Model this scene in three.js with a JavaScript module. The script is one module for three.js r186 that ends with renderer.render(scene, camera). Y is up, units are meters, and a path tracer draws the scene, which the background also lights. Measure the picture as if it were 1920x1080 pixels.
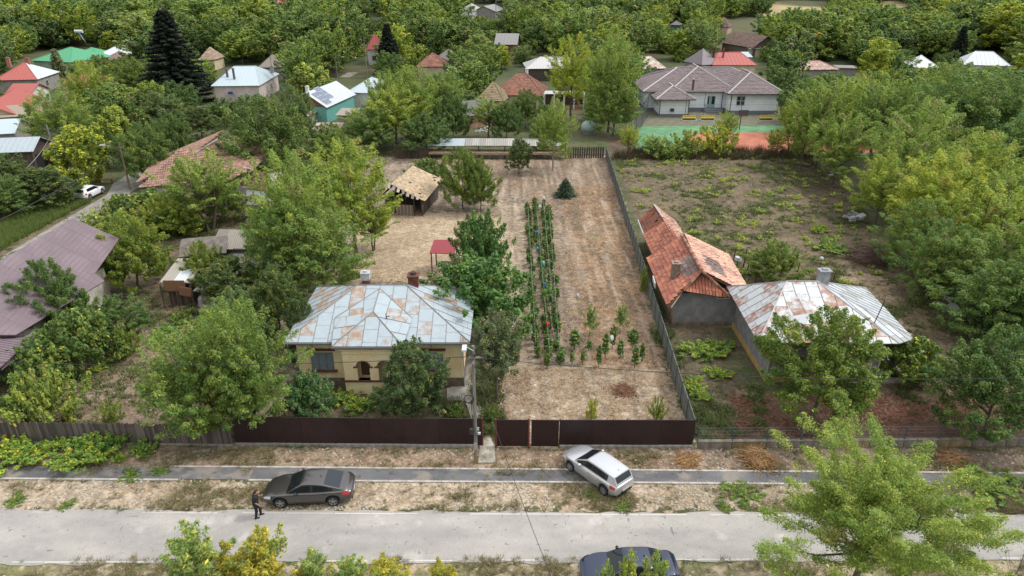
import * as THREE from 'three';
import { mergeGeometries, mergeVertices, toCreasedNormals } from 'three/addons/utils/BufferGeometryUtils.js';
import { MarchingCubes } from 'three/addons/objects/MarchingCubes.js';

// ---------------------------------------------------------------- camera, sky, sun, exposure
const scene = new THREE.Scene();
const CAM_H = 26.5, PITCH = 25 * Math.PI / 180, FPX = 1290;
const camera = new THREE.PerspectiveCamera(2 * Math.atan(540 / FPX) * 180 / Math.PI, 16 / 9, 0.5, 6000);
camera.position.set(0, CAM_H, 0);
camera.rotation.x = -PITCH;
const renderer = new THREE.WebGLRenderer({ antialias: true });
renderer.toneMapping = THREE.LinearToneMapping;
renderer.toneMappingExposure = 1.42;
renderer.shadowMap.enabled = true;

const SUN = new THREE.Vector3(0.6, 0.79, -0.1).normalize();
{
  const W = 512, Hh = 256, data = new Float32Array(W * Hh * 4), d = new THREE.Vector3();
  for (let j = 0; j < Hh; j++) for (let i = 0; i < W; i++) {
    const th = ((i + 0.5) / W - 0.5) * Math.PI * 2, el = ((j + 0.5) / Hh - 0.5) * Math.PI, o = (j * W + i) * 4;
    d.set(Math.cos(el) * Math.cos(th), Math.sin(el), Math.cos(el) * Math.sin(th));
    const c = Math.max(0, d.dot(SUN)), up = Math.max(0, d.y);
    const L = 0.54 + 0.56 * up + 1.15 * Math.pow(c, 6) + 0.12 * Math.sin(d.x * 7 + 2 * d.z) * Math.sin(d.z * 5 - d.y * 4) * up;
    data[o] = L * 0.97; data[o + 1] = L * 1.0; data[o + 2] = L * 1.055; data[o + 3] = 1;
  }
  const sky = new THREE.DataTexture(data, W, Hh, THREE.RGBAFormat, THREE.FloatType);
  sky.mapping = THREE.EquirectangularReflectionMapping; sky.magFilter = THREE.LinearFilter; sky.needsUpdate = true;
  scene.background = sky; scene.environment = sky;
}
const sun = new THREE.DirectionalLight(new THREE.Color(1.0, 0.955, 0.89), 1.5);
sun.position.copy(SUN).multiplyScalar(260).add(new THREE.Vector3(0, 0, -80));
sun.target.position.set(0, 0, -80);
sun.castShadow = true; sun.shadow.radius = 20; sun.shadow.mapSize.set(4096, 4096);
Object.assign(sun.shadow.camera, { left: -200, right: 200, top: 200, bottom: -200, near: 1, far: 700 });
scene.add(sun, sun.target);

// ---------------------------------------------------------------- helpers
function rngOf(seed) { let s = seed >>> 0; return () => { s = (s + 0x6d2b79f5) >>> 0; let t = Math.imul(s ^ (s >>> 15), 1 | s); t = (t + Math.imul(t ^ (t >>> 7), 61 | t)) ^ t; return ((t ^ (t >>> 14)) >>> 0) / 4294967296; }; }
const V = (x, y, z) => new THREE.Vector3(x, y, z), lerp = THREE.MathUtils.lerp, clamp = THREE.MathUtils.clamp;
const smooth = (a, b, x) => { const t = clamp((x - a) / (b - a), 0, 1); return t * t * (3 - 2 * t); };
const NT = 256, NTILE = (() => { const r = rngOf(77), a = new Float32Array(NT * NT); for (let i = 0; i < a.length; i++) a[i] = r(); return a; })();
function noise(x, y) {   // value noise, period 256
  const xi = Math.floor(x), yi = Math.floor(y), fx = x - xi, fy = y - yi, u = fx * fx * (3 - 2 * fx), v = fy * fy * (3 - 2 * fy);
  const x0 = xi & 255, x1 = (xi + 1) & 255, y0 = (yi & 255) * NT, y1 = ((yi + 1) & 255) * NT;
  return (NTILE[y0 + x0] * (1 - u) + NTILE[y0 + x1] * u) * (1 - v) + (NTILE[y1 + x0] * (1 - u) + NTILE[y1 + x1] * u) * v;
}
function fbm(x, y, o = 4) { let s = 0, a = 0.5, n = 0; for (let i = 0; i < o; i++) { s += a * noise(x, y); n += a; a *= 0.5; x = x * 2 + 17.3; y = y * 2 + 5.7; } return s / n; }
function terrain(x, z) {
  const g = -z;
  if (g < 185) return 0;
  const t = g - 185, k = t < 60 ? t * t / 120 : t - 30;
  return k * 0.036 + smooth(0, 120, t) * 3.0 * (noise(x * 0.012 + 40, z * 0.012) - 0.5) + smooth(400, 900, g) * (g - 400) * 0.05;
}
const UPV = V(0, Math.cos(PITCH), -Math.sin(PITCH)), FWD = V(0, -Math.sin(PITCH), -Math.cos(PITCH));
// where the line of sight through a point of the photograph meets the land (or the level h above it)
function P(px, py, h = 0) {
  const d = V((px - 960) / FPX, 0, 0).addScaledVector(UPV, (540 - py) / FPX).add(FWD);
  let y = h;
  const p = V(0, 0, 0);
  for (let i = 0; i < 30; i++) {
    const t = (y - CAM_H) / Math.min(d.y, -0.004);
    p.copy(d).multiplyScalar(t); p.y += CAM_H;
    if (-p.z < 185) break;
    y = lerp(y, terrain(p.x, p.z) + h, 0.6);
  }
  p.y = y;
  return p;
}
const scaleAt = (p) => FPX / (-p.z * Math.cos(PITCH) + (CAM_H - p.y) * Math.sin(PITCH));   // photograph pixels per metre at a place
function heightTo(p, py) {   // how high a thing standing at p must be for its top to be seen at row py
  const dep = PITCH + Math.atan((py - 540) / FPX);
  return CAM_H - (-p.z) * Math.tan(dep) - p.y;
}
function project(p) { const X = p.x, y = p.y - CAM_H, zc = -p.z * Math.cos(PITCH) - y * Math.sin(PITCH), yc = y * Math.cos(PITCH) + -p.z * Math.sin(PITCH); return [960 + FPX * X / zc, 540 - FPX * yc / zc]; }

const used = new Map();
function numbered(name) { const n = used.get(name) ?? 0; used.set(name, n + 1); return n ? name + '_' + String(n).padStart(3, '0') : name; }
function tag(o, label, category, group, kind) { o.userData = { ...o.userData, label, category }; if (group) o.userData.group = group; if (kind) o.userData.kind = kind; return o; }
function thing(name, label, category, pos = V(0, 0, 0), turn = 0, group) {
  const o = new THREE.Group(); o.name = numbered(name); o.position.copy(pos); o.rotation.y = turn; scene.add(o);
  return tag(o, label, category, group);
}
function mesh(name, g, m, parent = scene) {
  const o = new THREE.Mesh(Array.isArray(g) ? merge(g) : g, m); o.name = parent === scene ? numbered(name) : name;
  o.castShadow = o.receiveShadow = true; parent.add(o); return o;
}
const meshes = (name, list, m, parent) => list.map((g) => mesh(name, g, m, parent));
function struct(name, g, m) { const o = mesh(name, g, m); o.userData.kind = 'structure'; return o; }
function stuffPart(o) { o.userData.kind = 'stuff'; return o; }
function merge(list) {
  const keep = list.map((g) => { const h = g.index ? g.toNonIndexed() : g; for (const k of Object.keys(h.attributes)) if (!['position', 'normal', 'uv', 'color'].includes(k)) h.deleteAttribute(k); return h; });
  const color = keep.some((g) => g.attributes.color);
  for (const g of keep) {
    const n = g.attributes.position.count;
    if (!g.attributes.uv) g.setAttribute('uv', new THREE.BufferAttribute(new Float32Array(n * 2), 2));
    if (!g.attributes.normal) g.computeVertexNormals();
    if (color && !g.attributes.color) g.setAttribute('color', new THREE.BufferAttribute(new Float32Array(n * 3).fill(1), 3));
  }
  return mergeGeometries(keep);
}
// uv in metres from the two axes across each face's normal
function metricUV(g) {
  const h = g.index ? g.toNonIndexed() : g; h.computeVertexNormals();
  const p = h.attributes.position, n = h.attributes.normal, uv = new Float32Array(p.count * 2);
  for (let i = 0; i < p.count; i++) {
    const ax = Math.abs(n.getX(i)), ay = Math.abs(n.getY(i)), az = Math.abs(n.getZ(i));
    if (ay > ax && ay > az) { uv[i * 2] = p.getX(i); uv[i * 2 + 1] = p.getZ(i); }
    else if (ax > az) { uv[i * 2] = p.getZ(i); uv[i * 2 + 1] = p.getY(i); } else { uv[i * 2] = p.getX(i); uv[i * 2 + 1] = p.getY(i); }
  }
  h.setAttribute('uv', new THREE.BufferAttribute(uv, 2));
  return h;
}
function box(w, h, d, x = 0, y = 0, z = 0, ry = 0) { const g = metricUV(new THREE.BoxGeometry(w, h, d)); if (ry) g.rotateY(ry); return g.translate(x, y, z); }
function bar(a, b, w, t = w) {   // a square bar from a to b
  const d = b.clone().sub(a), L = d.length(), g = metricUV(new THREE.BoxGeometry(w, L, t));
  return g.applyQuaternion(new THREE.Quaternion().setFromUnitVectors(V(0, 1, 0), d.multiplyScalar(1 / L))).translate((a.x + b.x) / 2, (a.y + b.y) / 2, (a.z + b.z) / 2);
}
function rod(a, b, r0, r1 = r0, seg = 7) {
  const d = b.clone().sub(a), L = d.length(), g = new THREE.CylinderGeometry(r1, r0, L, seg);
  return g.applyQuaternion(new THREE.Quaternion().setFromUnitVectors(V(0, 1, 0), d.multiplyScalar(1 / L))).translate((a.x + b.x) / 2, (a.y + b.y) / 2, (a.z + b.z) / 2);
}
function tris(pts, uvs) {   // flat list of Vector3 as triangles
  const g = new THREE.BufferGeometry(); g.setAttribute('position', new THREE.BufferAttribute(new Float32Array(pts.flatMap((p) => [p.x, p.y, p.z])), 3));
  if (uvs) g.setAttribute('uv', new THREE.BufferAttribute(new Float32Array(uvs.flat()), 2));
  g.computeVertexNormals(); return g;
}
function inPoly(poly, x, z) { let c = false; for (let i = 0, j = poly.length - 1; i < poly.length; j = i++) { const a = poly[i], b = poly[j]; if ((a.z > z) !== (b.z > z) && x < (b.x - a.x) * (z - a.z) / (b.z - a.z) + a.x) c = !c; } return c; }
const region = (...pts) => pts.map(([x, y]) => P(x, y));

// sRGB colour as the photograph shows it -> base colour (the light here is about 1.6 times white)
const LIGHT = 1.6, lin = (v) => { v /= 255; return v <= 0.04045 ? v / 12.92 : Math.pow((v + 0.055) / 1.055, 2.4); };
const enc = (v) => Math.round(255 * clamp(v <= 0.0031308 ? v * 12.92 : 1.055 * Math.pow(v, 1 / 2.4) - 0.055, 0, 1));
const seen = (r, g, b, k = 1) => new THREE.Color().setRGB(lin(r) / LIGHT * k, lin(g) / LIGHT * k, lin(b) / LIGHT * k);
const arr = (r, g, b) => [lin(r) / LIGHT, lin(g) / LIGHT, lin(b) / LIGHT];
const wallC = (r, g, b, k = 1.4) => arr(r, g, b).map((v) => Math.min(0.82, v * k));
function texture(W, Hh, fn, srgb = true) {   // fn(u, v, out) writes linear rgb
  const d = new Uint8Array(W * Hh * 4), o = [0, 0, 0];
  for (let j = 0; j < Hh; j++) for (let i = 0; i < W; i++) {
    fn(i / W, j / Hh, o); const k = (j * W + i) * 4;
    if (srgb) { d[k] = enc(o[0]); d[k + 1] = enc(o[1]); d[k + 2] = enc(o[2]); } else { d[k] = o[0] * 255; d[k + 1] = o[1] * 255; d[k + 2] = o[2] * 255; }
    d[k + 3] = 255;
  }
  const t = new THREE.DataTexture(d, W, Hh, THREE.RGBAFormat); t.magFilter = THREE.LinearFilter; t.minFilter = THREE.LinearMipmapLinearFilter; t.generateMipmaps = true;
  t.wrapS = t.wrapT = THREE.RepeatWrapping; if (srgb) t.colorSpace = THREE.SRGBColorSpace; t.needsUpdate = true; return t;
}
// tiling noise: the frequencies are whole numbers that divide the period
const tn = (u, v, f, o = 4) => { let s = 0, a = 0.5, n = 0; for (let i = 0; i < o; i++) { const x = u * f, y = v * f, xi = Math.floor(x), yi = Math.floor(y), fx = x - xi, fy = y - yi, sx = fx * fx * (3 - 2 * fx), sy = fy * fy * (3 - 2 * fy), at = (p, q) => NTILE[((((q % f) + f) % f + i * 31) & 255) * NT + ((((p % f) + f) % f + i * 57) & 255)]; s += a * ((at(xi, yi) * (1 - sx) + at(xi + 1, yi) * sx) * (1 - sy) + (at(xi, yi + 1) * (1 - sx) + at(xi + 1, yi + 1) * sx) * sy); n += a; a *= 0.5; f *= 2; } return s / n; };
const mixc = (o, a, b, t) => { for (let i = 0; i < 3; i++) o[i] = a[i] + (b[i] - a[i]) * t; };
const mat = (color, roughness = 0.9, more = {}) => new THREE.MeshStandardMaterial({ color, roughness, ...more });
// a matt surface of two colours mixed by noise, with grain; the texture covers `size` metres
const grainBump = texture(256, 256, (u, v, o) => { o[0] = o[1] = o[2] = 0.5 * tn(u, v, 48, 2) + 0.5 * tn(u, v, 12, 3); }, false);
function grainy(a, b, size = 2, opt = {}) {
  const { f = 6, grain = 0.25, rough = 0.92, bump = 0.004, stretch = 1, N = 256, extra } = opt;
  const t = texture(N, N, (u, v, o) => { const k = smooth(0.3, 0.7, tn(u, v, f, 5)); mixc(o, a, b, k); const g = 1 + grain * (tn(u, v, 64, 2) - 0.5) * 2; o[0] *= g; o[1] *= g; o[2] *= g; if (extra) extra(u, v, o); });
  t.repeat.set(1 / size, stretch / size);
  const bm = grainBump.clone();
  bm.repeat.copy(t.repeat);
  return new THREE.MeshStandardMaterial({ map: t, roughness: rough, bumpMap: bm, bumpScale: bump, side: THREE.DoubleSide });
}
// ---------------------------------------------------------------- the land
const GX0 = -78, GX1 = 78, GZ0 = -12, GZ1 = -168;
const zones = [
  // [area in the photograph, colour a, colour b, share of green blades, green, edge wobble]
  [region([-200, 560], [360, 560], [420, 640], [440, 838], [-300, 838]), arr(172, 148, 128), arr(132, 112, 90), 0.16, arr(92, 100, 52)],
  [region([-200, 380], [480, 380], [520, 520], [400, 600], [-200, 640]), arr(138, 116, 92), arr(98, 88, 62), 0.4, arr(84, 92, 46)],
  [region([610, 296], [1135, 292], [1300, 838], [430, 838], [560, 520]), arr(176, 156, 134), arr(114, 98, 80), 0.24, arr(96, 102, 60)],
  [region([800, 296], [1135, 292], [1165, 372], [1000, 372], [880, 330]), arr(168, 142, 118), arr(130, 110, 92), 0.12, arr(90, 92, 54)],
  [region([668, 420], [745, 398], [880, 398], [975, 418], [985, 520], [860, 540], [740, 528], [655, 528]), arr(206, 184, 152), arr(176, 152, 122), 0.02, arr(120, 120, 76)],
  [region([930, 380], [985, 380], [1003, 560], [1006, 700], [1000, 790], [945, 790], [950, 640], [960, 500]), arr(196, 176, 150), arr(156, 136, 112), 0.08, arr(104, 110, 66)],
  [region([1050, 350], [1160, 350], [1245, 690], [1080, 690]), arr(176, 138, 104), arr(112, 92, 74), 0.24, arr(112, 108, 62)],
  [region([985, 370], [1042, 366], [1095, 680], [1010, 690]), arr(170, 152, 134), arr(108, 94, 80), 0.26, arr(92, 98, 54)],
  [region([945, 690], [1268, 690], [1296, 830], [940, 830]), arr(204, 184, 160), arr(132, 114, 94), 0.22, arr(106, 112, 66)],
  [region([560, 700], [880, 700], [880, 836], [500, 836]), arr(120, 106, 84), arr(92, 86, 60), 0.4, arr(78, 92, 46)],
  [region([884, 690], [940, 690], [944, 830], [890, 830]), arr(136, 104, 86), arr(104, 82, 68), 0.12, arr(84, 90, 50)],
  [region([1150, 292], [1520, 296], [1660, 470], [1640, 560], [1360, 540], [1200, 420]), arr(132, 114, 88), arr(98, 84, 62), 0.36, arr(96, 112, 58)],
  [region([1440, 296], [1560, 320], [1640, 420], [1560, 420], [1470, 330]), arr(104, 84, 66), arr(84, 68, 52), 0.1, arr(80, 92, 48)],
  [region([1480, 520], [1660, 480], [1960, 700], [1960, 840], [1640, 760]), arr(134, 112, 86), arr(96, 82, 60), 0.22, arr(88, 104, 50)],
  [region([1560, 500], [1660, 520], [1700, 600], [1640, 620], [1560, 560]), arr(168, 148, 118), arr(132, 112, 86), 0.1, arr(100, 112, 60)],
  [region([1214, 600], [1420, 600], [1440, 820], [1310, 830], [1250, 700]), arr(124, 108, 84), arr(94, 84, 62), 0.42, arr(84, 104, 50)],
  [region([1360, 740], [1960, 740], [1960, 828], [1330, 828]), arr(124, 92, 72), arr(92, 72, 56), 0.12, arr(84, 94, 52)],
  [region([-400, 838], [2300, 842], [2300, 896], [-400, 888]), arr(174, 150, 124), arr(136, 112, 88), 0.14, arr(104, 104, 62)],
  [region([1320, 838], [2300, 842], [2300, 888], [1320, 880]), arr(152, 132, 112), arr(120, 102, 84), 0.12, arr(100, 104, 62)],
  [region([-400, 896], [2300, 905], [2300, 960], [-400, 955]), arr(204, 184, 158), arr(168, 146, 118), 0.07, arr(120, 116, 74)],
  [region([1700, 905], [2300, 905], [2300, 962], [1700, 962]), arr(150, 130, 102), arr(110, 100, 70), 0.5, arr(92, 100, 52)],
  [region([-400, 1052], [2300, 1046], [2300, 1300], [-400, 1300]), arr(200, 182, 152), arr(150, 138, 106), 0.42, arr(124, 124, 74)],
  [region([1140, 255], [1200, 255], [1200, 296], [1140, 296]), arr(120, 98, 78), arr(94, 78, 60), 0.1, arr(84, 92, 50)],
  [region([0, 395], [150, 360], [170, 378], [0, 470]), arr(132, 128, 78), arr(98, 108, 50), 0.75, arr(92, 122, 48)],
];
const zboxes = zones.map(([poly]) => [Math.min(...poly.map((p) => p.x)) - 1.5, Math.max(...poly.map((p) => p.x)) + 1.5, Math.min(...poly.map((p) => p.z)) - 1.5, Math.max(...poly.map((p) => p.z)) + 1.5]);
const BASE = [arr(112, 106, 72), arr(82, 88, 50), 0.45, arr(78, 96, 44)];
const tracks = region([960, 380], [988, 520], [986, 700], [978, 800]);
const groundTex = texture(2048, 2048, (u, v, o) => {
  const x = lerp(GX0, GX1, u), z = lerp(GZ0, GZ1, v);
  const n1 = fbm(x * 0.55, z * 0.55, 4), n2 = fbm(x * 3.1 + 60, z * 3.1 + 9, 3), fine = noise(x * 11 + 5, z * 11 + 31), fine2 = noise(x * 5.2 + 95, z * 8.2 + 3);
  const wx = x + (n2 - 0.5) * 1.6 + (fine - 0.5) * 0.5, wz = z + (fbm(x * 2.3 + 11, z * 2.3 + 77, 3) - 0.5) * 1.8;
  let zn = BASE, inner = -1;
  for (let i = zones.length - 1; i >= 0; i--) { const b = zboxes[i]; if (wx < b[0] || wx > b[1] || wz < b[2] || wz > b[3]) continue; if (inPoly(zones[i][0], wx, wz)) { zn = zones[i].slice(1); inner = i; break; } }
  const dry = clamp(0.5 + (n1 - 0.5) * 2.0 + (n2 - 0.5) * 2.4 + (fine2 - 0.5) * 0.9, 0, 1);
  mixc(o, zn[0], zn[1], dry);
  if (inner >= 2 && inner <= 8 && inner !== 4) { const row = noise(x * 2.6 + 3, z * 0.22 + 60), furrow = noise(x * 1.1 + (n1 - 0.5), z * 0.09 + 20); const t = [o[0], o[1], o[2]]; mixc(o, t, row > 0.5 ? arr(206, 192, 172) : arr(112, 96, 80), Math.abs(row - 0.5) * 1.4 * (0.45 + furrow * 0.6)); }   // raked rows: pale straw and bare soil
  const green = smooth(1.02 - zn[2] * 0.85, 1.2 - zn[2] * 0.85, fbm(x * 0.33 + 200, z * 0.33 + 80, 3) * 0.75 + n2 * 0.5 + (fine - 0.5) * 0.25);
  if (green > 0) { const t = [o[0], o[1], o[2]]; mixc(o, t, zn[3], green * 0.85); }
  // straw stalks, chips, pebbles: bright and dark specks
  const speck = noise(x * 13.7 + 4, z * 13.7 + 90);
  const k = 0.99 + (fine - 0.5) * 0.85 + (speck > 0.86 ? 0.5 : 0) - (speck < 0.13 ? 0.32 : 0) + (fine2 - 0.5) * 0.25;
  o[0] *= k; o[1] *= k; o[2] *= k;
});
groundTex.wrapS = groundTex.wrapT = THREE.ClampToEdgeWrapping;
const dirtBump = texture(512, 512, (u, v, o) => { o[0] = o[1] = o[2] = clamp(0.6 * tn(u, v, 64, 3) + 0.4 * tn(u, v, 16, 4), 0, 1); }, false);
dirtBump.repeat.set(156 / 9, 156 / 9);
const groundMat = new THREE.MeshStandardMaterial({ map: groundTex, roughness: 0.97, bumpMap: dirtBump, bumpScale: 0.035 });
const flatAround = (x, z) => (z > -34.6 ? 0 : smooth(-34.6, -37, z)) * smooth(-168, -160, z) * smooth(78, 74, Math.abs(x));
const relief = (x, z) => flatAround(x, z) * ((fbm(x * 0.8, z * 0.8, 3) - 0.55) * 0.1);
function gridSheet(x0, x1, z0, z1, nx, nz, hf, skip) {
  const pos = [], uv = [], idx = [];
  for (let j = 0; j <= nz; j++) for (let i = 0; i <= nx; i++) { const x = lerp(x0, x1, i / nx), z = lerp(z0, z1, j / nz); pos.push(x, hf(x, z), z); uv.push(i / nx, j / nz); }
  for (let j = 0; j < nz; j++) for (let i = 0; i < nx; i++) {
    const cx = lerp(x0, x1, (i + 0.5) / nx), cz = lerp(z0, z1, (j + 0.5) / nz); if (skip && skip(cx, cz)) continue;
    const a = j * (nx + 1) + i, b = a + 1, c = a + nx + 1, d = c + 1; idx.push(a, b, c, b, d, c);
  }
  const g = new THREE.BufferGeometry(); g.setAttribute('position', new THREE.Float32BufferAttribute(pos, 3)); g.setAttribute('uv', new THREE.Float32BufferAttribute(uv, 2)); g.setIndex(idx); g.computeVertexNormals(); return g;
}
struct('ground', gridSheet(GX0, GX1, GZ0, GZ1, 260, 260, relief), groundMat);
// the land beyond and beside, rising to low hills
const hillTex = texture(1024, 1024, (u, v, o) => {
  const x = lerp(-1560, 1560, u), z = lerp(144, -2976, v), n = fbm(x * 0.05, z * 0.05, 5), m = fbm(x * 0.012 + 9, z * 0.012, 4);
  mixc(o, arr(72, 84, 44), arr(98, 96, 58), smooth(0.35, 0.65, n));
  const field = (x > 120 && x < 330 && z < -330 && z > -900) ? smooth(0.35, 0.45, m + 0.08) : 0;
  if (field) { const t = [...o]; mixc(o, t, arr(196, 172, 128), field); }
  const k = 0.85 + 0.3 * noise(x * 0.9, z * 0.9); o[0] *= k; o[1] *= k; o[2] *= k;
});
const hillMat = new THREE.MeshStandardMaterial({ map: hillTex, roughness: 1 });
struct('hills', gridSheet(-1560, 1560, 144, -2976, 200, 200, (x, z) => terrain(x, z) - 0.012, (x, z) => x > GX0 && x < GX1 && z < GZ0 && z > GZ1), hillMat);

// ---------------------------------------------------------------- road, footpath, concrete path, side lane, court
function lineX(a, b, x) { const t = (x - a.x) / (b.x - a.x); return V(x, 0, lerp(a.z, b.z, t)); }   // a point of a line on the ground by its x
const roadT = [P(0, 956), P(1920, 963)], roadB = [P(0, 1060), P(1920, 1052)];
function strip(x0, x1, T, B, y, n = 60, uvScale = 1, rag = 0) {
  const pos = [], uv = [], idx = [];
  for (let i = 0; i <= n; i++) { const x = lerp(x0, x1, i / n), t = lineX(T[0], T[1], x), b = lineX(B[0], B[1], x); if (rag) { t.z += rag * (fbm(x * 0.9, 3.3, 4) - 0.5) * 2; b.z += rag * (fbm(x * 0.8, 9.1, 4) - 0.5) * 2; } pos.push(x, y, t.z, x, y, b.z); uv.push((x - x0) / uvScale, t.z / uvScale, (x - x0) / uvScale, b.z / uvScale); if (i < n) { const a = i * 2; idx.push(a, a + 1, a + 2, a + 2, a + 1, a + 3); } }
  const g = new THREE.BufferGeometry(); g.setAttribute('position', new THREE.Float32BufferAttribute(pos, 3)); g.setAttribute('uv', new THREE.Float32BufferAttribute(uv, 2)); g.setIndex(idx); g.computeVertexNormals(); return g;
}
const roadTex = texture(2048, 256, (u, v, o) => {
  const x = u * 48, z = v * 6, n = fbm(x * 0.35, z * 0.9, 4), m = fbm(x * 2.2 + 30, z * 3 + 8, 3), f = noise(x * 21, z * 21);
  mixc(o, arr(193, 187, 178), arr(174, 169, 162), clamp(0.5 + (n - 0.5) * 2.4, 0, 1));
  let k = 1 + (m - 0.5) * 0.14 + (f - 0.5) * 0.14;
  const spot = noise(x * 5.1 + 70, z * 5.1 + 20), spot2 = noise(x * 9.3 + 10, z * 9.3 + 77); if (spot > 0.945) k *= 0.6; if (spot2 > 0.95) k *= 0.66; const lane = noise(x * 0.05 + 9, z * 1.9 + 40); k *= 0.95 + 0.1 * lane; const cr = Math.abs(fbm(x * 0.42 + 7, z * 0.5 + 33, 5) - 0.5); if (cr < 0.0035) k *= 0.84; if (v > 0.0 && noise(x * 0.33 + 50, z * 0.6 + 12) > 0.8) k *= 1.05;                     // tar and oil spots
  const pale = fbm(x * 0.9 + 5, z * 0.9 + 50, 3); if (pale > 0.69) k *= 1 + (pale - 0.69) * 1.6;   // dusty scuffs
  o[0] *= k; o[1] *= k; o[2] *= k * (0.99 + 0.02 * n);
});
const roadBump = texture(256, 256, (u, v, o) => { o[0] = o[1] = o[2] = tn(u, v, 64, 2); }, false); roadBump.repeat.set(1 / 1, 1 / 1);
roadTex.repeat.set(1 / 48, 1 / 6);
const roadMat = new THREE.MeshStandardMaterial({ map: roadTex, roughness: 0.9, bumpMap: roadBump, bumpScale: 0.004 });
struct('road', strip(-75, 75, roadT, roadB, 0.03, 900, 1, 0.2), roadMat);
// worn white edge paint of the road, broken where it has flaked off
{
  const r = rngOf(5), list = [];
  const off = (L, d) => L.map((p) => V(p.x, 0, p.z + d));
  for (const [L, d0, keep] of [[roadT, 0.16, 0.72], [roadB, -0.2, 0.5]]) for (let x = -28; x < 28;) {
    const len = 0.5 + r() * 2.6; if (r() < keep) { const w = 0.045 + r() * 0.05; list.push(strip(x, x + len * 0.96, off(L, d0), off(L, d0 + w), 0.034, 2)); } x += len;
  }
  const m = stuffPart(struct('road_edge_paint', merge(list), mat(seen(226, 221, 212), 0.9))); m.userData.kind = 'structure';
}
const pathT = [P(220, 876), P(1900, 889.5)], pathB = [P(80, 898), P(1900, 910)];
const pathTex = texture(1024, 64, (u, v, o) => {
  const x = u * 60, z = v * 2, n = fbm(x * 0.5, z * 1.2, 4), f = noise(x * 9, z * 14);
  mixc(o, arr(128, 126, 126), arr(104, 102, 104), clamp(0.5 + (n - 0.5) * 2.5, 0, 1));
  const dust = smooth(0.52, 0.72, fbm(x * 0.8 + 31, z * 1.4 + 4, 4)); const t = [...o]; mixc(o, t, arr(170, 158, 142), dust * 0.65);
  const k = 1 + (f - 0.5) * 0.2; o[0] *= k; o[1] *= k; o[2] *= k;
});
pathTex.repeat.set(1 / 60, 1 / 2);
struct('footpath', strip(-75, 75, pathT, pathB, 0.05, 60), new THREE.MeshStandardMaterial({ map: pathTex, roughness: 0.92 }));
{
  const kerbMat = grainy(arr(214, 208, 198), arr(188, 180, 168), 1.5);
  const kerb = (L, d, x0, x1) => {   // concrete edging stones 1 m long with open joints, set on a line
    const list = []; for (let x = x0; x < x1; x += 1) { const a = lineX(L[0], L[1], x + 0.008), b = lineX(L[0], L[1], x + 0.992), s = Math.sin(x * 12.9) * 0.008; a.y = b.y = 0.035 + s; a.z += d; b.z += d; list.push(bar(a, b, 0.09, 0.13)); } return list;
  };
  struct('footpath_kerb', merge(kerb(pathT, -0.05, -20, 74)), kerbMat);
  struct('footpath_kerb', merge([...kerb(pathB, 0.05, -30, -19), ...kerb(pathB, 0.05, -15, 17.5)]), kerbMat);
}
function slabOf(poly, y, t = 0.08) {   // a level slab with an outline on the ground
  const s = new THREE.Shape(poly.map((p) => new THREE.Vector2(p.x, -p.z))), g = new THREE.ExtrudeGeometry(s, { depth: t, bevelEnabled: false });
  return metricUV(g.rotateX(-Math.PI / 2).translate(0, y - t, 0));
}
const concrete = grainy(arr(204, 196, 182), arr(170, 160, 144), 2.5, { grain: 0.18 });
{
  const edge = [[897, 869], [929, 869], [927, 838], [915, 808], [905, 776], [893, 735], [886, 700], [882, 655]], back = [[860, 655], [856, 722], [838, 730], [838, 752], [872, 753], [886, 792], [900, 838]];
  struct('concrete_path', slabOf(region(...edge, ...back), 0.07), concrete);
}
const laneMat = grainy(arr(176, 170, 160), arr(152, 146, 136), 5, { grain: 0.15 });
struct('side_lane', slabOf(region([-60, 520], [150, 395], [200, 366], [212, 345], [236, 330], [262, 318], [275, 345], [250, 358], [235, 372], [190, 405], [150, 440], [0, 600], [-60, 640]), 0.04, 0.06), laneMat);
struct('side_lane', slabOf(region([636, 145], [655, 145], [686, 128], [690, 116], [700, 110], [688, 110], [672, 124]), 0.05, 0.06), laneMat);
const courtGreen = grainy(arr(118, 172, 122), arr(98, 152, 106), 6, { grain: 0.1 }), courtRed = grainy(arr(214, 132, 104), arr(198, 116, 90), 6, { grain: 0.12 }), lineMat = mat(seen(226, 230, 222), 0.8);
{
  struct('sports_court', slabOf(region([1190, 238], [1640, 234], [1700, 292], [1192, 290]), 0.06), courtGreen);
  struct('sports_court_red_area', slabOf(region([1285, 250], [1640, 247], [1690, 288], [1280, 286]), 0.066, 0.05), courtRed);
  const ln = (a, b, w = 0.09) => { const A = P(...a), B = P(...b); A.y = B.y = 0.072; return bar(A, B, w, 0.006); };
  struct('sports_court_lines', merge([ln([1195, 240.5], [1640, 236.5]), ln([1226, 250], [1226, 283]), ln([1200, 284], [1280, 282]), ln([1226, 250], [1282, 249]), ln([1282, 249], [1282, 282])]), lineMat);
}
// school forecourt, grey concrete
struct('school_yard', slabOf(region([1172, 205], [1480, 203], [1500, 234], [1190, 238]), 0.03, 0.05), grainy(arr(132, 126, 104), arr(112, 112, 84), 4));
// ---------------------------------------------------------------- trees and plants
const FOL = 2.0;
const leafMat = (tint = [1, 1, 1], tr = 0.42) => new THREE.MeshPhysicalMaterial({ color: new THREE.Color().setRGB(...tint), vertexColors: true, roughness: 0.78, specularIntensity: 0.35, side: THREE.DoubleSide, transmission: tr, thickness: 0 });
const barkMat = grainy([0.13, 0.1, 0.075], [0.075, 0.06, 0.045], 0.8, { f: 8, bump: 0.01, N: 128 });
const paleBark = grainy([0.3, 0.26, 0.2], [0.2, 0.17, 0.12], 0.8, { f: 8, bump: 0.01, N: 128 });
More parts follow.
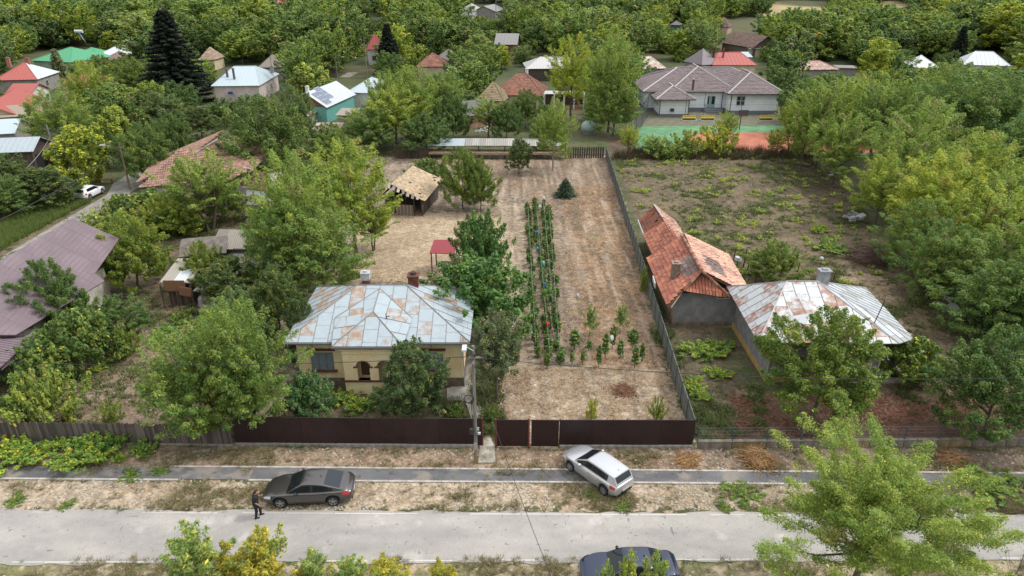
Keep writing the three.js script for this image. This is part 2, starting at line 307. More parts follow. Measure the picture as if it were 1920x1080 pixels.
// leaves: [x, y, z, outward normal, length, colour] become folded diamonds
class Leaves {
  constructor(n) { this.p = new Float32Array(n * 18); this.c = new Float32Array(n * 18); this.n = 0; this.max = n; }
  add(x, y, z, nx, ny, nz, L, W, col, r) {
    if (this.n >= this.max) return;
    // long axis: across the normal, drooping a little
    let ax = r() - 0.5, ay = (r() - 0.62) * 0.7, az = r() - 0.5;
    const d = ax * nx + ay * ny + az * nz; ax -= d * nx; ay -= d * ny; az -= d * nz;
    const al = Math.hypot(ax, ay, az) || 1; ax /= al; ay /= al; az /= al;
    const bx = ny * az - nz * ay, by = nz * ax - nx * az, bz = nx * ay - ny * ax, f = W * 0.3, h = L / 2;
    const A = [x - ax * h, y - ay * h, z - az * h], B = [x + ax * h - nx * f, y + ay * h - ny * f, z + az * h - nz * f];
    const l = [x + bx * W - nx * f, y + by * W - ny * f, z + bz * W - nz * f], q = [x - bx * W - nx * f, y - by * W - ny * f, z - bz * W - nz * f];
    const o = this.n * 18, P = this.p, C = this.c;
    for (let i = 0; i < 3; i++) { P[o + i] = A[i]; P[o + 3 + i] = l[i]; P[o + 6 + i] = B[i]; P[o + 9 + i] = A[i]; P[o + 12 + i] = B[i]; P[o + 15 + i] = q[i]; }
    for (let k = 0; k < 6; k++) { C[o + k * 3] = col[0]; C[o + k * 3 + 1] = col[1]; C[o + k * 3 + 2] = col[2]; }
    this.n++;
  }
  geometry() { const g = new THREE.BufferGeometry(); g.setAttribute('position', new THREE.BufferAttribute(this.p.slice(0, this.n * 18), 3)); g.setAttribute('color', new THREE.BufferAttribute(this.c.slice(0, this.n * 18), 3)); g.computeVertexNormals(); return g; }
}
// A tree of height H: lobes of foliage spread through a crown of radius R above the height `bare`, limbs that run to the lobes.
function growTree(seed, o) {
  const r = rngOf(seed), { H = 10, R = 5, bare = 0.25, lobes = 40, lobeR = 0.27, flat = 0.7, leaves = 16000, L = 0.25, W = 0.07, cols, yellow = 0.04, yellowCol = [0.3, 0.26, 0.03], fill = 0.5, top = 1, trunkR = 0.02, stems = 1, lean = 0, spread = 0.7, outline = 0.35, upN = 0.75, spray = 2.2, rise = 0.45, droop = 0.08, twigs = 1 } = o;
  const y0 = H * bare, cy = (y0 + H) / 2, Ry = (H - y0) / 2, parts = [], bark = [];
  const oct = (x, y, z) => 1 + outline * (noise(x * 2.1 + seed * 3.1 + 7, y * 2.1 + z * 1.7 + 30) - 0.5) * 2;
  for (let i = 0; i < lobes; i++) {
    const v = 1 - 1.72 * Math.pow((i + r()) / lobes, 1.05), a = i * 2.39996 + r() * 1.2, s = Math.sqrt(Math.max(0, 1 - v * v)), dx = Math.cos(a) * s, dz = Math.sin(a) * s, k = (r() < fill ? 0.4 + r() * 0.38 : 0.76 + r() * 0.26) * oct(dx, v, dz);
    const taper = lerp(1, top, clamp((v + 1) / 2, 0, 1)), q = R * lobeR * (0.65 + r() * 0.7), len = q * spray * (0.7 + 0.6 * r());
    const x = dx * R * k * taper, y = cy + v * Ry * Math.min(1.08, k * 1.05), z = dz * R * k * taper, ux = dx * 0.8 + (r() - 0.5) * 0.7, uy = rise + v * 0.35 + (r() - 0.5) * 0.4, uz = dz * 0.8 + (r() - 0.5) * 0.7, ul = Math.hypot(ux, uy, uz) || 1;
    parts.push({ x, y, z, q, t: r(), sx: x - ux / ul * len, sy: Math.max(y0 * 0.5, y - uy / ul * len), sz: z - uz / ul * len, len });
  }
  const lv = new Leaves(leaves), tot = parts.reduce((s, p) => s + p.q * p.q * p.len, 0), g3 = () => (r() + r() + r() - 1.5) * 0.85;
  for (const p of parts) {
    const n = Math.round(leaves * p.q * p.q * p.len / tot), base = [0, 0, 0];
    mixc(base, cols[0], cols[1], p.t);
    if (noise(p.x * 4 + seed, p.z * 4 + p.y) > 0.9) mixc(base, [...base], [0.17, 0.13, 0.07], 0.45);   // a few dry sprays
    for (let i = 0; i < n; i++) {
      const t = Math.pow(r(), 0.7), w = p.q * (0.22 + 0.78 * Math.sin(Math.PI * Math.min(1, 0.12 + t * 0.86))), ox = g3(), oy = g3(), oz = g3();
      const X = lerp(p.sx, p.x, t) + ox * w, Y = lerp(p.sy, p.y, t) + oy * w * flat - droop * p.len * t * t, Z = lerp(p.sz, p.z, t) + oz * w;
      let nx = ox * 0.9 + (r() - 0.5) * 1.1, ny = oy * 0.6 + upN + (r() - 0.5) * 0.8, nz = oz * 0.9 + (r() - 0.5) * 1.1; const nl = Math.hypot(nx, ny, nz) || 1;
      const c = r() < yellow * (0.3 + 1.4 * p.t) ? yellowCol : base, b = FOL * (0.72 + 0.56 * r()), sz = 0.6 + 0.8 * r();
      lv.add(X, Y, Z, nx / nl, ny / nl, nz / nl, L * sz, W * sz, [c[0] * b, c[1] * b, c[2] * b * (0.8 + 0.4 * r())], r);
    }
  }
  const tr = H * trunkR, fork = V(lean * H * 0.2, y0 * 0.9 + H * 0.08, 0);
  for (let s = 0; s < stems; s++) {
    const a0 = s * 6.283 / stems + r(), sp = stems > 1 ? R * 0.22 : 0, foot = V(Math.cos(a0) * sp * 0.25, -0.05, Math.sin(a0) * sp * 0.25), f = fork.clone().add(V(Math.cos(a0) * sp, 0, Math.sin(a0) * sp));
    const mid = foot.clone().lerp(f, 0.5).add(V((r() - 0.5) * tr * 2, 0, (r() - 0.5) * tr * 2));
    bark.push(rod(foot, mid, tr * 1.15, tr * 0.9), rod(mid, f, tr * 0.9, tr * 0.72));
    const topP = V(f.x * 1.2 + (r() - 0.5) * R * 0.2, H * 0.8, f.z * 1.2 + (r() - 0.5) * R * 0.2);
    bark.push(rod(f, topP, tr * 0.7, tr * 0.14, 6));
    const near = parts.filter((_, i) => i % stems === s).sort((a, b) => b.q - a.q).slice(0, o.limbs ?? 12);
    for (const p of near) {
      const t = clamp(0.05 + 0.75 * (p.sy - f.y) / (topP.y - f.y + 0.01) - 0.2, 0, 0.85), st = f.clone().lerp(topP, t), en = V(p.sx, p.sy, p.sz), tip = V(p.x, p.y - droop * p.len, p.z), m = st.clone().lerp(en, 0.55); m.y -= st.distanceTo(en) * 0.07; const br = tr * (0.4 - 0.25 * t);
      bark.push(rod(st, m, br, br * 0.65, 5), rod(m, en, br * 0.65, br * 0.35, 5), rod(en, tip, br * 0.3, br * 0.06, 4));
    }
  }
  if (twigs) for (const p of parts.filter((_, i) => i % twigs === 0)) { bark.push(rod(V(p.sx, p.sy, p.sz), V(p.x, p.y - droop * p.len, p.z), tr * 0.08, tr * 0.02, 3)); }
  for (const b of bark) b.deleteAttribute('uv');
  return { crown: lv.geometry(), trunk: merge(bark), H, R };
}
function growSpruce(seed, H = 18, R = 5.5, leaves = 26000, cols = [[0.02, 0.036, 0.02], [0.05, 0.075, 0.034]], L = 0.55) {
  const r = rngOf(seed), lv = new Leaves(leaves), bark = [rod(V(0, -0.1, 0), V(0, H * 0.98, 0), H * 0.018, 0.03)], n = 260;
  for (let b = 0; b < n; b++) {
    const t = Math.pow((b + r()) / n, 0.85), y = H * (0.05 + 0.93 * t), len = R * Math.pow(1 - t, 0.9) * (0.72 + 0.45 * r()) + 0.16, a = b * 2.399 + r() * 0.5, m = Math.round(leaves / n * (0.45 + 1.3 * (1 - t)));
    bark.push(rod(V(0, y, 0), V(Math.cos(a) * len * 0.8, y - len * 0.16, Math.sin(a) * len * 0.8), 0.06 * (1 - t) + 0.015, 0.01, 4));
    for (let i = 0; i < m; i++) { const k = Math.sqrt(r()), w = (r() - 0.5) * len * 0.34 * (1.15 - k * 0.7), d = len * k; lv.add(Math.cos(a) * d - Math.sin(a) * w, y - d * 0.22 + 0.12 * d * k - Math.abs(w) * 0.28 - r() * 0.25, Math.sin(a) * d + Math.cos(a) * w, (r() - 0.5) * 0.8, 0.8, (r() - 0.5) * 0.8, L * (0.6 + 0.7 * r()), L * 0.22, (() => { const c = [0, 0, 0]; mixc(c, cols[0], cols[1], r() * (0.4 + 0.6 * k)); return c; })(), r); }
  }
  for (const b of bark) b.deleteAttribute('uv');
  return { crown: lv.geometry(), trunk: merge(bark), H, R };
}
const LOC = [[0.1, 0.152, 0.026], [0.165, 0.208, 0.038]], LOCD = [[0.07, 0.118, 0.024], [0.125, 0.17, 0.034]], FRUIT = [[0.046, 0.084, 0.018], [0.098, 0.138, 0.028]], DARK = [[0.032, 0.058, 0.018], [0.062, 0.09, 0.026]], WAL = [[0.04, 0.088, 0.02], [0.075, 0.135, 0.03]], OLIVE = [[0.085, 0.1, 0.04], [0.13, 0.14, 0.055]], YEL = [[0.1, 0.145, 0.03], [0.19, 0.22, 0.04]], GOLD = [[0.36, 0.28, 0.02], [0.46, 0.36, 0.03]];
const proto = {
  near_locust: growTree(11, { H: 11.2, R: 5.3, bare: 0.3, lobes: 300, lobeR: 0.105, spray: 2.7, flat: 0.6, leaves: 170000, L: 0.12, W: 0.024, cols: LOC, yellow: 0.08, yellowCol: [0.3, 0.28, 0.06], fill: 0.45, trunkR: 0.019, limbs: 40, upN: 0.95, outline: 0.55 }),
  locust: growTree(21, { H: 10, R: 5, bare: 0.16, lobes: 190, lobeR: 0.115, spray: 3, flat: 0.5, leaves: 36000, L: 0.24, W: 0.042, cols: LOC, yellow: 0.03, limbs: 20, upN: 1.00, outline: 0.5, fill: 0.35, twigs: 3 }),
  locust_open: growTree(22, { H: 10, R: 5, bare: 0.24, lobes: 120, lobeR: 0.11, spray: 3.4, flat: 0.45, leaves: 28000, L: 0.24, W: 0.045, cols: LOC, yellow: 0.04, limbs: 26, upN: 1.05, outline: 0.6, fill: 0.3, stems: 2, twigs: 2 }),
  locust_dense: growTree(23, { H: 10, R: 5, bare: 0.04, lobes: 220, lobeR: 0.13, spray: 2.6, flat: 0.6, leaves: 40000, L: 0.24, W: 0.047, cols: LOCD, yellow: 0.03, limbs: 12, upN: 0.95, outline: 0.45, fill: 0.3, twigs: 0 }),
  fruit: growTree(31, { H: 7, R: 3.6, bare: 0.06, lobes: 260, lobeR: 0.1, spray: 2.6, flat: 0.9, leaves: 58000, L: 0.135, W: 0.042, cols: FRUIT, yellow: 0.06, yellowCol: [0.2, 0.21, 0.05], limbs: 14, outline: 0.45, fill: 0.28, rise: 0.6, twigs: 4 }),
  dark: growTree(32, { H: 6, R: 2.6, bare: 0.02, lobes: 260, lobeR: 0.11, spray: 2, flat: 0.95, leaves: 38000, L: 0.12, W: 0.04, cols: DARK, yellow: 0.02, limbs: 8, outline: 0.3, fill: 0.2, top: 0.85, twigs: 0 }),
  walnut: growTree(33, { H: 7, R: 4, bare: 0.1, lobes: 180, lobeR: 0.12, spray: 2.6, flat: 0.85, leaves: 27000, L: 0.24, W: 0.08, cols: WAL, yellow: 0.01, limbs: 14, outline: 0.5, fill: 0.3, rise: 0.8, twigs: 4 }),
  plum: growTree(34, { H: 6, R: 2.3, bare: 0.22, lobes: 150, lobeR: 0.13, spray: 2.4, flat: 0.85, leaves: 20000, L: 0.13, W: 0.042, cols: [[0.05, 0.072, 0.03], [0.085, 0.1, 0.042]], yellow: 0.02, limbs: 16, outline: 0.5, fill: 0.4, twigs: 3 }),
  bush: growTree(41, { H: 2.4, R: 1.8, bare: 0.0, lobes: 110, lobeR: 0.15, spray: 2.4, flat: 0.85, leaves: 9500, L: 0.16, W: 0.055, cols: FRUIT, yellow: 0.05, limbs: 6, outline: 0.55, fill: 0.3, twigs: 0 }),
  bush_loose: growTree(42, { H: 2.4, R: 1.8, bare: 0.0, lobes: 80, lobeR: 0.14, spray: 2.8, flat: 0.85, leaves: 6000, L: 0.19, W: 0.05, cols: YEL, yellow: 0.06, limbs: 10, outline: 0.75, fill: 0.4, rise: 0.7, twigs: 3 }),
  yellow_top: growTree(43, { H: 8, R: 3.6, bare: 0.02, lobes: 170, lobeR: 0.12, spray: 2.6, flat: 1.2, leaves: 24000, L: 0.28, W: 0.1, cols: [[0.06, 0.1, 0.022], [0.2, 0.24, 0.035]], yellow: 0.1, yellowCol: [0.34, 0.33, 0.05], limbs: 8, outline: 0.4, fill: 0.2, top: 0.8, rise: 1.1, twigs: 0 }),
  sapling: growTree(44, { H: 4.4, R: 1.6, bare: 0.12, lobes: 60, lobeR: 0.16, spray: 3.2, flat: 0.8, leaves: 6500, L: 0.17, W: 0.032, cols: [[0.1, 0.15, 0.035], [0.15, 0.19, 0.05]], yellow: 0.1, yellowCol: [0.36, 0.3, 0.04], limbs: 20, outline: 0.8, fill: 0.6, trunkR: 0.007, top: 0.6, rise: 0.9 }),
  sapling_gold: growTree(45, { H: 4.4, R: 1.9, bare: 0.08, lobes: 70, lobeR: 0.15, spray: 3.2, flat: 0.8, leaves: 9500, L: 0.17, W: 0.034, cols: [[0.11, 0.14, 0.024], [0.22, 0.2, 0.026]], yellow: 0.22, yellowCol: [0.34, 0.26, 0.03], limbs: 22, outline: 0.8, fill: 0.6, trunkR: 0.007, top: 0.7, rise: 0.9 }),
  far: growTree(51, { H: 10, R: 5, bare: 0.06, lobes: 120, lobeR: 0.15, spray: 2.4, flat: 0.65, leaves: 9500, L: 0.5, W: 0.13, cols: LOCD, yellow: 0.03, limbs: 6, outline: 0.5, fill: 0.25, twigs: 0 }),
  far_round: growTree(52, { H: 10, R: 4.8, bare: 0.04, lobes: 130, lobeR: 0.15, spray: 2.2, flat: 0.85, leaves: 9500, L: 0.45, W: 0.15, cols: FRUIT, yellow: 0.04, limbs: 4, outline: 0.45, fill: 0.2, twigs: 0 }),
  far_tall: growTree(53, { H: 12, R: 4.2, bare: 0.06, lobes: 120, lobeR: 0.16, spray: 2.4, flat: 0.85, leaves: 9500, L: 0.46, W: 0.13, cols: LOC, yellow: 0.05, limbs: 6, outline: 0.55, fill: 0.25, top: 0.8, twigs: 0 }),
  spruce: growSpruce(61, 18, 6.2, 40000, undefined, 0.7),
  thuja: growTree(62, { H: 6, R: 1.4, bare: 0.0, lobes: 120, lobeR: 0.24, spray: 2, flat: 1.3, leaves: 7000, L: 0.26, W: 0.06, cols: OLIVE, yellow: 0, limbs: 2, outline: 0.15, fill: 0.1, top: 0.35, rise: 1.5, twigs: 0 }),
  small_fir: growSpruce(63, 2.4, 1.3, 5000, [[0.06, 0.11, 0.06], [0.12, 0.18, 0.09]], 0.2),
};
const tints = [leafMat(), leafMat([1.18, 1.1, 0.85]), leafMat([0.8, 0.88, 0.92]), leafMat([1.4, 1.22, 0.8]), leafMat([0.68, 0.74, 0.8]), leafMat([1.12, 1.04, 1.5]), leafMat([0.95, 0.62, 0.9]), leafMat([1.12, 1.02, 1.5])];
const placed = [];   // trees that stand: where and how wide, for the scattering further down
const treeR = rngOf(900);
function tree(kind, pos, h, w, label, { tint = 0, group, name, category = 'tree', turn = treeR() * 6.28, bark = barkMat } = {}) {
  const p = proto[kind], t = thing(name ?? ({ spruce: 'spruce_tree', small_fir: 'fir_tree', thuja: 'thuja_tree', near_locust: 'locust_tree', locust: 'locust_tree', locust_open: 'locust_tree', locust_dense: 'locust_tree', fruit: 'fruit_tree', walnut: 'walnut_tree', plum: 'plum_tree' }[kind] ?? 'tree'), label, category, pos, turn, group);
  t.scale.set(w / (2 * p.R), h / p.H, w / (2 * p.R));
  mesh('trunk', p.trunk, bark, t); mesh('crown', p.crown, tints[tint], t);
  placed.push({ x: pos.x, z: pos.z, r: w / 2 });
  return t;
}
// a tree by what the photograph shows of it: middle column, top row, width in pixels, row of its foot
function treeAt(kind, cx, top, wpx, foot, label, opt = {}) {
  const p = P(cx, foot), h = Math.max(0.4, heightTo(p, top)), mid = V(p.x, p.y + h * 0.55, p.z);
  return tree(kind, p, h * 1.03, wpx / scaleAt(mid) * (foot > 640 ? 1.0 : 1.1), label, opt);
}
// ---- the trees one can pick out, nearest first
treeAt('near_locust', 1590, 838, 365, 1150, 'large feathery locust tree beside the road, its crown spreading over the roadway', {});
treeAt('sapling', 392, 985, 165, 1132, 'slim green locust sapling at the near roadside, left of the golden one', {});
treeAt('sapling_gold', 502, 1010, 160, 1128, 'golden yellow locust sapling at the near roadside', {});
treeAt('sapling_gold', 450, 1024, 130, 1130, 'yellow-green locust sapling between the green and the golden one', { tint: 0, turn: 2 });
treeAt('sapling', 590, 1040, 90, 1112, 'small green sapling just right of the golden roadside sapling', {});
treeAt('sapling', 660, 1046, 90, 1112, 'small green sapling at the road edge, second right of the golden sapling', {});
treeAt('sapling_gold', 722, 1050, 130, 1112, 'low golden shrub at the near road edge below the fence', { name: 'shrub', category: 'shrub' });
treeAt('sapling_gold', 826, 1053, 80, 1108, 'small golden shrub alone at the near road edge', { name: 'shrub', category: 'shrub' });
treeAt('sapling', 1175, 1032, 64, 1135, 'thin green sapling growing in front of the blue car', { tint: 1 });
treeAt('sapling', 1225, 1040, 80, 1140, 'bushier green sapling in front of the blue car boot', {});
treeAt('sapling', 1130, 1054, 50, 1135, 'low green sapling in front of the blue car bonnet', {});
// front gardens
treeAt('dark', 776, 646, 150, 786, 'dark dense round tree in front of the yellow house', {});
treeAt('plum', 932, 592, 118, 750, 'grey-green plum tree on leaning trunk beside the concrete path', {});
treeAt('fruit', 1526, 592, 226, 782, 'round fruit tree in front of the rusty sheet roof house', { tint: 1 });
treeAt('fruit', 1842, 628, 226, 812, 'round fruit tree near the wire fence, right of the rusty roof house', { tint: 2 });
treeAt('locust_dense', 376, 628, 205, 822, 'big loose tree overhanging the grey plank fence', { tint: 0, name: 'tree' });
treeAt('locust_dense', 485, 572, 180, 815, 'bright green tree overhanging the corner of the brown sheet fence', { tint: 0, name: 'tree' });
treeAt('fruit', 420, 590, 130, 720, 'leafy tree between the two big trees above the plank fence', { tint: 3 });
treeAt('walnut', 590, 698, 100, 795, 'young walnut tree with large leaves by the brown fence', { tint: 5 });
treeAt('bush_loose', 105, 690, 120, 795, 'loose yellow-green young tree behind the plank fence', { name: 'tree' });
treeAt('bush', 52, 722, 60, 790, 'small bush beside the loose young tree behind the plank fence', { name: 'shrub', category: 'shrub' });
treeAt('bush_loose', 210, 755, 40, 795, 'tiny weedy shrub just behind the plank fence', { name: 'shrub', category: 'shrub' });
treeAt('bush_loose', 240, 610, 50, 665, 'thin young tree in the dry left garden', { name: 'tree' });
treeAt('fruit', 118, 494, 128, 640, 'dark leafy tree against the big mauve roof', { name: 'tree', tint: 2 });
treeAt('fruit', 222, 560, 125, 645, 'tangled bush beside the mauve roofed house', { name: 'shrub', category: 'shrub', tint: 2 });
treeAt('bush', 160, 585, 130, 690, 'spreading green vine bush in front of the mauve roofed house', { name: 'shrub', category: 'shrub', tint: 0 });
treeAt('bush', 95, 640, 110, 730, 'low leafy bush at the corner of the small mauve roof', { name: 'shrub', category: 'shrub', tint: 0 });
treeAt('fruit', 262, 412, 125, 540, 'tree with bare lower twigs behind the white shed roof', { tint: 3, name: 'tree' });
treeAt('walnut', 205, 470, 60, 545, 'bright leafy shrub by the mauve roof corner', { name: 'shrub', category: 'shrub' });
treeAt('fruit', 388, 458, 78, 548, 'yellow-green bush between the grey sheds', { tint: 3, name: 'shrub', category: 'shrub' });
treeAt('dark', 440, 485, 120, 585, 'dark spreading bush in front of the low sheds', { tint: 1, name: 'shrub', category: 'shrub' });
treeAt('dark', 530, 500, 110, 640, 'dark shady tree left of the yellow house roof', { tint: 1 });
treeAt('fruit', 460, 545, 130, 640, 'pale leafy bush behind the big trees left of the yellow house', { tint: 5, name: 'shrub', category: 'shrub' });
treeAt('dark', 575, 560, 70, 690, 'dark bush tucked against the left wall of the yellow house', { name: 'shrub', category: 'shrub' });
// inside the plot
treeAt('locust', 570, 290, 190, 535, 'large locust tree at the left edge of the sandy yard', { tint: 0 });
treeAt('locust', 668, 268, 170, 478, 'large locust tree just left of the old wooden barn', { tint: 1 });
treeAt('locust_dense', 610, 400, 170, 560, 'low dense locust tree behind the left side of the yellow house', { tint: 0 });
treeAt('locust_dense', 525, 400, 110, 560, 'shaded locust tree beside the old grey sheds', { tint: 2 });
treeAt('locust_open', 700, 375, 80, 470, 'small feathery locust branching out over the sandy yard', { tint: 1 });
treeAt('walnut', 898, 482, 200, 640, 'broad dark walnut tree behind the yellow house', {});
treeAt('walnut', 902, 398, 104, 540, 'dark upright walnut tree beside the red canopy', {});
treeAt('fruit', 868, 281, 78, 392, 'leafy tree with a dark trunk right of the barn', { tint: 1 });
treeAt('fruit', 902, 300, 62, 396, 'slanting small tree standing close to the tree right of the barn', { tint: 1 });
treeAt('dark', 973, 260, 48, 327, 'narrow dark fig bush by the back shed wall', { name: 'shrub', category: 'shrub', tint: 1 });
treeAt('locust', 1036, 188, 78, 320, 'slender tree with a pale trunk at the back of the plot', { bark: paleBark });
treeAt('small_fir', 1060, 334, 42, 368, 'little fir tree alone at the back of the dry field', { });
treeAt('bush', 800, 300, 60, 345, 'green shrub behind the old wooden barn', { name: 'shrub', category: 'shrub' });
// left middle
treeAt('locust_open', 395, 280, 140, 432, 'feathery locust tree in front of the weathered tile roof', { tint: 0 });
treeAt('locust', 322, 362, 66, 440, 'low locust tree in front of the left end of the weathered tile roof', { tint: 1 });
treeAt('fruit', 510, 186, 155, 345, 'big dark tree with bare grey branches at its front', { tint: 0, name: 'tree' });
treeAt('fruit', 560, 165, 80, 290, 'pale silvery tree behind the big dark tree with bare branches', { tint: 5, name: 'tree' });
treeAt('yellow_top', 235, 205, 88, 312, 'full yellow-green tree behind the wooden light pole', { tint: 0 });
treeAt('yellow_top', 165, 240, 100, 350, 'bushy tree with yellow shoots beside the side lane', { tint: 1 });
treeAt('fruit', 285, 235, 95, 345, 'dark round tree right of the light pole', { tint: 0, name: 'tree' });
treeAt('fruit', 330, 215, 70, 295, 'dark tree behind the round tree right of the light pole', { tint: 2, name: 'tree' });
treeAt('locust', 125, 170, 122, 285, 'broad feathery locust tree in front of the red roofs', { tint: 0 });
treeAt('locust', 180, 118, 90, 235, 'tall locust tree rising behind the broad one by the red roofs', { tint: 1 });
treeAt('dark', 25, 290, 110, 385, 'dark hedge tree behind the lane rail, nearest the frame edge', { tint: 1, name: 'tree' });
treeAt('dark', 95, 315, 110, 388, 'dark round shrub behind the rail of the side lane', { tint: 1, name: 'shrub', category: 'shrub' });
treeAt('locust_dense', 10, 330, 110, 410, 'low dense tree at the near end of the lane rail', { tint: 4, name: 'tree' });
treeAt('bush', 232, 368, 60, 420, 'green shrub beside the white parked car', { name: 'shrub', category: 'shrub', tint: 1 });
treeAt('bush_loose', 200, 395, 100, 445, 'yellow-green shrub at the corner of the big mauve roof', { name: 'shrub', category: 'shrub', tint: 0 });
treeAt('bush', 262, 372, 70, 420, 'silvery grey shrub in front of the weathered tile house', { name: 'shrub', category: 'shrub', tint: 5 });
treeAt('bush_loose', 245, 420, 70, 470, 'leafy yellow shrub above the grey sheds', { name: 'shrub', category: 'shrub' });
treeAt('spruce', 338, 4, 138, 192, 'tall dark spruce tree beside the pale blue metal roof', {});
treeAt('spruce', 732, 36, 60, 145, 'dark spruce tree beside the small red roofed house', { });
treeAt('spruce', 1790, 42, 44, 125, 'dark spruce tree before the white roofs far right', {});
treeAt('yellow_top', 582, 122, 84, 195, 'round green tree between the pale blue roof and the solar panels', { tint: 0 });
treeAt('thuja', 566, 113, 26, 165, 'pointed thuja behind the round tree by the solar panels', {});
treeAt('thuja', 116, 93, 32, 150, 'pointed thuja in front of the green roof', {});
treeAt('fruit', 195, 105, 60, 160, 'round tree in front of the green roof right end', { tint: 1, name: 'tree' });
treeAt('fruit', 250, 110, 90, 185, 'bright leafy tree left of the tall spruce', { tint: 1, name: 'tree' });
treeAt('fruit', 335, 155, 80, 220, 'small dark tree at the foot of the tall spruce', { tint: 2, name: 'tree' });
treeAt('locust_open', 730, 128, 80, 262, 'tall locust tree beside the solar panel roof', { tint: 0 });
treeAt('locust', 785, 130, 100, 262, 'tall locust tree with pale stems in front of the small tile roof', { tint: 0 });
treeAt('locust_dense', 700, 205, 90, 285, 'spreading low tree behind the back corner of the plot', { tint: 2, name: 'tree' });
treeAt('fruit', 620, 232, 70, 290, 'bushy tree above the small rusty roof', { tint: 1, name: 'tree' });
treeAt('fruit', 850, 180, 70, 262, 'dark tree left of the stone gable shed', { tint: 2, name: 'tree' });
treeAt('locust_open', 915, 178, 66, 258, 'small locust tree in front of the terracotta farmhouse', { tint: 0 });
treeAt('fruit', 985, 170, 60, 240, 'dark tree in front of the farmhouse porch', { tint: 0, name: 'tree' });
treeAt('locust', 1070, 70, 90, 225, 'tall golden-green tree in front of the white sheet roof', { tint: 3 });
treeAt('locust', 1140, 66, 110, 248, 'tallest locust tree, between the farmhouse and the school', { tint: 0 });
treeAt('locust_dense', 1150, 150, 90, 255, 'lower leafy tree at the foot of the tallest locust', { tint: 0 });
// around the court and right wood
treeAt('bush_loose', 1340, 234, 62, 290, 'yellow shrub before the red part of the sports court', { name: 'shrub', category: 'shrub', tint: 3 });
treeAt('bush_loose', 1355, 255, 50, 292, 'green shrub at the foot of the yellow shrub by the court', { name: 'shrub', category: 'shrub' });
treeAt('locust_open', 1358, 204, 42, 282, 'slim young tree before the sports court', { tint: 1 });
treeAt('bush_loose', 1285, 245, 60, 294, 'light green shrub before the green part of the sports court', { name: 'shrub', category: 'shrub' });
treeAt('locust_open', 1225, 252, 50, 294, 'dark bush at the left corner of the sports court', { name: 'shrub', category: 'shrub' });
treeAt('locust_open', 1178, 232, 40, 296, 'thin scrubby tree behind the end of the concrete fence', { tint: 3 });
treeAt('locust_open', 1450, 240, 40, 296, 'thin young tree before the right end of the court', { tint: 1 });
treeAt('locust_open', 1525, 138, 120, 312, 'open locust tree nearest the school wall', { tint: 0 });
treeAt('locust_open', 1640, 135, 150, 322, 'tall open locust tree with dark limbs right of the school', { tint: 2 });
treeAt('locust', 1560, 215, 120, 345, 'bright locust tree at the far corner of the right field', { tint: 0 });
treeAt('locust', 1700, 190, 170, 372, 'wide locust tree behind the field edge, right of centre of the wood', { tint: 0 });
treeAt('locust', 1640, 290, 120, 425, 'low locust tree over the white rubbish heap', { tint: 1 });
treeAt('locust', 1735, 290, 170, 470, 'big bright locust tree over the brush pile', { tint: 3 });
treeAt('locust_open', 1830, 335, 180, 530, 'big locust tree standing over the bare yard', { tint: 1 });
treeAt('locust', 1905, 400, 170, 590, 'locust tree at the edge of the picture above the yard', { tint: 0 });
treeAt('locust_dense', 1740, 420, 120, 560, 'shaded locust tree behind the junk in the yard', { tint: 2 });
treeAt('locust_dense', 1860, 500, 170, 640, 'low spreading locust tree above the fruit tree near the fence', { tint: 2 });
treeAt('dark', 1850, 560, 90, 640, 'dark bush under the low spreading locust tree', { name: 'shrub', category: 'shrub', tint: 2 });
treeAt('locust_dense', 1830, 135, 200, 320, 'deep green tree mass at the right, behind the bright locusts', { tint: 2 });
treeAt('locust_dense', 1910, 220, 160, 400, 'deep green tree at the picture edge behind the bright locusts', { tint: 2 });
treeAt('locust_dense', 1760, 120, 130, 270, 'green locust tree before the far white roofs', { tint: 0 });
treeAt('fruit', 1445, 457, 96, 532, 'round bush with reddish top beside the red tile roof', { name: 'shrub', category: 'shrub', tint: 1 });
treeAt('bush', 1700, 640, 110, 715, 'low creeping hedge right of the rusty roof house', { name: 'shrub', category: 'shrub', tint: 1 });
// ---- more of the gardens
treeAt('locust_dense', 552, 222, 60, 292, 'green tree behind the dead grey branches', { tint: 5, name: 'tree' });
treeAt('fruit', 425, 186, 70, 235, 'dark bush tree in front of the pale blue roof house', { tint: 2, name: 'tree' });
treeAt('fruit', 470, 180, 70, 228, 'grey-green thicket tree by the grey board fence', { tint: 5, name: 'tree' });
treeAt('fruit', 300, 175, 90, 240, 'grey-green apple tree beside the junk heap', { tint: 5, name: 'tree' });
treeAt('dark', 380, 200, 70, 260, 'low dark tree beside the grey board fence', { tint: 1, name: 'tree' });
treeAt('locust', 680, 205, 80, 266, 'locust tree in front of the low grey roofed shed', { tint: 0 });
treeAt('locust', 745, 165, 120, 275, 'wide locust tree at the back left of the plot', { tint: 1 });
treeAt('locust_dense', 830, 140, 90, 230, 'leafy tree between the small tile roof and the farmhouse', { tint: 0, name: 'tree' });
treeAt('fruit', 640, 250, 110, 330, 'olive green tree behind the back left corner of the plot', { tint: 1, name: 'tree' });
treeAt('locust', 560, 310, 90, 420, 'locust tree at the right end of the weathered tile roof', { tint: 0 });
treeAt('fruit', 425, 340, 80, 415, 'small orchard tree in front of the weathered tile house', { tint: 1, name: 'tree' });
treeAt('bush', 350, 395, 70, 440, 'shrub in the orchard before the weathered tile house', { tint: 3, name: 'shrub', category: 'shrub' });
treeAt('bush', 300, 360, 110, 425, 'wide shrub hiding the wall of the weathered tile house', { tint: 0, name: 'shrub', category: 'shrub' });
treeAt('bush_loose', 270, 390, 80, 450, 'loose yellow shrub above the mauve roof corner', { tint: 1, name: 'shrub', category: 'shrub' });
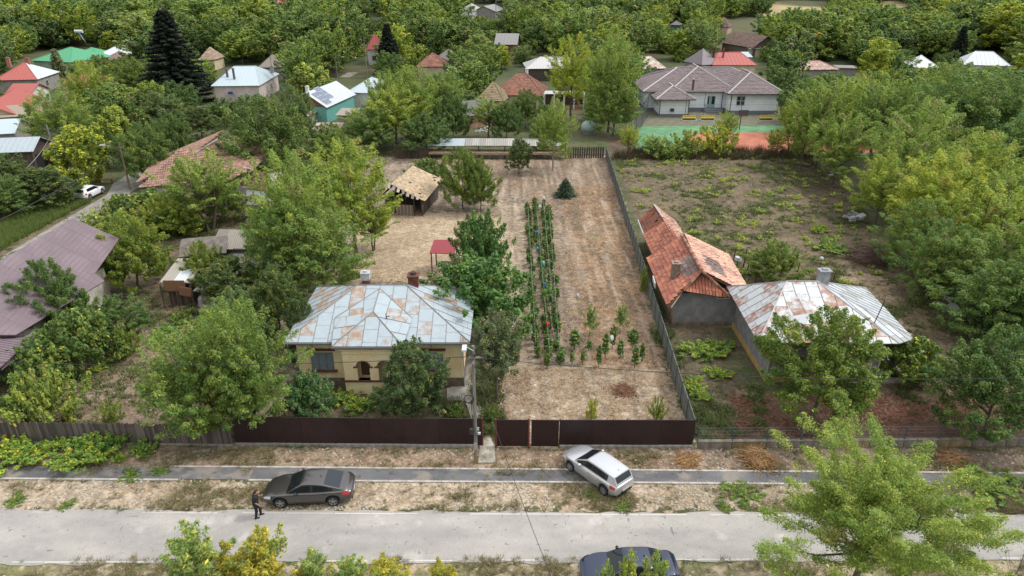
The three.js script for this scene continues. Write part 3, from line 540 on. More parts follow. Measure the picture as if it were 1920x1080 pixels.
treeAt('fruit', 445, 640, 150, 800, 'leafy lower crown between the plank fence and the yellow house', { tint: 1, name: 'tree' });
treeAt('locust_open', 1480, 180, 70, 290, 'slender dark limbed tree at the school corner', { tint: 1 });
treeAt('locust', 1590, 150, 140, 300, 'pale green locust tree behind the field corner', { tint: 1 });
treeAt('locust', 1500, 200, 70, 318, 'narrow locust tree at the end of the court', { tint: 0 });
treeAt('locust', 1680, 240, 150, 400, 'middle locust tree of the wood over the rubbish heap', { tint: 0 });
treeAt('locust', 1800, 250, 160, 430, 'rounded bright locust tree in the middle of the wood', { tint: 1 });
treeAt('locust_open', 1870, 300, 150, 480, 'dense locust tree high in the right wood', { tint: 0 });
treeAt('locust_dense', 1790, 440, 150, 580, 'leafy locust tree behind the scrap heap', { tint: 0 });
treeAt('locust_dense', 1700, 380, 110, 505, 'green locust tree just right of the brush pile', { tint: 0 });
treeAt('locust_dense', 1905, 470, 140, 640, 'locust tree against the frame edge above the fruit tree', { tint: 0 });
treeAt('locust_dense', 1725, 160, 120, 300, 'darker locust tree behind the rounded bright one', { tint: 2 });
treeAt('locust', 1890, 150, 140, 290, 'deep locust tree at the upper right of the wood', { tint: 0 });
treeAt('bush_loose', 1245, 268, 60, 298, 'scrub bush along the dry ditch before the court', { tint: 2, name: 'shrub', category: 'shrub' });
treeAt('fruit', 1015, 215, 50, 285, 'grey-green tree in the farmyard behind the long shed', { tint: 5, name: 'tree' });
treeAt('fruit', 950, 195, 60, 262, 'dark leafless-looking tree by the green parasol', { tint: 2, name: 'tree' });
treeAt('fruit', 800, 215, 90, 290, 'dark bushy tree at the left end of the long shed', { tint: 2, name: 'tree' });
// ---------------------------------------------------------------- building helpers
function clip(poly, win) {   // part of a 2D polygon inside a convex anticlockwise window
  let out = poly;
  for (let i = 0; i < win.length && out.length; i++) {
    const a = win[i], b = win[(i + 1) % win.length], side = (p) => (b[0] - a[0]) * (p[1] - a[1]) - (b[1] - a[1]) * (p[0] - a[0]), src = out; out = [];
    for (let j = 0; j < src.length; j++) { const p = src[j], q = src[(j + 1) % src.length], s = side(p), t = side(q); if (s >= 0) out.push(p); if ((s > 0 && t < 0) || (s < 0 && t > 0)) { const k = s / (s - t); out.push([p[0] + (q[0] - p[0]) * k, p[1] + (q[1] - p[1]) * k]); } }
  }
  return out;
}
// the frame of a roof face whose first two points run along the eave, left to right seen from outside
function faceFrame(pts) {
  const o = pts[0], u = pts[1].clone().sub(o).normalize(), n = V(0, 0, 0);
  for (let i = 1; i + 1 < pts.length; i++) n.add(pts[i].clone().sub(o).cross(pts[i + 1].clone().sub(o)));
  n.normalize(); u.addScaledVector(n, -u.dot(n)).normalize(); const v = n.clone().cross(u).normalize();
  const poly = pts.map((p) => { const d = p.clone().sub(o); return [d.dot(u), d.dot(v)]; });
  return { o, u, v, n, poly, at: (a, b, h = 0) => o.clone().addScaledVector(u, a).addScaledVector(v, b).addScaledVector(n, h) };
}
function prism(fr, poly, h0, h1, uvOff = [0, 0]) {   // a flat piece on a roof face, from height h0 to h1 over it
  const pts = [], uvs = [], put = (p, h) => { pts.push(fr.at(p[0], p[1], h)); uvs.push([p[0] + uvOff[0], p[1] + uvOff[1]]); };
  for (let i = 1; i + 1 < poly.length; i++) { put(poly[0], h1); put(poly[i], h1); put(poly[i + 1], h1); put(poly[0], h0); put(poly[i + 1], h0); put(poly[i], h0); }
  for (let i = 0; i < poly.length; i++) { const a = poly[i], b = poly[(i + 1) % poly.length]; put(a, h0); put(b, h0); put(b, h1); put(a, h0); put(b, h1); put(a, h1); }
  return tris(pts, uvs);
}
const spanU = (poly, v) => { let a = Infinity, b = -Infinity; for (let i = 0; i < poly.length; i++) { const p = poly[i], q = poly[(i + 1) % poly.length]; if ((p[1] <= v) !== (q[1] <= v)) { const x = p[0] + (q[0] - p[0]) * (v - p[1]) / (q[1] - p[1]); a = Math.min(a, x); b = Math.max(b, x); } } return a < b ? [a, b] : null; };
const spanV = (poly, u) => spanU(poly.map(([x, y]) => [y, x]), u);
const vMax = (poly) => Math.max(...poly.map((p) => p[1])), uRange = (poly) => [Math.min(...poly.map((p) => p[0])), Math.max(...poly.map((p) => p[0]))];
// folded ribs running up the slope
function ribs(fr, step, w = 0.03, h = 0.035) { const [a, b] = uRange(fr.poly), out = []; for (let x = a + step * 0.5; x < b; x += step) { const s = spanV(fr.poly, x); if (s && s[1] - s[0] > 0.2) out.push(prism(fr, [[x - w, s[0] + 0.02], [x + w, s[0] + 0.02], [x + w, s[1] - 0.03], [x - w, s[1] - 0.03]], 0.001, h)); } return out; }
// rows of tiles: each row a strip whose lower edge stands proud of the row below; waves across when bump > 0; colours per tile
function tileRows(fr, { row = 0.33, tile = 0.26, lift = 0.03, bump = 0.03, cols, seed = 1, sag = 0, skip = 0 }) {
  const r = rngOf(seed), pos = [], col = [], top = vMax(fr.poly);
  for (let v = -0.02, k = 0; v < top; v += row, k++) {
    const v1 = Math.min(v + row * 1.08, top), s = spanU(fr.poly, clamp((v + v1) / 2, 0.01, top - 0.01)); if (!s) continue;
    const off = (k % 2) * tile * (bump ? 0 : 0.5);
    for (let u = s[0] - off; u < s[1]; u += tile) {
      const a = Math.max(u, s[0]), b = Math.min(u + tile, s[1]); if (b - a < 0.03) continue;
      if (skip && r() < skip) continue;
      const j = (r() - 0.5) * lift * 0.9, c = cols(r, a, v, fr), dip = sag ? -sag * Math.sin(Math.PI * v / top) * (0.6 + 0.4 * Math.sin(a * 0.9)) : 0;
      const prof = bump ? [[0.03, bump], [0.25, bump * 0.15], [0.6, 0], [0.94, bump * 0.35]] : [[0, 0], [0.97, 0]];
      for (let i = 0; i + 1 < prof.length; i++) {
        const xa = a + (b - a) * prof[i][0], xb = a + (b - a) * prof[i + 1][0], ha = prof[i][1] + dip, hb = prof[i + 1][1] + dip, lo = lift + j;
        const q = [fr.at(xa, v, ha + lo), fr.at(xb, v, hb + lo), fr.at(xb, v1, hb), fr.at(xa, v1, ha), fr.at(xa, v, -0.01 + dip), fr.at(xb, v, -0.01 + dip)];
        for (const t of [0, 1, 2, 0, 2, 3, 4, 5, 1, 4, 1, 0]) { pos.push(q[t].x, q[t].y, q[t].z); col.push(...c); }
      }
    }
  }
  const g = new THREE.BufferGeometry(); g.setAttribute('position', new THREE.Float32BufferAttribute(pos, 3)); g.setAttribute('color', new THREE.Float32BufferAttribute(col, 3)); g.computeVertexNormals(); return g;
}
const tileMat = new THREE.MeshStandardMaterial({ vertexColors: true, roughness: 0.9, side: THREE.DoubleSide });
// corrugated sheets over a face
function corrugated(fr, wave = 0.16, amp = 0.035, seed = 1, cols = null, sheet = 1.05) {
  const r = rngOf(seed), pos = [], col = [], [a, b] = uRange(fr.poly); let c = [1, 1, 1], n = -1, dv = 0, lift = 0;
  for (let x = a; x < b - 0.01; x += wave / 2) {
    const k = Math.floor((x - a) / sheet); if (k !== n) { n = k; dv = (r() - 0.5) * 0.16; lift = r() * 0.02; if (cols) c = cols(r); }
    const x1 = Math.min(x + wave / 2, b), i = Math.round((x - a) / (wave / 2)), s0 = spanV(fr.poly, Math.max(x, a + 0.005)), s1 = spanV(fr.poly, Math.min(x1, b - 0.005)); if (!s0 || !s1) continue;
    const h0 = (i % 2 ? amp : 0) + lift, h1 = (i % 2 ? 0 : amp) + lift, q = [fr.at(x, s0[0] + dv, h0), fr.at(x1, s1[0] + dv, h1), fr.at(x1, s1[1], h1), fr.at(x, s0[1], h0)];
    for (const t of [0, 1, 2, 0, 2, 3]) { pos.push(q[t].x, q[t].y, q[t].z); col.push(...c); }
  }
  const g = new THREE.BufferGeometry(); g.setAttribute('position', new THREE.Float32BufferAttribute(pos, 3)); g.setAttribute('color', new THREE.Float32BufferAttribute(col, 3)); g.computeVertexNormals(); return g;
}
// separate sheets laid in staggered courses, each its own piece; returns the pieces
function sheetPieces(fr, su, sv, mats, seed, parent, { rows = true, gap = 0.006, name = 'roof_sheet', pick } = {}) {
  const r = rngOf(seed), [a, b] = uRange(fr.poly), top = vMax(fr.poly), seams = [];
  for (let i = 0, x = a; x < b; x += su, i++) {
    let v = -sv * (0.2 + 0.7 * ((i * 0.37) % 1));
    for (; v < top; v += sv) {
      const cell = [[x + gap, v + gap], [x + su - gap, v + gap], [x + su - gap, v + sv - gap], [x + gap, v + sv - gap]], c = clip(cell, fr.poly);
      if (c.length < 3) continue;
      let ar = 0; for (let k = 0; k < c.length; k++) { const p = c[k], q = c[(k + 1) % c.length]; ar += p[0] * q[1] - q[0] * p[1]; } if (ar < 0.05) continue;
      const h = 0.012 + r() * 0.006;
      mesh(name, prism(fr, c, 0.001, h, [r() * 7, r() * 7]), pick ? pick(r) : mats[Math.floor(r() * mats.length)], parent);
      const s = spanV(fr.poly, x); if (s) { const lo = Math.max(s[0], v), hi = Math.min(s[1], v + sv); if (hi - lo > 0.05 && x > a + 0.05) seams.push(prism(fr, [[x - 0.012, lo], [x + 0.012, lo], [x + 0.012, hi], [x - 0.012, hi]], 0.001, 0.04)); }
      if (v > 0.05) { const e = clip([[x, v - 0.008], [x + su, v - 0.008], [x + su, v + 0.008], [x, v + 0.008]], fr.poly); if (e.length > 2) seams.push(prism(fr, e, 0.001, 0.021)); }
    }
  }
  return seams;
}
// galvanised sheet with rust of its own outline
function galvanised(rust, seed, base = arr(204, 214, 218), rustA = arr(168, 112, 78), rustB = arr(196, 164, 132)) {
  const t = texture(128, 128, (u, v, o) => {
    const n = tn((u + seed * 0.13) % 1, v, 4, 4), m = tn(u, (v + seed * 0.29) % 1, 8, 4), st = tn(u, v, 2, 3) * 0.5 + tn((u * 3) % 1, (v * 0.5) % 1, 8, 3) * 0.5;
    mixc(o, base, [base[0] * 0.84, base[1] * 0.87, base[2] * 0.9], m);
    const k = smooth(1 - rust - 0.12, 1 - rust + 0.22, n * 0.6 + st * 0.4 + (m - 0.5) * 0.2), c = [0, 0, 0]; mixc(c, rustB, rustA, smooth(0.35, 0.7, m)); const b = [...o]; mixc(o, b, c, k * 0.85);
    const g = 0.93 + 0.14 * tn(u, v, 64, 1); o[0] *= g; o[1] *= g; o[2] *= g;
  });
  t.repeat.set(1 / 2.2, 1 / 2.2);
  return new THREE.MeshStandardMaterial({ map: t, roughness: 0.55, metalness: 0.15 });
}
function wallBox(x0, x1, z0, z1, y0, y1) { return box(x1 - x0, y1 - y0, z1 - z0, (x0 + x1) / 2, (y0 + y1) / 2, (z0 + z1) / 2); }
const glassDark = new THREE.MeshPhysicalMaterial({ color: 0x1c2226, roughness: 0.08, specularIntensity: 1 });
const whiteTrim = mat(seen(226, 228, 228), 0.6), darkTrim = mat(seen(70, 64, 62), 0.7);
// a window (frame with bars > panes) in a wall plane; the wall looks along turn (0: towards +z)
function windowPart(parent, x, y, z, w, h, { turn = 0, frame = whiteTrim, cols = 2, rows = 1, depth = 0.07, fw = 0.07, name = 'window', paneM = glassDark } = {}) {
  const f = [box(w, fw, depth, 0, h / 2 - fw / 2, 0), box(w, fw, depth, 0, -h / 2 + fw / 2, 0), box(fw, h - 2 * fw, depth, -w / 2 + fw / 2, 0, 0), box(fw, h - 2 * fw, depth, w / 2 - fw / 2, 0, 0)];
  for (let i = 1; i < cols; i++) f.push(box(fw, h - 2 * fw, depth * 0.9, -w / 2 + w * i / cols, 0, 0));
  for (let i = 1; i < rows; i++) f.push(box(w - 2 * fw, fw * 0.8, depth * 0.8, 0, -h / 2 + h * i / rows, 0));
  const m = mesh(name, f, frame, parent); m.position.set(x, y, z); m.rotation.y = turn;
  for (let i = 0; i < cols; i++) { const pw = w / cols - fw * 1.2; mesh('pane', box(pw, h - 2 * fw, 0.012, -w / 2 + w * (i + 0.5) / cols, 0, 0.004), paneM, m); }
  return m;
}
function chimneyPart(parent, x, y, z, w, h, m, capM = m, d = w) {
  const c = mesh('chimney', [box(w, h, d, 0, h / 2, 0)], m, parent); c.position.set(x, y, z);
  mesh('chimney_cap', [box(w * 1.2, 0.09, d * 1.2, 0, h + 0.045, 0), box(w * 0.5, 0.1, d * 0.5, 0, h + 0.14, 0)], capM, c); return c;
}
// A plain house seen from afar. fl, fr: the ends of its front eave as [column, row] in the photograph; eave: height above the land.
// roof: 'hip' | 'gable' (ridge along the front) | 'shed' | 'flat'
function house(o) {
  const { name = 'house', label, category = 'house', fl, fr, eave = 3, depth = 8, rise = 2, roof = 'hip', hip = 1, over = 0.4, wallM, roofM, style = 'plain', step = 0.6, tileCols, windows = [], chimneys = [], group } = o;
  let A = P(...fl, eave), B = P(...fr, eave);
  const gy = Math.min(A.y, B.y) - eave; A.y = B.y = gy + eave;
  const W = A.distanceTo(B), turn = Math.atan2(-(B.z - A.z), B.x - A.x), C = A.clone().add(B).multiplyScalar(0.5); C.y = gy;
  const t = thing(name, label, category, C, turn, group), hw = W / 2, y = eave;
  // local: front eave along x at z = 0, house runs to -depth
  const x0 = -hw + over, x1 = hw - over, z0 = -depth + over, z1 = -over;
  mesh('wall', wallBox(x0, x1, z0, z1, -0.4, y - 0.02 + (roof === 'flat' ? 0 : 0)), wallM, t);
  const F = [], a = V(-hw, y, 0), b = V(hw, y, 0), c = V(hw, y, -depth), d = V(-hw, y, -depth), hd = depth / 2, hx = Math.min(hd * hip, hw * 0.98);
  const r0 = V(-hw + hx, y + rise, -hd), r1 = V(hw - hx, y + rise, -hd);
  if (roof === 'hip') F.push([a, b, r1, r0], [b, c, r1], [c, d, r0, r1], [d, a, r0]);
  else if (roof === 'gable') { const g0 = V(-hw, y + rise, -hd), g1 = V(hw, y + rise, -hd); F.push([a, b, g1, g0], [c, d, g0, g1]); const gab = (x) => tris([V(x, y - 0.03, z1), V(x, y - 0.03, z0), V(x, y + rise * 0.93, -hd)]); mesh('gable_wall', [gab(x0 + 0.01), gab(x1 - 0.01)], o.gableM ?? wallM, t); }
  else if (roof === 'shed') { for (const p of [c, d]) p.y += rise; F.push([a, b, c, d]); mesh('upper_wall', tris([V(x0, y - 0.02, z1), V(x0, y - 0.02, z0), V(x0, y + rise * 0.9, z0), V(x1, y - 0.02, z1), V(x1, y - 0.02, z0), V(x1, y + rise * 0.9, z0), V(x0, y - 0.02, z0), V(x1, y - 0.02, z0), V(x1, y + rise * 0.9, z0), V(x0, y - 0.02, z0), V(x1, y + rise * 0.9, z0), V(x0, y + rise * 0.9, z0)]), wallM, t); }
  else F.push([a, b, c, d]);
  const frames = F.map(faceFrame), slabM = Array.isArray(roofM) ? roofM[0] : roofM;
  frames.forEach((f, i) => {
    const rm = mesh('roof', prism(f, f.poly, -0.07, 0), Array.isArray(roofM) ? roofM[i % roofM.length] : roofM, t);
    if (style === 'ribs') mesh('roof_rib', ribs(f, step), Array.isArray(roofM) ? roofM[i % roofM.length] : roofM, rm);
    if (style === 'tiles') stuffPart(mesh('roof_tile', tileRows(f, { row: o.row ?? 0.4, tile: o.tile ?? 0.4, lift: 0.05, bump: o.bump ?? 0.04, cols: tileCols, seed: i + 3 }), tileMat, rm));
    if (style === 'corrugated') stuffPart(mesh('corrugated_sheet', corrugated(f, o.wave ?? 0.3, 0.06, i + 5, tileCols), tileMat, rm));
  });
  if (roof === 'hip') mesh('ridge_cap', [bar(r0, r1, 0.14, 0.1), ...[[a, r0], [b, r1]].map(([p, q]) => bar(p, q, 0.12, 0.09))].map((g) => g.translate(0, 0.03, 0)), o.ridgeM ?? slabM, t);
  for (const [u, wy, w, h, side, wc] of windows) {
    if (side === 'right') windowPart(t, x1 + 0.03, wy, lerp(z1, z0, u), w, h, { turn: Math.PI / 2, cols: wc ?? 2 });
    else windowPart(t, lerp(x0, x1, u), wy, z1 + 0.03, w, h, { cols: wc ?? 2 });
  }
  for (const [u, v, w, h, m] of chimneys) { const zz = -depth * v, ry = roof === 'hip' || roof === 'gable' ? y + rise * (1 - Math.abs(zz + hd) / hd) : y; chimneyPart(t, lerp(-hw, hw, u), ry - 0.2, zz, w, h + 0.2, m ?? wallM); }
  if (o.more) o.more(t, { hw, x0, x1, z0, z1, y, depth, hd, rise, frames });
  return t;
}
const reds = (a, b, dirt = 0.1, dc = [0.1, 0.085, 0.07]) => (r) => { const c = [0, 0, 0]; mixc(c, a, b, r()); const k = r() < dirt ? 0.7 : 0; mixc(c, [...c], dc, k * r()); const g = 0.88 + 0.24 * r(); return [c[0] * g, c[1] * g, c[2] * g]; };
// ---------------------------------------------------------------- the yellow house
const ochre = grainy(wallC(234, 212, 170, 1.75), wallC(220, 194, 146, 1.75), 3, { grain: 0.1, f: 4, bump: 0.003 }), ochrePale = grainy(wallC(232, 212, 170, 1.7), wallC(220, 196, 150, 1.7), 3, { grain: 0.1, f: 4 });
const brickRed = grainy(arr(136, 84, 66), arr(104, 66, 54), 0.7, { grain: 0.3 }), plinthM = grainy(arr(150, 132, 112), arr(118, 104, 90), 2);
const galv = [0.0, 0.12, 0.2, 0.34, 0.5, 0.62].map((k, i) => galvanised(k, i + 1, arr(202, 213, 217), arr(184, 142, 108), arr(208, 182, 152)));
{
  const t = thing('yellow_house', 'old yellow plastered house with patchwork sheet metal roof and arched porch', 'house', V(-9, 0, -44.2));
  const hw = 6.2, E = 3.9, zf = 4.3, zb = -4.4, R = 6.08, wx = 5.62, wf = 3.65, wb = -3.8;
  mesh('wall', wallBox(-wx, wx, wb, wf, 0.75, E + 0.05), ochre, t);
  mesh('plinth', wallBox(-wx - 0.06, wx + 0.06, wb - 0.06, wf + 0.06, -0.2, 0.75), plinthM, t);
  // porch: a thick front with two arches, side walls, floor
  const px0 = -2.32, px1 = 1.42, pz = 4.55, arches = [[-1.0, 0.42], [0.42, 0.42]];
  const s = new THREE.Shape([new THREE.Vector2(px0, -0.2), new THREE.Vector2(px1, -0.2), new THREE.Vector2(px1, E - 0.02), new THREE.Vector2(px0, E - 0.02)]);
  for (const [ax, ar] of arches) { const h = new THREE.Path(); h.moveTo(ax - ar, 1.12); h.lineTo(ax - ar, 2.15); h.absarc(ax, 2.15, ar, Math.PI, 0, true); h.lineTo(ax + ar, 1.12); h.lineTo(ax - ar, 1.12); s.holes.push(h); }
  mesh('porch_wall', [metricUV(new THREE.ExtrudeGeometry(s, { depth: 0.28, bevelEnabled: false, curveSegments: 14 }).translate(0, 0, pz - 0.28)), wallBox(px0, px0 + 0.2, wf, pz - 0.28, -0.2, E - 0.02), wallBox(px1 - 0.2, px1, wf, pz - 0.28, -0.2, E - 0.02)], ochrePale, t);
  mesh('porch_ceiling', wallBox(px0 + 0.2, px1 - 0.2, wf + 0.01, pz - 0.28, 3.2, 3.28), ochre, t);
  mesh('porch_sill', [wallBox(px0 - 0.05, px1 + 0.05, pz - 0.3, pz + 0.08, 1.0, 1.12)], brickRed, t);
  mesh('porch_cornice', [wallBox(px0 - 0.1, px1 + 0.1, pz, pz + 0.1, 3.42, 3.52), wallBox(px0 - 0.06, px1 + 0.06, pz, pz + 0.06, 3.18, 3.24), wallBox(px0 - 0.16, px1 + 0.16, pz, pz + 0.16, 3.66, 3.8)], ochrePale, t);
  meshes('capital', arches.flatMap(([ax, ar]) => [wallBox(ax - ar - 0.24, ax - ar + 0.03, pz, pz + 0.05, 2.1, 2.2), wallBox(ax + ar - 0.03, ax + ar + 0.24, pz, pz + 0.04, 2.1, 2.2)]), brickRed, t);
  meshes('arch_rim', arches.map(([ax, ar]) => new THREE.TorusGeometry(ar + 0.05, 0.035, 6, 16, Math.PI).translate(ax, 2.15, pz + 0.01)), brickRed, t);
  mesh('attic_vent', new THREE.CylinderGeometry(0.12, 0.12, 0.04, 14).rotateX(Math.PI / 2).translate(-0.35, 3.6, pz + 0.03), darkTrim, t);
  const door = mesh('door', wallBox(-1.35, -0.45, wf, wf + 0.05, 1.0, 2.9), mat(seen(112, 84, 60), 0.7), t); mesh('pane', wallBox(-1.2, -0.6, wf + 0.05, wf + 0.06, 2.0, 2.7), glassDark, door);
  const bluegrey = mat(seen(136, 146, 152), 0.6), curtained = new THREE.MeshPhysicalMaterial({ color: seen(150, 164, 170), roughness: 0.2, clearcoat: 0.8 });
  for (const x of [-3.95, 3.55]) {
    const w = windowPart(t, x, 2.1, wf + 0.03, 1.5, 1.32, { frame: bluegrey, cols: 3, rows: 1, depth: 0.12, fw: 0.09, paneM: curtained }); w.name = 'window';
    mesh('lintel', [box(1.9, 0.1, 0.2, x, 3.03, wf + 0.12), box(1.7, 0.06, 0.1, x, 2.94, wf + 0.06)], brickRed, t);
    mesh('window_sill', [box(1.75, 0.13, 0.2, x + 0.08, 1.36, wf + 0.1)], brickRed, t);
  }
  const sideWin = windowPart(t, wx + 0.03, 2.2, 0.5, 1.2, 1.3, { turn: Math.PI / 2, frame: bluegrey, cols: 2 });
  // roof
  const e = E + 0.0, a = V(-hw, e, zf), b = V(hw, e, zf), c = V(hw, e, zb), d = V(-hw, e, zb), r0 = V(-1.95, R, -0.05), r1 = V(1.5, R, -0.05);
  const roof = mesh('roof', [[a, b, r1, r0], [b, c, r1], [c, d, r0, r1], [d, a, r0]].map(faceFrame).map((f) => prism(f, f.poly, -0.08, 0)), galv[0], t), seams = [];
  const pick = (bias) => (r) => galv[clamp(Math.floor(Math.pow(r(), 1.05) * 6.2 + bias), 0, 5)];
  [[a, b, r1, r0], [b, c, r1], [c, d, r0, r1], [d, a, r0]].forEach((f, i) => seams.push(...sheetPieces(faceFrame(f), i % 2 ? 0.86 : 0.98, 1.08, galv, 40 + i, roof, { pick: pick(i === 1 ? 0 : i === 3 ? 0.7 : 0.15) })));
  // the porch's own hipped roof, its ridge running back into the main slope
  const L = V(-2.85, e - 0.02, 4.82), Rr = V(1.8, e - 0.02, 4.82), A = V(-0.45, 5.22, 2.45), B = V(-0.3, 5.98, 0.35), VL = V(-3.05, 4.8, 2.6), VR = V(2.2, 4.8, 2.6);
  const pf = [[L, Rr, A], [VL, L, A], [VL, A, B], [Rr, VR, A], [A, VR, B]];
  const saddle = mesh('porch_roof', pf.map(faceFrame).map((f) => prism(f, f.poly, -0.06, 0.02)), galv[0], t);
  pf.forEach((f, i) => { const fr = faceFrame(f); fr.o.addScaledVector(fr.n, 0.02); seams.push(...sheetPieces(fr, 0.98, 1.02, galv, 60 + i, saddle, { pick: pick(0.4) })); });
  mesh('roof_seam', seams, mat(seen(132, 132, 130), 0.6), t);
  const cap = (p, q, w = 0.07) => bar(p.clone().setY(p.y + 0.03), q.clone().setY(q.y + 0.03), w, 0.05);
  mesh('ridge_cap', [cap(r0, r1), cap(a, r0), cap(b, r1), cap(c, r1), cap(d, r0), cap(L, A), cap(Rr, A), cap(A, B), cap(VL, B, 0.05), cap(VR, B, 0.05)], mat(seen(150, 148, 146), 0.55), t);
  const gm = mat(seen(128, 128, 126), 0.5);
  meshes('gutter', [bar(V(-hw, e - 0.09, zf + 0.05), V(-2.95, e - 0.09, zf + 0.05), 0.1), bar(V(1.9, e - 0.09, zf + 0.05), V(hw, e - 0.09, zf + 0.05), 0.1), bar(V(-2.9, e - 0.11, 4.87), V(1.85, e - 0.11, 4.87), 0.1), bar(V(-hw, e - 0.09, zb), V(-hw, e - 0.09, zf), 0.09)], gm, t);
  meshes('downpipe', [rod(V(-4.35, 3.75, zf), V(-4.5, 3.3, wf + 0.1), 0.05), rod(V(5.7, 3.8, zf - 0.1), V(5.72, 0, wf + 0.1), 0.045), rod(V(3.6, 3.8, zf), V(3.6, 3.2, wf + 0.08), 0.045)], whiteTrim, t);
  mesh('meter_box', box(0.4, 0.5, 0.2, wx + 0.1, 3.3, wf - 0.2), whiteTrim, t);
  mesh('vent_pipe', [rod(V(0.5, 4.6, 2.9), V(0.5, 5.35, 2.9), 0.035), rod(V(0.5, 5.1, 2.9), V(0.72, 5.15, 2.9), 0.03)], darkTrim, t);
  const whiteCh = grainy(arr(214, 214, 212), arr(186, 186, 184), 1);
  const c1 = chimneyPart(t, -1.45, 5.7, -0.7, 0.55, 1.05, brickRed, whiteCh); mesh('plaster_band', box(0.6, 0.45, 0.6, 0, 0.8, 0), whiteCh, c1);
  const c2 = chimneyPart(t, 1.95, 5.5, -0.7, 0.7, 1.05, brickRed, brickRed); mesh('flue', new THREE.CylinderGeometry(0.2, 0.22, 0.3, 10).translate(0, 1.2, 0), darkTrim, c2);
  // bricks on the chimneys
  for (const [c, w, hgt] of [[c1, 0.55, 0.55], [c2, 0.7, 1.0]]) { const g = new THREE.BoxGeometry(0.2, 0.06, 0.02); const ms = [brickRed, mat(seen(150, 88, 66), 0.9), mat(seen(112, 68, 56), 0.9)]; let k = 0; for (let y = 0.34; y < hgt; y += 0.085) for (let x = -w / 2 + 0.12 + (k++ % 2) * 0.1; x < w / 2 - 0.05; x += 0.22) { const bm = mesh('brick', g, ms[(k * 7 + Math.round(x * 9) + 40) % 3], c); bm.position.set(x, y, w / 2 + 0.006); } }
}
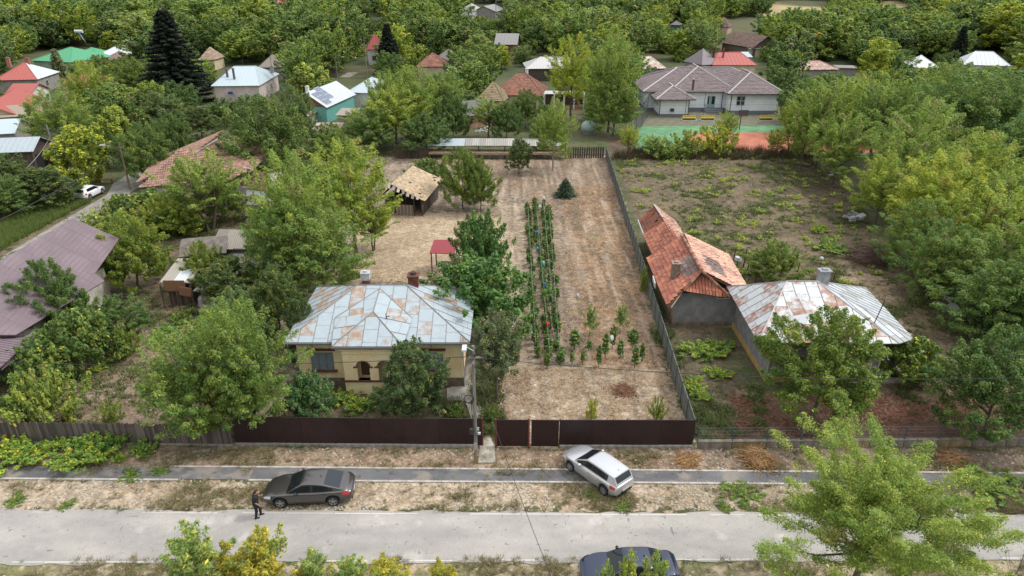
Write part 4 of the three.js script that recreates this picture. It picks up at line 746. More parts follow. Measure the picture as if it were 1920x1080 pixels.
// ---------------------------------------------------------------- right: red tile house and rusty sheet house
const cement = grainy(wallC(140, 138, 135), wallC(124, 122, 119), 2.5, { grain: 0.1 }), cementOchre = grainy(wallC(176, 146, 88), wallC(158, 130, 78), 2), mudWall = grainy(wallC(178, 158, 128), wallC(146, 126, 98), 2);
{
  const t = thing('tile_house', 'long low house with red clay tile roof and bare cement end wall', 'house', V(0, 0, 0));
  const wall = mesh('wall', wallBox(13.1, 18.7, -58, -49.75, -0.1, 2.85), cement, t);
  mesh('side_wall', wallBox(13.06, 13.1, -57.9, -49.8, -0.1, 2.8), mudWall, t);
  mesh('rear_wing_wall', wallBox(14.1, 17.0, -68.2, -58, -0.1, 2.6), mudWall, t);
  mesh('foundation', wallBox(13.0, 18.7, -49.75, -49.6, -0.2, 0.25), plinthM, t);
  const FL = V(11.9, 2.75, -47.3), HL = V(13.6, 3.35, -49.1), HR = P(1369, 556, 2.95), HB = P(1364, 546, 3.05), FR = P(1399, 534, 2.75), AP = V(14.95, 4.85, -49.7), RB = V(15.15, 4.85, -57.4), BL = V(12.1, 2.8, -57.1), BR = P(1362, 481, 2.75);
  const FLh = V(12.0, 2.72, -48.0);
  const tA = arr(214, 138, 110), tB = arr(180, 114, 92), tGrey = arr(164, 144, 134), pinkA = arr(244, 196, 172), pinkB = arr(226, 172, 148);
  const left = faceFrame([BL, FLh, HL, AP, RB].map((p) => p)), hip = faceFrame([HL, HR, HB, AP]), right = faceFrame([FR, BR, RB, AP, HB]);
  const old = reds(tA, tB, 0.35, arr(120, 86, 74));
  const zone = (a) => (r, u, v, f) => { const p = f.at(u, v); const k = noise(p.x * 0.9 + 4, p.z * 0.7 + 9); const patch = p.z > -53.6 && p.z < -50.6 && v > 2.0 && v < 3.3 + noise(p.z * 3, 3) * 0.6; const c = patch ? reds(tGrey, arr(126, 106, 98), 0.1)(r) : a(r); const g = 0.85 + 0.45 * k; return [c[0] * g, c[1] * g * (0.94 + 0.12 * k), c[2] * g]; };
  const roof = mesh('roof', [left, hip, right].map((f) => prism(f, f.poly, -0.2, -0.1)), mat(seen(120, 84, 66), 0.9), t);
  const tl = (f, cols, o) => stuffPart(mesh('roof_tile', tileRows(f, { row: 0.36, tile: 0.28, lift: 0.045, bump: 0.05, cols, sag: 0.03, ...o }), tileMat, roof));
  tl(left, zone(old), { seed: 3 }); tl(hip, zone(reds(tA, arr(196, 120, 92), 0.15)), { seed: 4 }); tl(right, zone(reds(pinkA, pinkB, 0.15, arr(150, 110, 90))), { seed: 5, bump: 0.02, row: 0.3 });
  // ridge tiles one by one
  const rg = new THREE.CylinderGeometry(0.14, 0.17, 0.46, 8, 1, false, 0, Math.PI).rotateZ(Math.PI / 2).rotateX(-Math.PI / 2 + Math.PI / 2); const rms = [mat(seen(182, 120, 96), 0.9), mat(seen(150, 98, 80), 0.9), mat(seen(196, 150, 126), 0.9)]; let kk = 0;
  const ridgeTiles = (p, q) => { const L = p.distanceTo(q), n = Math.floor(L / 0.42), d = q.clone().sub(p).normalize(); for (let i = 0; i < n; i++) { const m = mesh('ridge_tile', rg, rms[kk++ % 3], roof), c = p.clone().lerp(q, (i + 0.5) / n); m.position.copy(c).setY(c.y + 0.02); m.quaternion.setFromUnitVectors(V(1, 0, 0), d); } };
  ridgeTiles(AP, RB); ridgeTiles(HL, AP); ridgeTiles(HR, AP);
  // rear wing, lower, in two heights
  const w1 = faceFrame([V(13.0, 2.5, -64.0), V(12.9, 2.55, -57.6), V(15.0, 4.3, -57.6), V(14.8, 4.25, -63.2)]), w2 = faceFrame([V(13.35, 2.45, -68.6), V(13.25, 2.45, -64.0), V(14.8, 4.05, -63.4), V(14.75, 4.05, -68.4)]), w3 = faceFrame([V(17.0, 2.5, -57.8), V(17.2, 2.5, -68.6), V(14.8, 4.15, -68.4), V(15.0, 4.2, -57.8)]);
  mesh('roof', [w1, w2, w3].map((f) => prism(f, f.poly, -0.2, -0.1)), mat(seen(120, 84, 66), 0.9), t);
  tl(w1, zone(old), { seed: 6 }); tl(w2, zone(reds(arr(190, 110, 84), arr(140, 96, 78), 0.4, arr(110, 96, 86))), { seed: 7, skip: 0.03 }); tl(w3, zone(reds(pinkA, pinkB, 0.2)), { seed: 8, bump: 0.02 });
  meshes('fascia_board', [bar(V(13.2, 2.42, -68.4), V(13.05, 2.42, -64.2), 0.06, 0.26), bar(V(11.95, 2.6, -53.2), V(11.85, 2.6, -51.7), 0.08, 0.5)], whiteTrim, t);
  mesh('ridge_board', bar(V(14.78, 4.16, -68.4), V(14.85, 4.2, -64.3), 0.2, 0.06), mat(seen(196, 180, 170), 0.8), t);
  meshes('rafter', [bar(V(12.3, 2.62, -47.6), V(13.5, 3.2, -49.3), 0.09), bar(V(14.3, 2.95, -49.75), V(14.3, 3.05, -49.2), 0.09), bar(V(15.3, 2.95, -49.75), V(15.3, 3.05, -49.2), 0.09)], mat(seen(160, 140, 112), 0.9), t);
  const vent = mesh('attic_opening', wallBox(16.5, 17.4, -49.75, -49.7, 2.45, 2.8), darkTrim, t); mesh('frame', [wallBox(16.42, 16.5, -49.75, -49.66, 2.4, 2.85), wallBox(17.4, 17.48, -49.75, -49.66, 2.4, 2.85), wallBox(16.5, 17.4, -49.75, -49.66, 2.37, 2.45)], whiteTrim, vent);
  chimneyPart(t, 13.35, 3.2, -51.5, 0.62, 1.5, grainy(arr(170, 150, 132), arr(136, 116, 100), 0.8), grainy(arr(186, 158, 140), arr(160, 132, 112), 0.8));
}
{
  const t = thing('sheet_roof_house', 'grey cement house with white and rust streaked sheet metal hip roof', 'house', V(0, 0, 0));
  const rusty = [0.2, 0.36, 0.48, 0.6, 0.7].map((k, i) => galvanised(k, i + 11, arr(226, 228, 226), arr(158, 92, 62), arr(190, 138, 104))), fresh = [galvanised(0.04, 20, arr(214, 220, 222)), galvanised(0.0, 21, arr(226, 230, 230)), galvanised(0.05, 22, arr(196, 198, 192))];
  mesh('wall', wallBox(17.9, 25.6, -49.2, -41.3, 0.4, 3.5), cement, t);
  mesh('plinth', wallBox(17.8, 25.66, -49.3, -41.2, -0.1, 0.4), cementOchre, t);
  mesh('side_room_wall', wallBox(25.6, 27.6, -49.2, -42.4, 0.1, 3.3), cement, t);
  const a = V(16.7, 3.42, -40.75), b = V(26.2, 3.42, -40.6), c = V(26.0, 3.42, -50), d = V(17.1, 3.42, -49.7), r0 = V(20.0, 5.75, -45.6), r1 = V(22.2, 5.75, -45.6), e0 = V(27.9, 3.1, -41.8), e1 = V(28.5, 3.1, -50.1);
  const F = [[a, b, r1, r0], [b, e0, r1], [e0, e1, r1], [d, a, r0], [e1, d, r0, r1]], mid = V(25.2, 4.1, -42.0);
  const roof = mesh('roof', F.map(faceFrame).map((f) => prism(f, f.poly, -0.08, 0)), fresh[0], t), seams = [];
  const pickR = (r) => rusty[Math.floor(r() * 5)], pickF = (r) => fresh[Math.floor(r() * 3)];
  F.forEach((f, i) => seams.push(...sheetPieces(faceFrame(f), i === 2 || i === 1 ? 0.7 : 0.9, i === 0 ? 0.95 : 1.3, rusty, 80 + i, roof, { pick: i === 1 || i === 2 ? pickF : i === 3 ? (r) => rusty[Math.floor(r() * 4)] : pickR })));
  mesh('roof_seam', seams, mat(seen(120, 116, 114), 0.6), t);
  const cap = (p, q, w = 0.08) => bar(p.clone().setY(p.y + 0.03), q.clone().setY(q.y + 0.03), w, 0.05);
  mesh('ridge_cap', [cap(a, r0), cap(b, r1), cap(r0, r1), cap(d, r0), cap(e0, r1), cap(e1, r1)], mat(seen(206, 202, 200), 0.5), t);
  // small hipped dormer in front
  const DL = V(18.9, 3.5, -40.55), DR = V(23.3, 3.5, -40.5), DA = V(20.9, 4.75, -42.6), DB = V(20.6, 5.3, -44.6), dv = V(18.75, 4.3, -42.6), dr = V(23.0, 4.35, -42.6);
  const df = [[DL, DR, DA], [dv, DL, DA], [dv, DA, DB], [DR, dr, DA], [DA, dr, DB]]; const dm = mesh('porch_roof', df.map(faceFrame).map((f) => prism(f, f.poly, -0.05, 0.02)), fresh[2], t);
  df.forEach((f, i) => { const fr = faceFrame(f); fr.o.addScaledVector(fr.n, 0.02); sheetPieces(fr, 0.9, 0.95, rusty, 90 + i, dm, { pick: pickR }); });
  const ch = chimneyPart(t, 22.9, 5.35, -46.2, 0.72, 1.0, grainy(arr(186, 188, 192), arr(158, 160, 164), 1), mat(seen(170, 172, 176), 0.7), 0.6);
  const door = mesh('door', wallBox(24.1, 25.0, -41.3, -41.24, 0.45, 2.6), mat(seen(206, 190, 158), 0.7), t); mesh('pane', [wallBox(24.28, 24.5, -41.24, -41.22, 1.7, 2.4), wallBox(24.6, 24.82, -41.24, -41.22, 1.7, 2.4)], mat(seen(150, 158, 162), 0.3), door); mesh('door_frame', [wallBox(24.0, 24.1, -41.3, -41.22, 0.4, 2.7), wallBox(25.0, 25.1, -41.3, -41.22, 0.4, 2.7), wallBox(24.1, 25.0, -41.3, -41.22, 2.6, 2.7)], whiteTrim, door);
  meshes('corner_trim', [wallBox(25.52, 25.63, -41.3, -41.2, 0.4, 3.4), wallBox(17.86, 17.95, -41.3, -41.22, 0.4, 3.4)], mat(seen(198, 196, 190), 0.8), t);
  windowPart(t, 21.2, 2.0, -41.26, 1.3, 1.2, { cols: 2 });
  mesh('roof_pole', rod(V(25.0, 3.9, -42.1), V(25.45, 5.9, -42.2), 0.035), darkTrim, t);
  mesh('terrace', [slabOf(region([1590, 712], [1690, 712], [1655, 680], [1664, 668], [1697, 718], [1590, 720]), 0.22, 0.3)], concrete, t);
  mesh('step', [slabOf(region([1625, 693], [1682, 693], [1690, 706], [1625, 706]), 0.38, 0.2)], concrete, t);
}
// ---------------------------------------------------------------- left: mauve roofed house, weathered tile house, sheds
const mauve = grainy(arr(140, 120, 126), arr(124, 106, 112), 3, { grain: 0.1, rough: 0.55, f: 3, bump: 0.001 }), paleWall = grainy(wallC(206, 200, 188), wallC(184, 176, 162), 3);
{
  const t = thing('mauve_roof_house', 'big house with a broad mauve metal tile roof beside the side lane', 'house', V(0, 0, 0));
  const A = P(137, 409, 6.4), B = P(-40, 512, 6.4), C = P(224, 447, 3.7), D = P(182, 512, 3.4), D2 = P(200, 526, 3.1), E = P(160, 546, 3.0), G = P(28, 628, 3.2), K = P(-60, 628, 3.4);
  // ridge A-B; the slope falls towards the right to the eave C ... G
  const top = B.clone().lerp(A, 1), f = [];
  const S = [K.clone().setX(K.x), G, E, C, A, B.clone()];
  const fr = faceFrame([G, C.clone(), A, B, V(-47, 5.9, -43)]);
  const plane = (px, pz) => { const n = fr.n; return fr.o.y - (n.x * (px - fr.o.x) + n.z * (pz - fr.o.z)) / n.y; };
  const outline = [[30, 628], [166, 545], [196, 527], [178, 513], [224, 447], [137, 409], [-60, 524], [-90, 628]].map(([px, py]) => { let h = 4; let p; for (let i = 0; i < 25; i++) { p = P(px, py, h); h = lerp(h, clamp(plane(p.x, p.z), 1.5, 7.5), 0.5); } return p; });
  const poly = outline.map((p) => { const d = p.clone().sub(fr.o); return [d.dot(fr.u), d.dot(fr.v)]; });
  const sh = new THREE.Shape(poly.map((p) => new THREE.Vector2(p[0], p[1]))), g = new THREE.ExtrudeGeometry(sh, { depth: 0.12, bevelEnabled: false });
  const m4 = new THREE.Matrix4().makeBasis(fr.u, fr.v, fr.n).setPosition(fr.o.clone().addScaledVector(fr.n, -0.12)); g.applyMatrix4(m4);
  const roof = mesh('roof', metricUV(g), mauve, t), rows = [];
  const CX = (v) => { const xs = []; for (let i = 0; i < poly.length; i++) { const p = poly[i], q = poly[(i + 1) % poly.length]; if ((p[1] <= v) !== (q[1] <= v)) xs.push(p[0] + (q[0] - p[0]) * (v - p[1]) / (q[1] - p[1])); } return xs.sort((x, y) => x - y); };
  const vs = poly.map((p) => p[1]); for (let v = Math.min(...vs) + 0.3; v < Math.max(...vs); v += 0.35) { const xs = CX(v); for (let i = 0; i + 1 < xs.length; i += 2) rows.push(prism(fr, [[xs[i] + 0.02, v], [xs[i + 1] - 0.02, v], [xs[i + 1] - 0.02, v + 0.05], [xs[i] + 0.02, v + 0.05]], 0.001, 0.016)); }
  stuffPart(mesh('tile_step', rows, mauve, roof));
  const sheetEdges = []; for (let u = 1; u < 24; u += 2.2) { const w = [[u, -9], [u + 0.03, -9], [u + 0.03, 20], [u, 20]]; const ys = []; for (let i = 0; i < poly.length; i++) { const p = poly[i], q = poly[(i + 1) % poly.length]; if ((p[0] <= u) !== (q[0] <= u)) ys.push(p[1] + (q[1] - p[1]) * (u - p[0]) / (q[0] - p[0])); } ys.sort((a, b) => a - b); for (let i = 0; i + 1 < ys.length; i += 2) sheetEdges.push(prism(fr, [[u, ys[i]], [u + 0.02, ys[i]], [u + 0.02, ys[i + 1]], [u, ys[i + 1]]], 0.001, 0.01)); }
  mesh('sheet_edge', sheetEdges, mauve, roof);
  const back = outline.map((p) => p); mesh('rear_slope', tris([outline[5], V(-39.6, 2.6, -57.5), V(-42.5, 2.6, -45), outline[5], V(-42.5, 2.6, -45), outline[6]]), mauve, t);
  mesh('wall', [wallBox(-41.5, -35.2, -54.5, -43.6, -0.2, 3.0)], paleWall, t);
  meshes('post', [rod(P(166, 552).setY(0), P(166, 552).setY(2.9), 0.09), rod(P(190, 560).setY(0), P(190, 560).setY(2.9), 0.09)], whiteTrim, t);
}
{
  const t = thing('mauve_outbuilding', 'small building with ribbed mauve hip roof at the frame edge', 'house', V(0, 0, 0));
  const a = P(-70, 745, 2.7), b = P(4, 694, 2.7), c = P(86, 634, 2.7), d = P(-60, 626, 2.7), r1 = P(56, 640, 3.3), r0 = P(-60, 638, 3.5);
  const f1 = faceFrame([a, b, r1, r0]), f1b = faceFrame([b, c, r1]), f2 = faceFrame([c, d, r0, r1]);
  const roof = mesh('roof', [f1, f1b, f2].map((f) => prism(f, f.poly, -0.1, 0)), mauve, t); mesh('roof_rib', [...ribs(f1, 0.22, 0.03, 0.03), ...ribs(f1b, 0.22, 0.03, 0.03)], mauve, roof);
  mesh('wall', bar(P(-80, 735, 1.2), P(82, 648, 1.2), 0.25, 2.6).translate(-0.35, 0, -0.25), cement, t);
  const Q = [P(-60, 755), P(10, 712), P(78, 660)]; mesh('wall', tris([Q[0].clone().setY(-0.1), Q[1].clone().setY(-0.1), Q[1].clone().setY(2.6), Q[0].clone().setY(-0.1), Q[1].clone().setY(2.6), Q[0].clone().setY(2.6), Q[1].clone().setY(-0.1), Q[2].clone().setY(-0.1), Q[2].clone().setY(2.6), Q[1].clone().setY(-0.1), Q[2].clone().setY(2.6), Q[1].clone().setY(2.6)]).translate(-0.4, 0, -0.3), new THREE.MeshStandardMaterial({ color: seen(150, 146, 142), roughness: 0.9, side: THREE.DoubleSide }), t);
}
const weathered = reds(arr(196, 158, 138), arr(166, 124, 106), 0.3, arr(140, 116, 98));
{
  const t = thing('weathered_tile_house', 'house with faded pink tile roof half hidden by feathery trees', 'house', V(0, 0, 0));
  const a = P(261, 352, 2.7), b = P(445, 352, 2.7), r1 = P(470, 318, 5), r0 = P(352, 296, 5), rb = P(424, 252, 5), c = P(506, 362, 2.6), c2 = P(540, 330, 2.6);
  const f1 = faceFrame([a, b, r1, r0]), f2 = faceFrame([P(448, 347, 2.9), c, P(500, 325, 4.4), r1]), f3 = faceFrame([r0, r1, P(520, 270, 4.4), rb]), f4 = faceFrame([V(-49, 2.6, -93), a, r0, rb]);
  const roof = mesh('roof', [f1, f2, f3, f4].map((f) => prism(f, f.poly, -0.1, -0.02)), mat(seen(130, 100, 84), 0.9), t);
  [f1, f2, f3, f4].forEach((f, i) => stuffPart(mesh('roof_tile', tileRows(f, { row: 0.36, tile: 0.3, lift: 0.05, bump: 0.05, cols: weathered, seed: 20 + i, sag: 0.05 }), tileMat, roof)));
  mesh('ridge_cap', [bar(r0, rb, 0.2, 0.14), bar(r0, r1, 0.2, 0.14), bar(a, r0, 0.2, 0.12)].map((g) => g.translate(0, 0.06, 0)), mat(seen(206, 190, 176), 0.9), t);
  mesh('wall', wallBox(-43.2, -29.5, -88, -79.6, -0.1, 2.6), paleWall, t); windowPart(t, -40, 1.5, -79.55, 1.1, 1.1); windowPart(t, -36, 1.5, -79.55, 1.1, 1.1);
  mesh('lean_to_roof', prism(faceFrame([P(462, 384, 2.0), P(503, 384, 2.0), P(503, 360, 2.5), P(462, 356, 2.5)]), faceFrame([P(462, 384, 2.0), P(503, 384, 2.0), P(503, 360, 2.5), P(462, 356, 2.5)]).poly, -0.05, 0), mat(seen(150, 152, 156), 0.7), t);
}
const asbestos = (r) => { const g = 0.75 + 0.5 * r(), c = r() < 0.16 ? arr(176, 140, 112) : arr(166, 158, 146); return [c[0] * g, c[1] * g, c[2] * g]; }, shedWood = grainy(arr(110, 92, 78), arr(78, 64, 56), 1, { stretch: 0.3 });
house({ name: 'shed', category: 'shed', label: 'low shed with brown corrugated gable roof above the other sheds', fl: [394, 466], fr: [476, 468], eave: 2.3, depth: 4.5, rise: 1.1, roof: 'gable', wallM: cement, roofM: mat(seen(150, 138, 122), 0.9), style: 'corrugated', wave: 0.22, tileCols: asbestos });
house({ name: 'shed', category: 'shed', label: 'flat grey felt roofed shed with ridge, left of the corrugated gable shed', fl: [334, 482], fr: [424, 474], eave: 2.3, depth: 5, rise: 0.8, roof: 'gable', wallM: shedWood, roofM: grainy(arr(140, 130, 122), arr(116, 106, 98), 2) });
house({ name: 'shed', category: 'shed', label: 'long low shed with a grey corrugated roof behind the dark bush', fl: [410, 512], fr: [500, 512], eave: 2.1, depth: 3.2, rise: 0.5, roof: 'shed', wallM: cement, roofM: mat(seen(170, 164, 152), 0.9), style: 'corrugated', wave: 0.22, tileCols: asbestos });
house({
  name: 'shed', category: 'shed', label: 'ramshackle board shed with white corrugated sheets and a rusty flap', fl: [298, 530], fr: [356, 530], eave: 2.3, depth: 3.8, rise: 0.6, roof: 'shed', wallM: shedWood, roofM: mat(seen(188, 186, 178), 0.8), style: 'corrugated', wave: 0.26, tileCols: (r) => { const g = 0.9 + 0.4 * r(), c = r() < 0.5 ? arr(216, 220, 220) : arr(190, 182, 168); return c.map((v) => v * g); },
  more: (t, q) => { meshes('rusty_flap', [bar(V(-0.9, 2.05, 0.1), V(0.9, 2.05, 0.1), 1.0, 0.04), bar(V(0.5, 1.8, 0.5), V(1.5, 1.6, 0.5), 0.8, 0.04)], mat(seen(160, 116, 84), 0.9), t); const pl = new THREE.BoxGeometry(0.17, 2.1, 0.04), ms = [shedWood, mat(seen(126, 108, 92), 0.9), mat(seen(92, 78, 68), 0.9)]; for (let i = 0; i < 11; i++) { const m = mesh('board', pl, ms[i % 3], t); m.position.set(q.x0 + 0.1 + i * 0.185, 1.0, q.z1 + 0.03); m.rotation.z = Math.sin(i * 3.3) * 0.05; } meshes('post', [rod(V(-1.2, 0, 0.2), V(-1.2, 2.2, 0.1), 0.06), rod(V(0.3, 0, 0.7), V(0.2, 1.9, 0.4), 0.05), rod(V(1.2, 0, 0.6), V(0.9, 1.8, 0.4), 0.05)], shedWood, t); },
});
house({ name: 'shed', category: 'shed', label: 'plain grey block shed under the dark bush', fl: [362, 545], fr: [420, 545], eave: 1.9, depth: 2.5, rise: 0.2, roof: 'flat', wallM: grainy(arr(168, 160, 150), arr(140, 132, 124), 1.5), roofM: cement });
// ---------------------------------------------------------------- wooden barn and red canopy in the plot
{
  const t = thing('wooden_barn', 'leaning old wooden barn with a sagging straw coloured board roof', 'barn', V(-12.2, 0, -79.7), -0.16);
  const weatherW = grainy(arr(150, 136, 118), arr(104, 92, 80), 1, { stretch: 0.25 }), dk = grainy(arr(104, 92, 82), arr(70, 62, 56), 1), ms = [weatherW, dk, mat(seen(128, 114, 100), 0.95), mat(seen(96, 84, 74), 0.95)];
  const w = 2.15, z1 = 2.6, z0 = -4.8;
  mesh('inner_wall', [wallBox(-w + 0.1, w - 0.1, z0, z0 + 0.1, 0, 2.6)], dk, t);
  const bg = new THREE.BoxGeometry(0.04, 2.3, 0.22), r = rngOf(8);
  for (const s of [-1, 1]) for (let z = z0 + 0.15, i = 0; z < z1 - 0.1; z += 0.25, i++) { const b = mesh('board', bg, ms[i % 4], t); b.position.set(s * w + (r() - 0.5) * 0.06, 1.12, z); b.rotation.z = (r() - 0.5) * 0.1 - 0.04; b.rotation.x = (r() - 0.5) * 0.05; }
  const gate = mesh('gate', [bar(V(-0.95, 0.12, z1 + 0.02), V(1.05, 0.12, z1 + 0.02), 0.08), bar(V(-1.0, 1.15, z1 + 0.02), V(1.1, 1.2, z1 + 0.02), 0.08)], dk, t), gp = new THREE.BoxGeometry(0.12, 1.3, 0.035), pale = [mat(seen(176, 160, 140), 0.95), mat(seen(150, 134, 116), 0.95), mat(seen(132, 118, 104), 0.95)];
  for (let i = 0; i < 15; i++) { const b = mesh('plank', gp, pale[i % 3], gate); b.position.set(-0.93 + i * 0.14, 0.66 + (r() - 0.5) * 0.08, z1 + 0.08); b.rotation.z = (r() - 0.5) * 0.06; }
  meshes('post', [rod(V(-w, 0, z1), V(-w - 0.1, 2.5, z1), 0.09), rod(V(w, 0, z1), V(w - 0.1, 2.4, z1), 0.09), rod(V(1.2, 0, z1), V(1.2, 2.4, z1), 0.07), rod(V(-1.6, 0, z1 + 0.1), V(-2.1, 1.8, z1), 0.05)], dk, t);
  // roof of boards: a broad slope to one side, a short one to the other
  const f1 = faceFrame([V(w + 0.5, 2.0, z1 + 0.5), V(w + 0.5, 2.15, z0 - 0.6), V(-1.1, 3.9, z0 - 0.3), V(-1.35, 3.75, z1 + 0.35)]), f2 = faceFrame([V(-w - 0.5, 2.3, z0 - 0.4), V(-w - 0.5, 2.2, z1 + 0.3), V(-1.35, 3.75, z1 + 0.35), V(-1.1, 3.9, z0 - 0.3)]);
  const roof = mesh('roof', [f1, f2].map((f) => prism(f, f.poly, -0.1, -0.05)), dk, t);
  mesh('gable_wall', tris([V(-w, 2.1, z0 + 0.1), V(w, 2.1, z0 + 0.1), V(-1.1, 3.75, z0 + 0.1)]), new THREE.MeshStandardMaterial({ color: seen(96, 84, 74), roughness: 1, side: THREE.DoubleSide }), t);
  const straw = (r) => { const g = 0.82 + 0.4 * r(), c = [0, 0, 0]; mixc(c, arr(214, 190, 154), arr(186, 160, 132), r()); return c.map((v) => v * g); };
  for (const [f, k, sk] of [[f1, 5, 0.01], [f2, 6, 0.05]]) stuffPart(mesh('roof_shingle', tileRows(f, { row: 0.3, tile: 0.42, lift: 0.03, bump: 0, cols: straw, seed: k, sag: 0.02, skip: sk }), tileMat, roof));
const tt = [mat(seen(206, 194, 176), 0.9), mat(seen(170, 160, 146), 0.9)]; for (let i = 0; i < 7; i++) { const x = -1.5 + i * 0.55, b = mesh('broken_board', new THREE.BoxGeometry(0.3, 0.03, 0.4 + r() * 0.4), tt[i % 2], roof); b.position.set(x, lerp(3.7, 2.1, (x + 1.35) / 4) - 0.08, z1 + 0.5); b.rotation.set(0.5 + r() * 0.6, 0, -0.42); }
}
{
  const t = thing('red_canopy', 'small open shelter with a dark red metal roof by the walnut tree', 'shelter', V(0, 0, 0));
  const a = P(805, 474, 2.2), b = P(852, 476, 2.2), c = P(858, 449, 2.7), d = P(814, 449, 2.7), f = faceFrame([a, b, c, d]), m = mat(seen(168, 62, 70), 0.55);
  const roof = mesh('roof', prism(f, f.poly, -0.06, 0), m, t); mesh('roof_rib', ribs(f, 0.22, 0.02, 0.025), m, roof);
  for (const p of [a, b, c, d]) { const q = p.clone().lerp(a.clone().lerp(c, 0.5), 0.12); mesh('post', rod(V(q.x, 0, q.z), V(q.x, p.y - 0.08, q.z), 0.06), darkTrim, t); }
  mesh('table', [box(1.2, 0.07, 0.7, a.x + 1.5, 0.75, a.z - 1), box(0.08, 0.75, 0.6, a.x + 1.0, 0.36, a.z - 1), box(0.08, 0.75, 0.6, a.x + 2.0, 0.36, a.z - 1)], darkTrim, t);
}
// ---------------------------------------------------------------- the school
{
  const white = grainy(wallC(228, 232, 234, 1.6), wallC(216, 222, 226, 1.6), 5, { grain: 0.04, f: 4, bump: 0.001 }), greyBase = mat(seen(140, 144, 150), 0.9), brown = mat(seen(146, 130, 130), 0.62), capM = mat(seen(198, 188, 188), 0.6), gut = mat(seen(92, 82, 82), 0.6);
  const t = thing('school_building', 'white school building with brown metal tile hip roofs beside the court', 'school', V(0, 0, 0));
  mesh('wall', [wallBox(27.0, 53.2, -157, -141.9, 0.7, 4.0)], white, t); mesh('wing_wall', [wallBox(43.0, 52.7, -141.9, -138.6, 0.7, 4.1)], white, t); mesh('annex_wall', [wallBox(28.7, 34.5, -141.9, -136.3, 0.5, 3.4)], white, t);
  mesh('plinth', [wallBox(26.9, 53.3, -157.1, -141.8, -0.2, 0.7), wallBox(42.9, 52.8, -141.8, -138.5, -0.2, 0.7), wallBox(28.6, 34.6, -141.8, -136.2, -0.2, 0.5)], greyBase, t);
  const hip = (x0, x1, z0, z1, e, r, k = 1) => { const a = V(x0, e, z1), b = V(x1, e, z1), c = V(x1, e, z0), d = V(x0, e, z0), w = x1 - x0, dp = z1 - z0; if (w >= dp) { const h = dp / 2 * k, r0 = V(x0 + h, r, (z0 + z1) / 2), r1 = V(x1 - h, r, (z0 + z1) / 2); return { F: [[a, b, r1, r0], [b, c, r1], [c, d, r0, r1], [d, a, r0]], C: [[a, r0], [b, r1], [r0, r1], [c, r1], [d, r0]] }; } const h = w / 2 * k, r0 = V((x0 + x1) / 2, r, z1 - h), r1 = V((x0 + x1) / 2, r, z0 + h); return { F: [[a, b, r0], [b, c, r1, r0], [c, d, r1], [d, a, r0, r1]], C: [[a, r0], [b, r0], [r0, r1]] }; };
  const blocks = [hip(26.2, 54.0, -157.8, -141.2, 3.95, 7.5), hip(31.4, 45.0, -158, -141.0, 3.97, 7.95, 0.93), hip(42.2, 53.6, -154, -137.8, 4.05, 7.3), hip(27.8, 35.5, -147, -135.6, 3.35, 5.3)];
  const roof = mesh('roof', blocks.flatMap((b) => b.F.map(faceFrame).map((f) => prism(f, f.poly, -0.09, 0))), brown, t);
  const br = (r) => { const g = 0.9 + 0.2 * r(), c = arr(150, 134, 134); return c.map((v) => v * g); };
  blocks.forEach((b, i) => stuffPart(mesh('roof_tile', b.F.flatMap((f, j) => [tileRows(faceFrame(f), { row: 0.42, tile: 0.6, lift: 0.07, bump: 0.0, cols: br, seed: 30 + i * 4 + j })]), tileMat, roof)));
  mesh('ridge_cap', blocks.flatMap((b) => b.C.map(([p, q]) => bar(p, q, 0.24, 0.14).translate(0, 0.1, 0))), capM, t);
  meshes('gutter', [bar(V(42.2, 3.98, -137.7), V(53.6, 3.98, -137.7), 0.16), bar(V(27.8, 3.28, -135.5), V(35.5, 3.28, -135.5), 0.15), bar(V(35.5, 3.9, -141.1), V(42.2, 3.9, -141.1), 0.16), bar(V(42.15, 3.98, -141), V(42.15, 3.98, -137.8), 0.15), bar(V(27.75, 3.28, -142), V(27.75, 3.28, -135.6), 0.15)], gut, t);
  meshes('downpipe', [rod(V(43.2, 0.3, -138.5), V(43.2, 3.9, -138.5), 0.07), rod(V(52.6, 0.3, -138.5), V(52.6, 3.9, -138.5), 0.07), rod(V(34.4, 0.3, -136.2), V(34.4, 3.2, -136.2), 0.07), rod(V(28.8, 0.3, -136.2), V(28.8, 3.2, -136.2), 0.07), rod(V(42.4, 0.3, -141.8), V(42.4, 3.8, -141.8), 0.07)], gut, t);
  windowPart(t, 45.1, 2.6, -138.56, 1.75, 1.9, { cols: 2, rows: 2, fw: 0.14 });
  const d = mesh('door', wallBox(39.4, 41.0, -141.9, -141.84, 0.7, 3.0), mat(seen(168, 200, 194), 0.6), t); mesh('pane', [wallBox(40.3, 40.9, -141.84, -141.81, 1.4, 2.9), wallBox(39.5, 39.75, -141.84, -141.81, 1.4, 2.9)], glassDark, d);
  meshes('step', [wallBox(38.6, 42.4, -141.8, -140.2, 0, 0.6), wallBox(38.9, 42.2, -140.2, -139.8, 0, 0.3)], greyBase, t); mesh('handrail', [bar(V(38.7, 1.5, -140.3), V(38.7, 1.5, -141.6), 0.06), bar(V(38.7, 0.6, -140.3), V(38.7, 1.5, -140.3), 0.06), bar(V(38.7, 1.5, -140.3), V(39.3, 1.0, -139.8), 0.06)], gut, t);
  for (const z of [-138.2, -139.8, -141.2]) windowPart(t, 28.66, 2.2, z, 0.7, 0.7, { turn: -Math.PI / 2, cols: 1 });
  mesh('wall_lamp', box(0.7, 0.5, 0.4, 31.2, 1.3, -136.1), darkTrim, t);
  chimneyPart(t, 35.9, 4.3, -140.6, 0.32, 2.1, gut, mat(seen(220, 220, 220), 0.6));
}
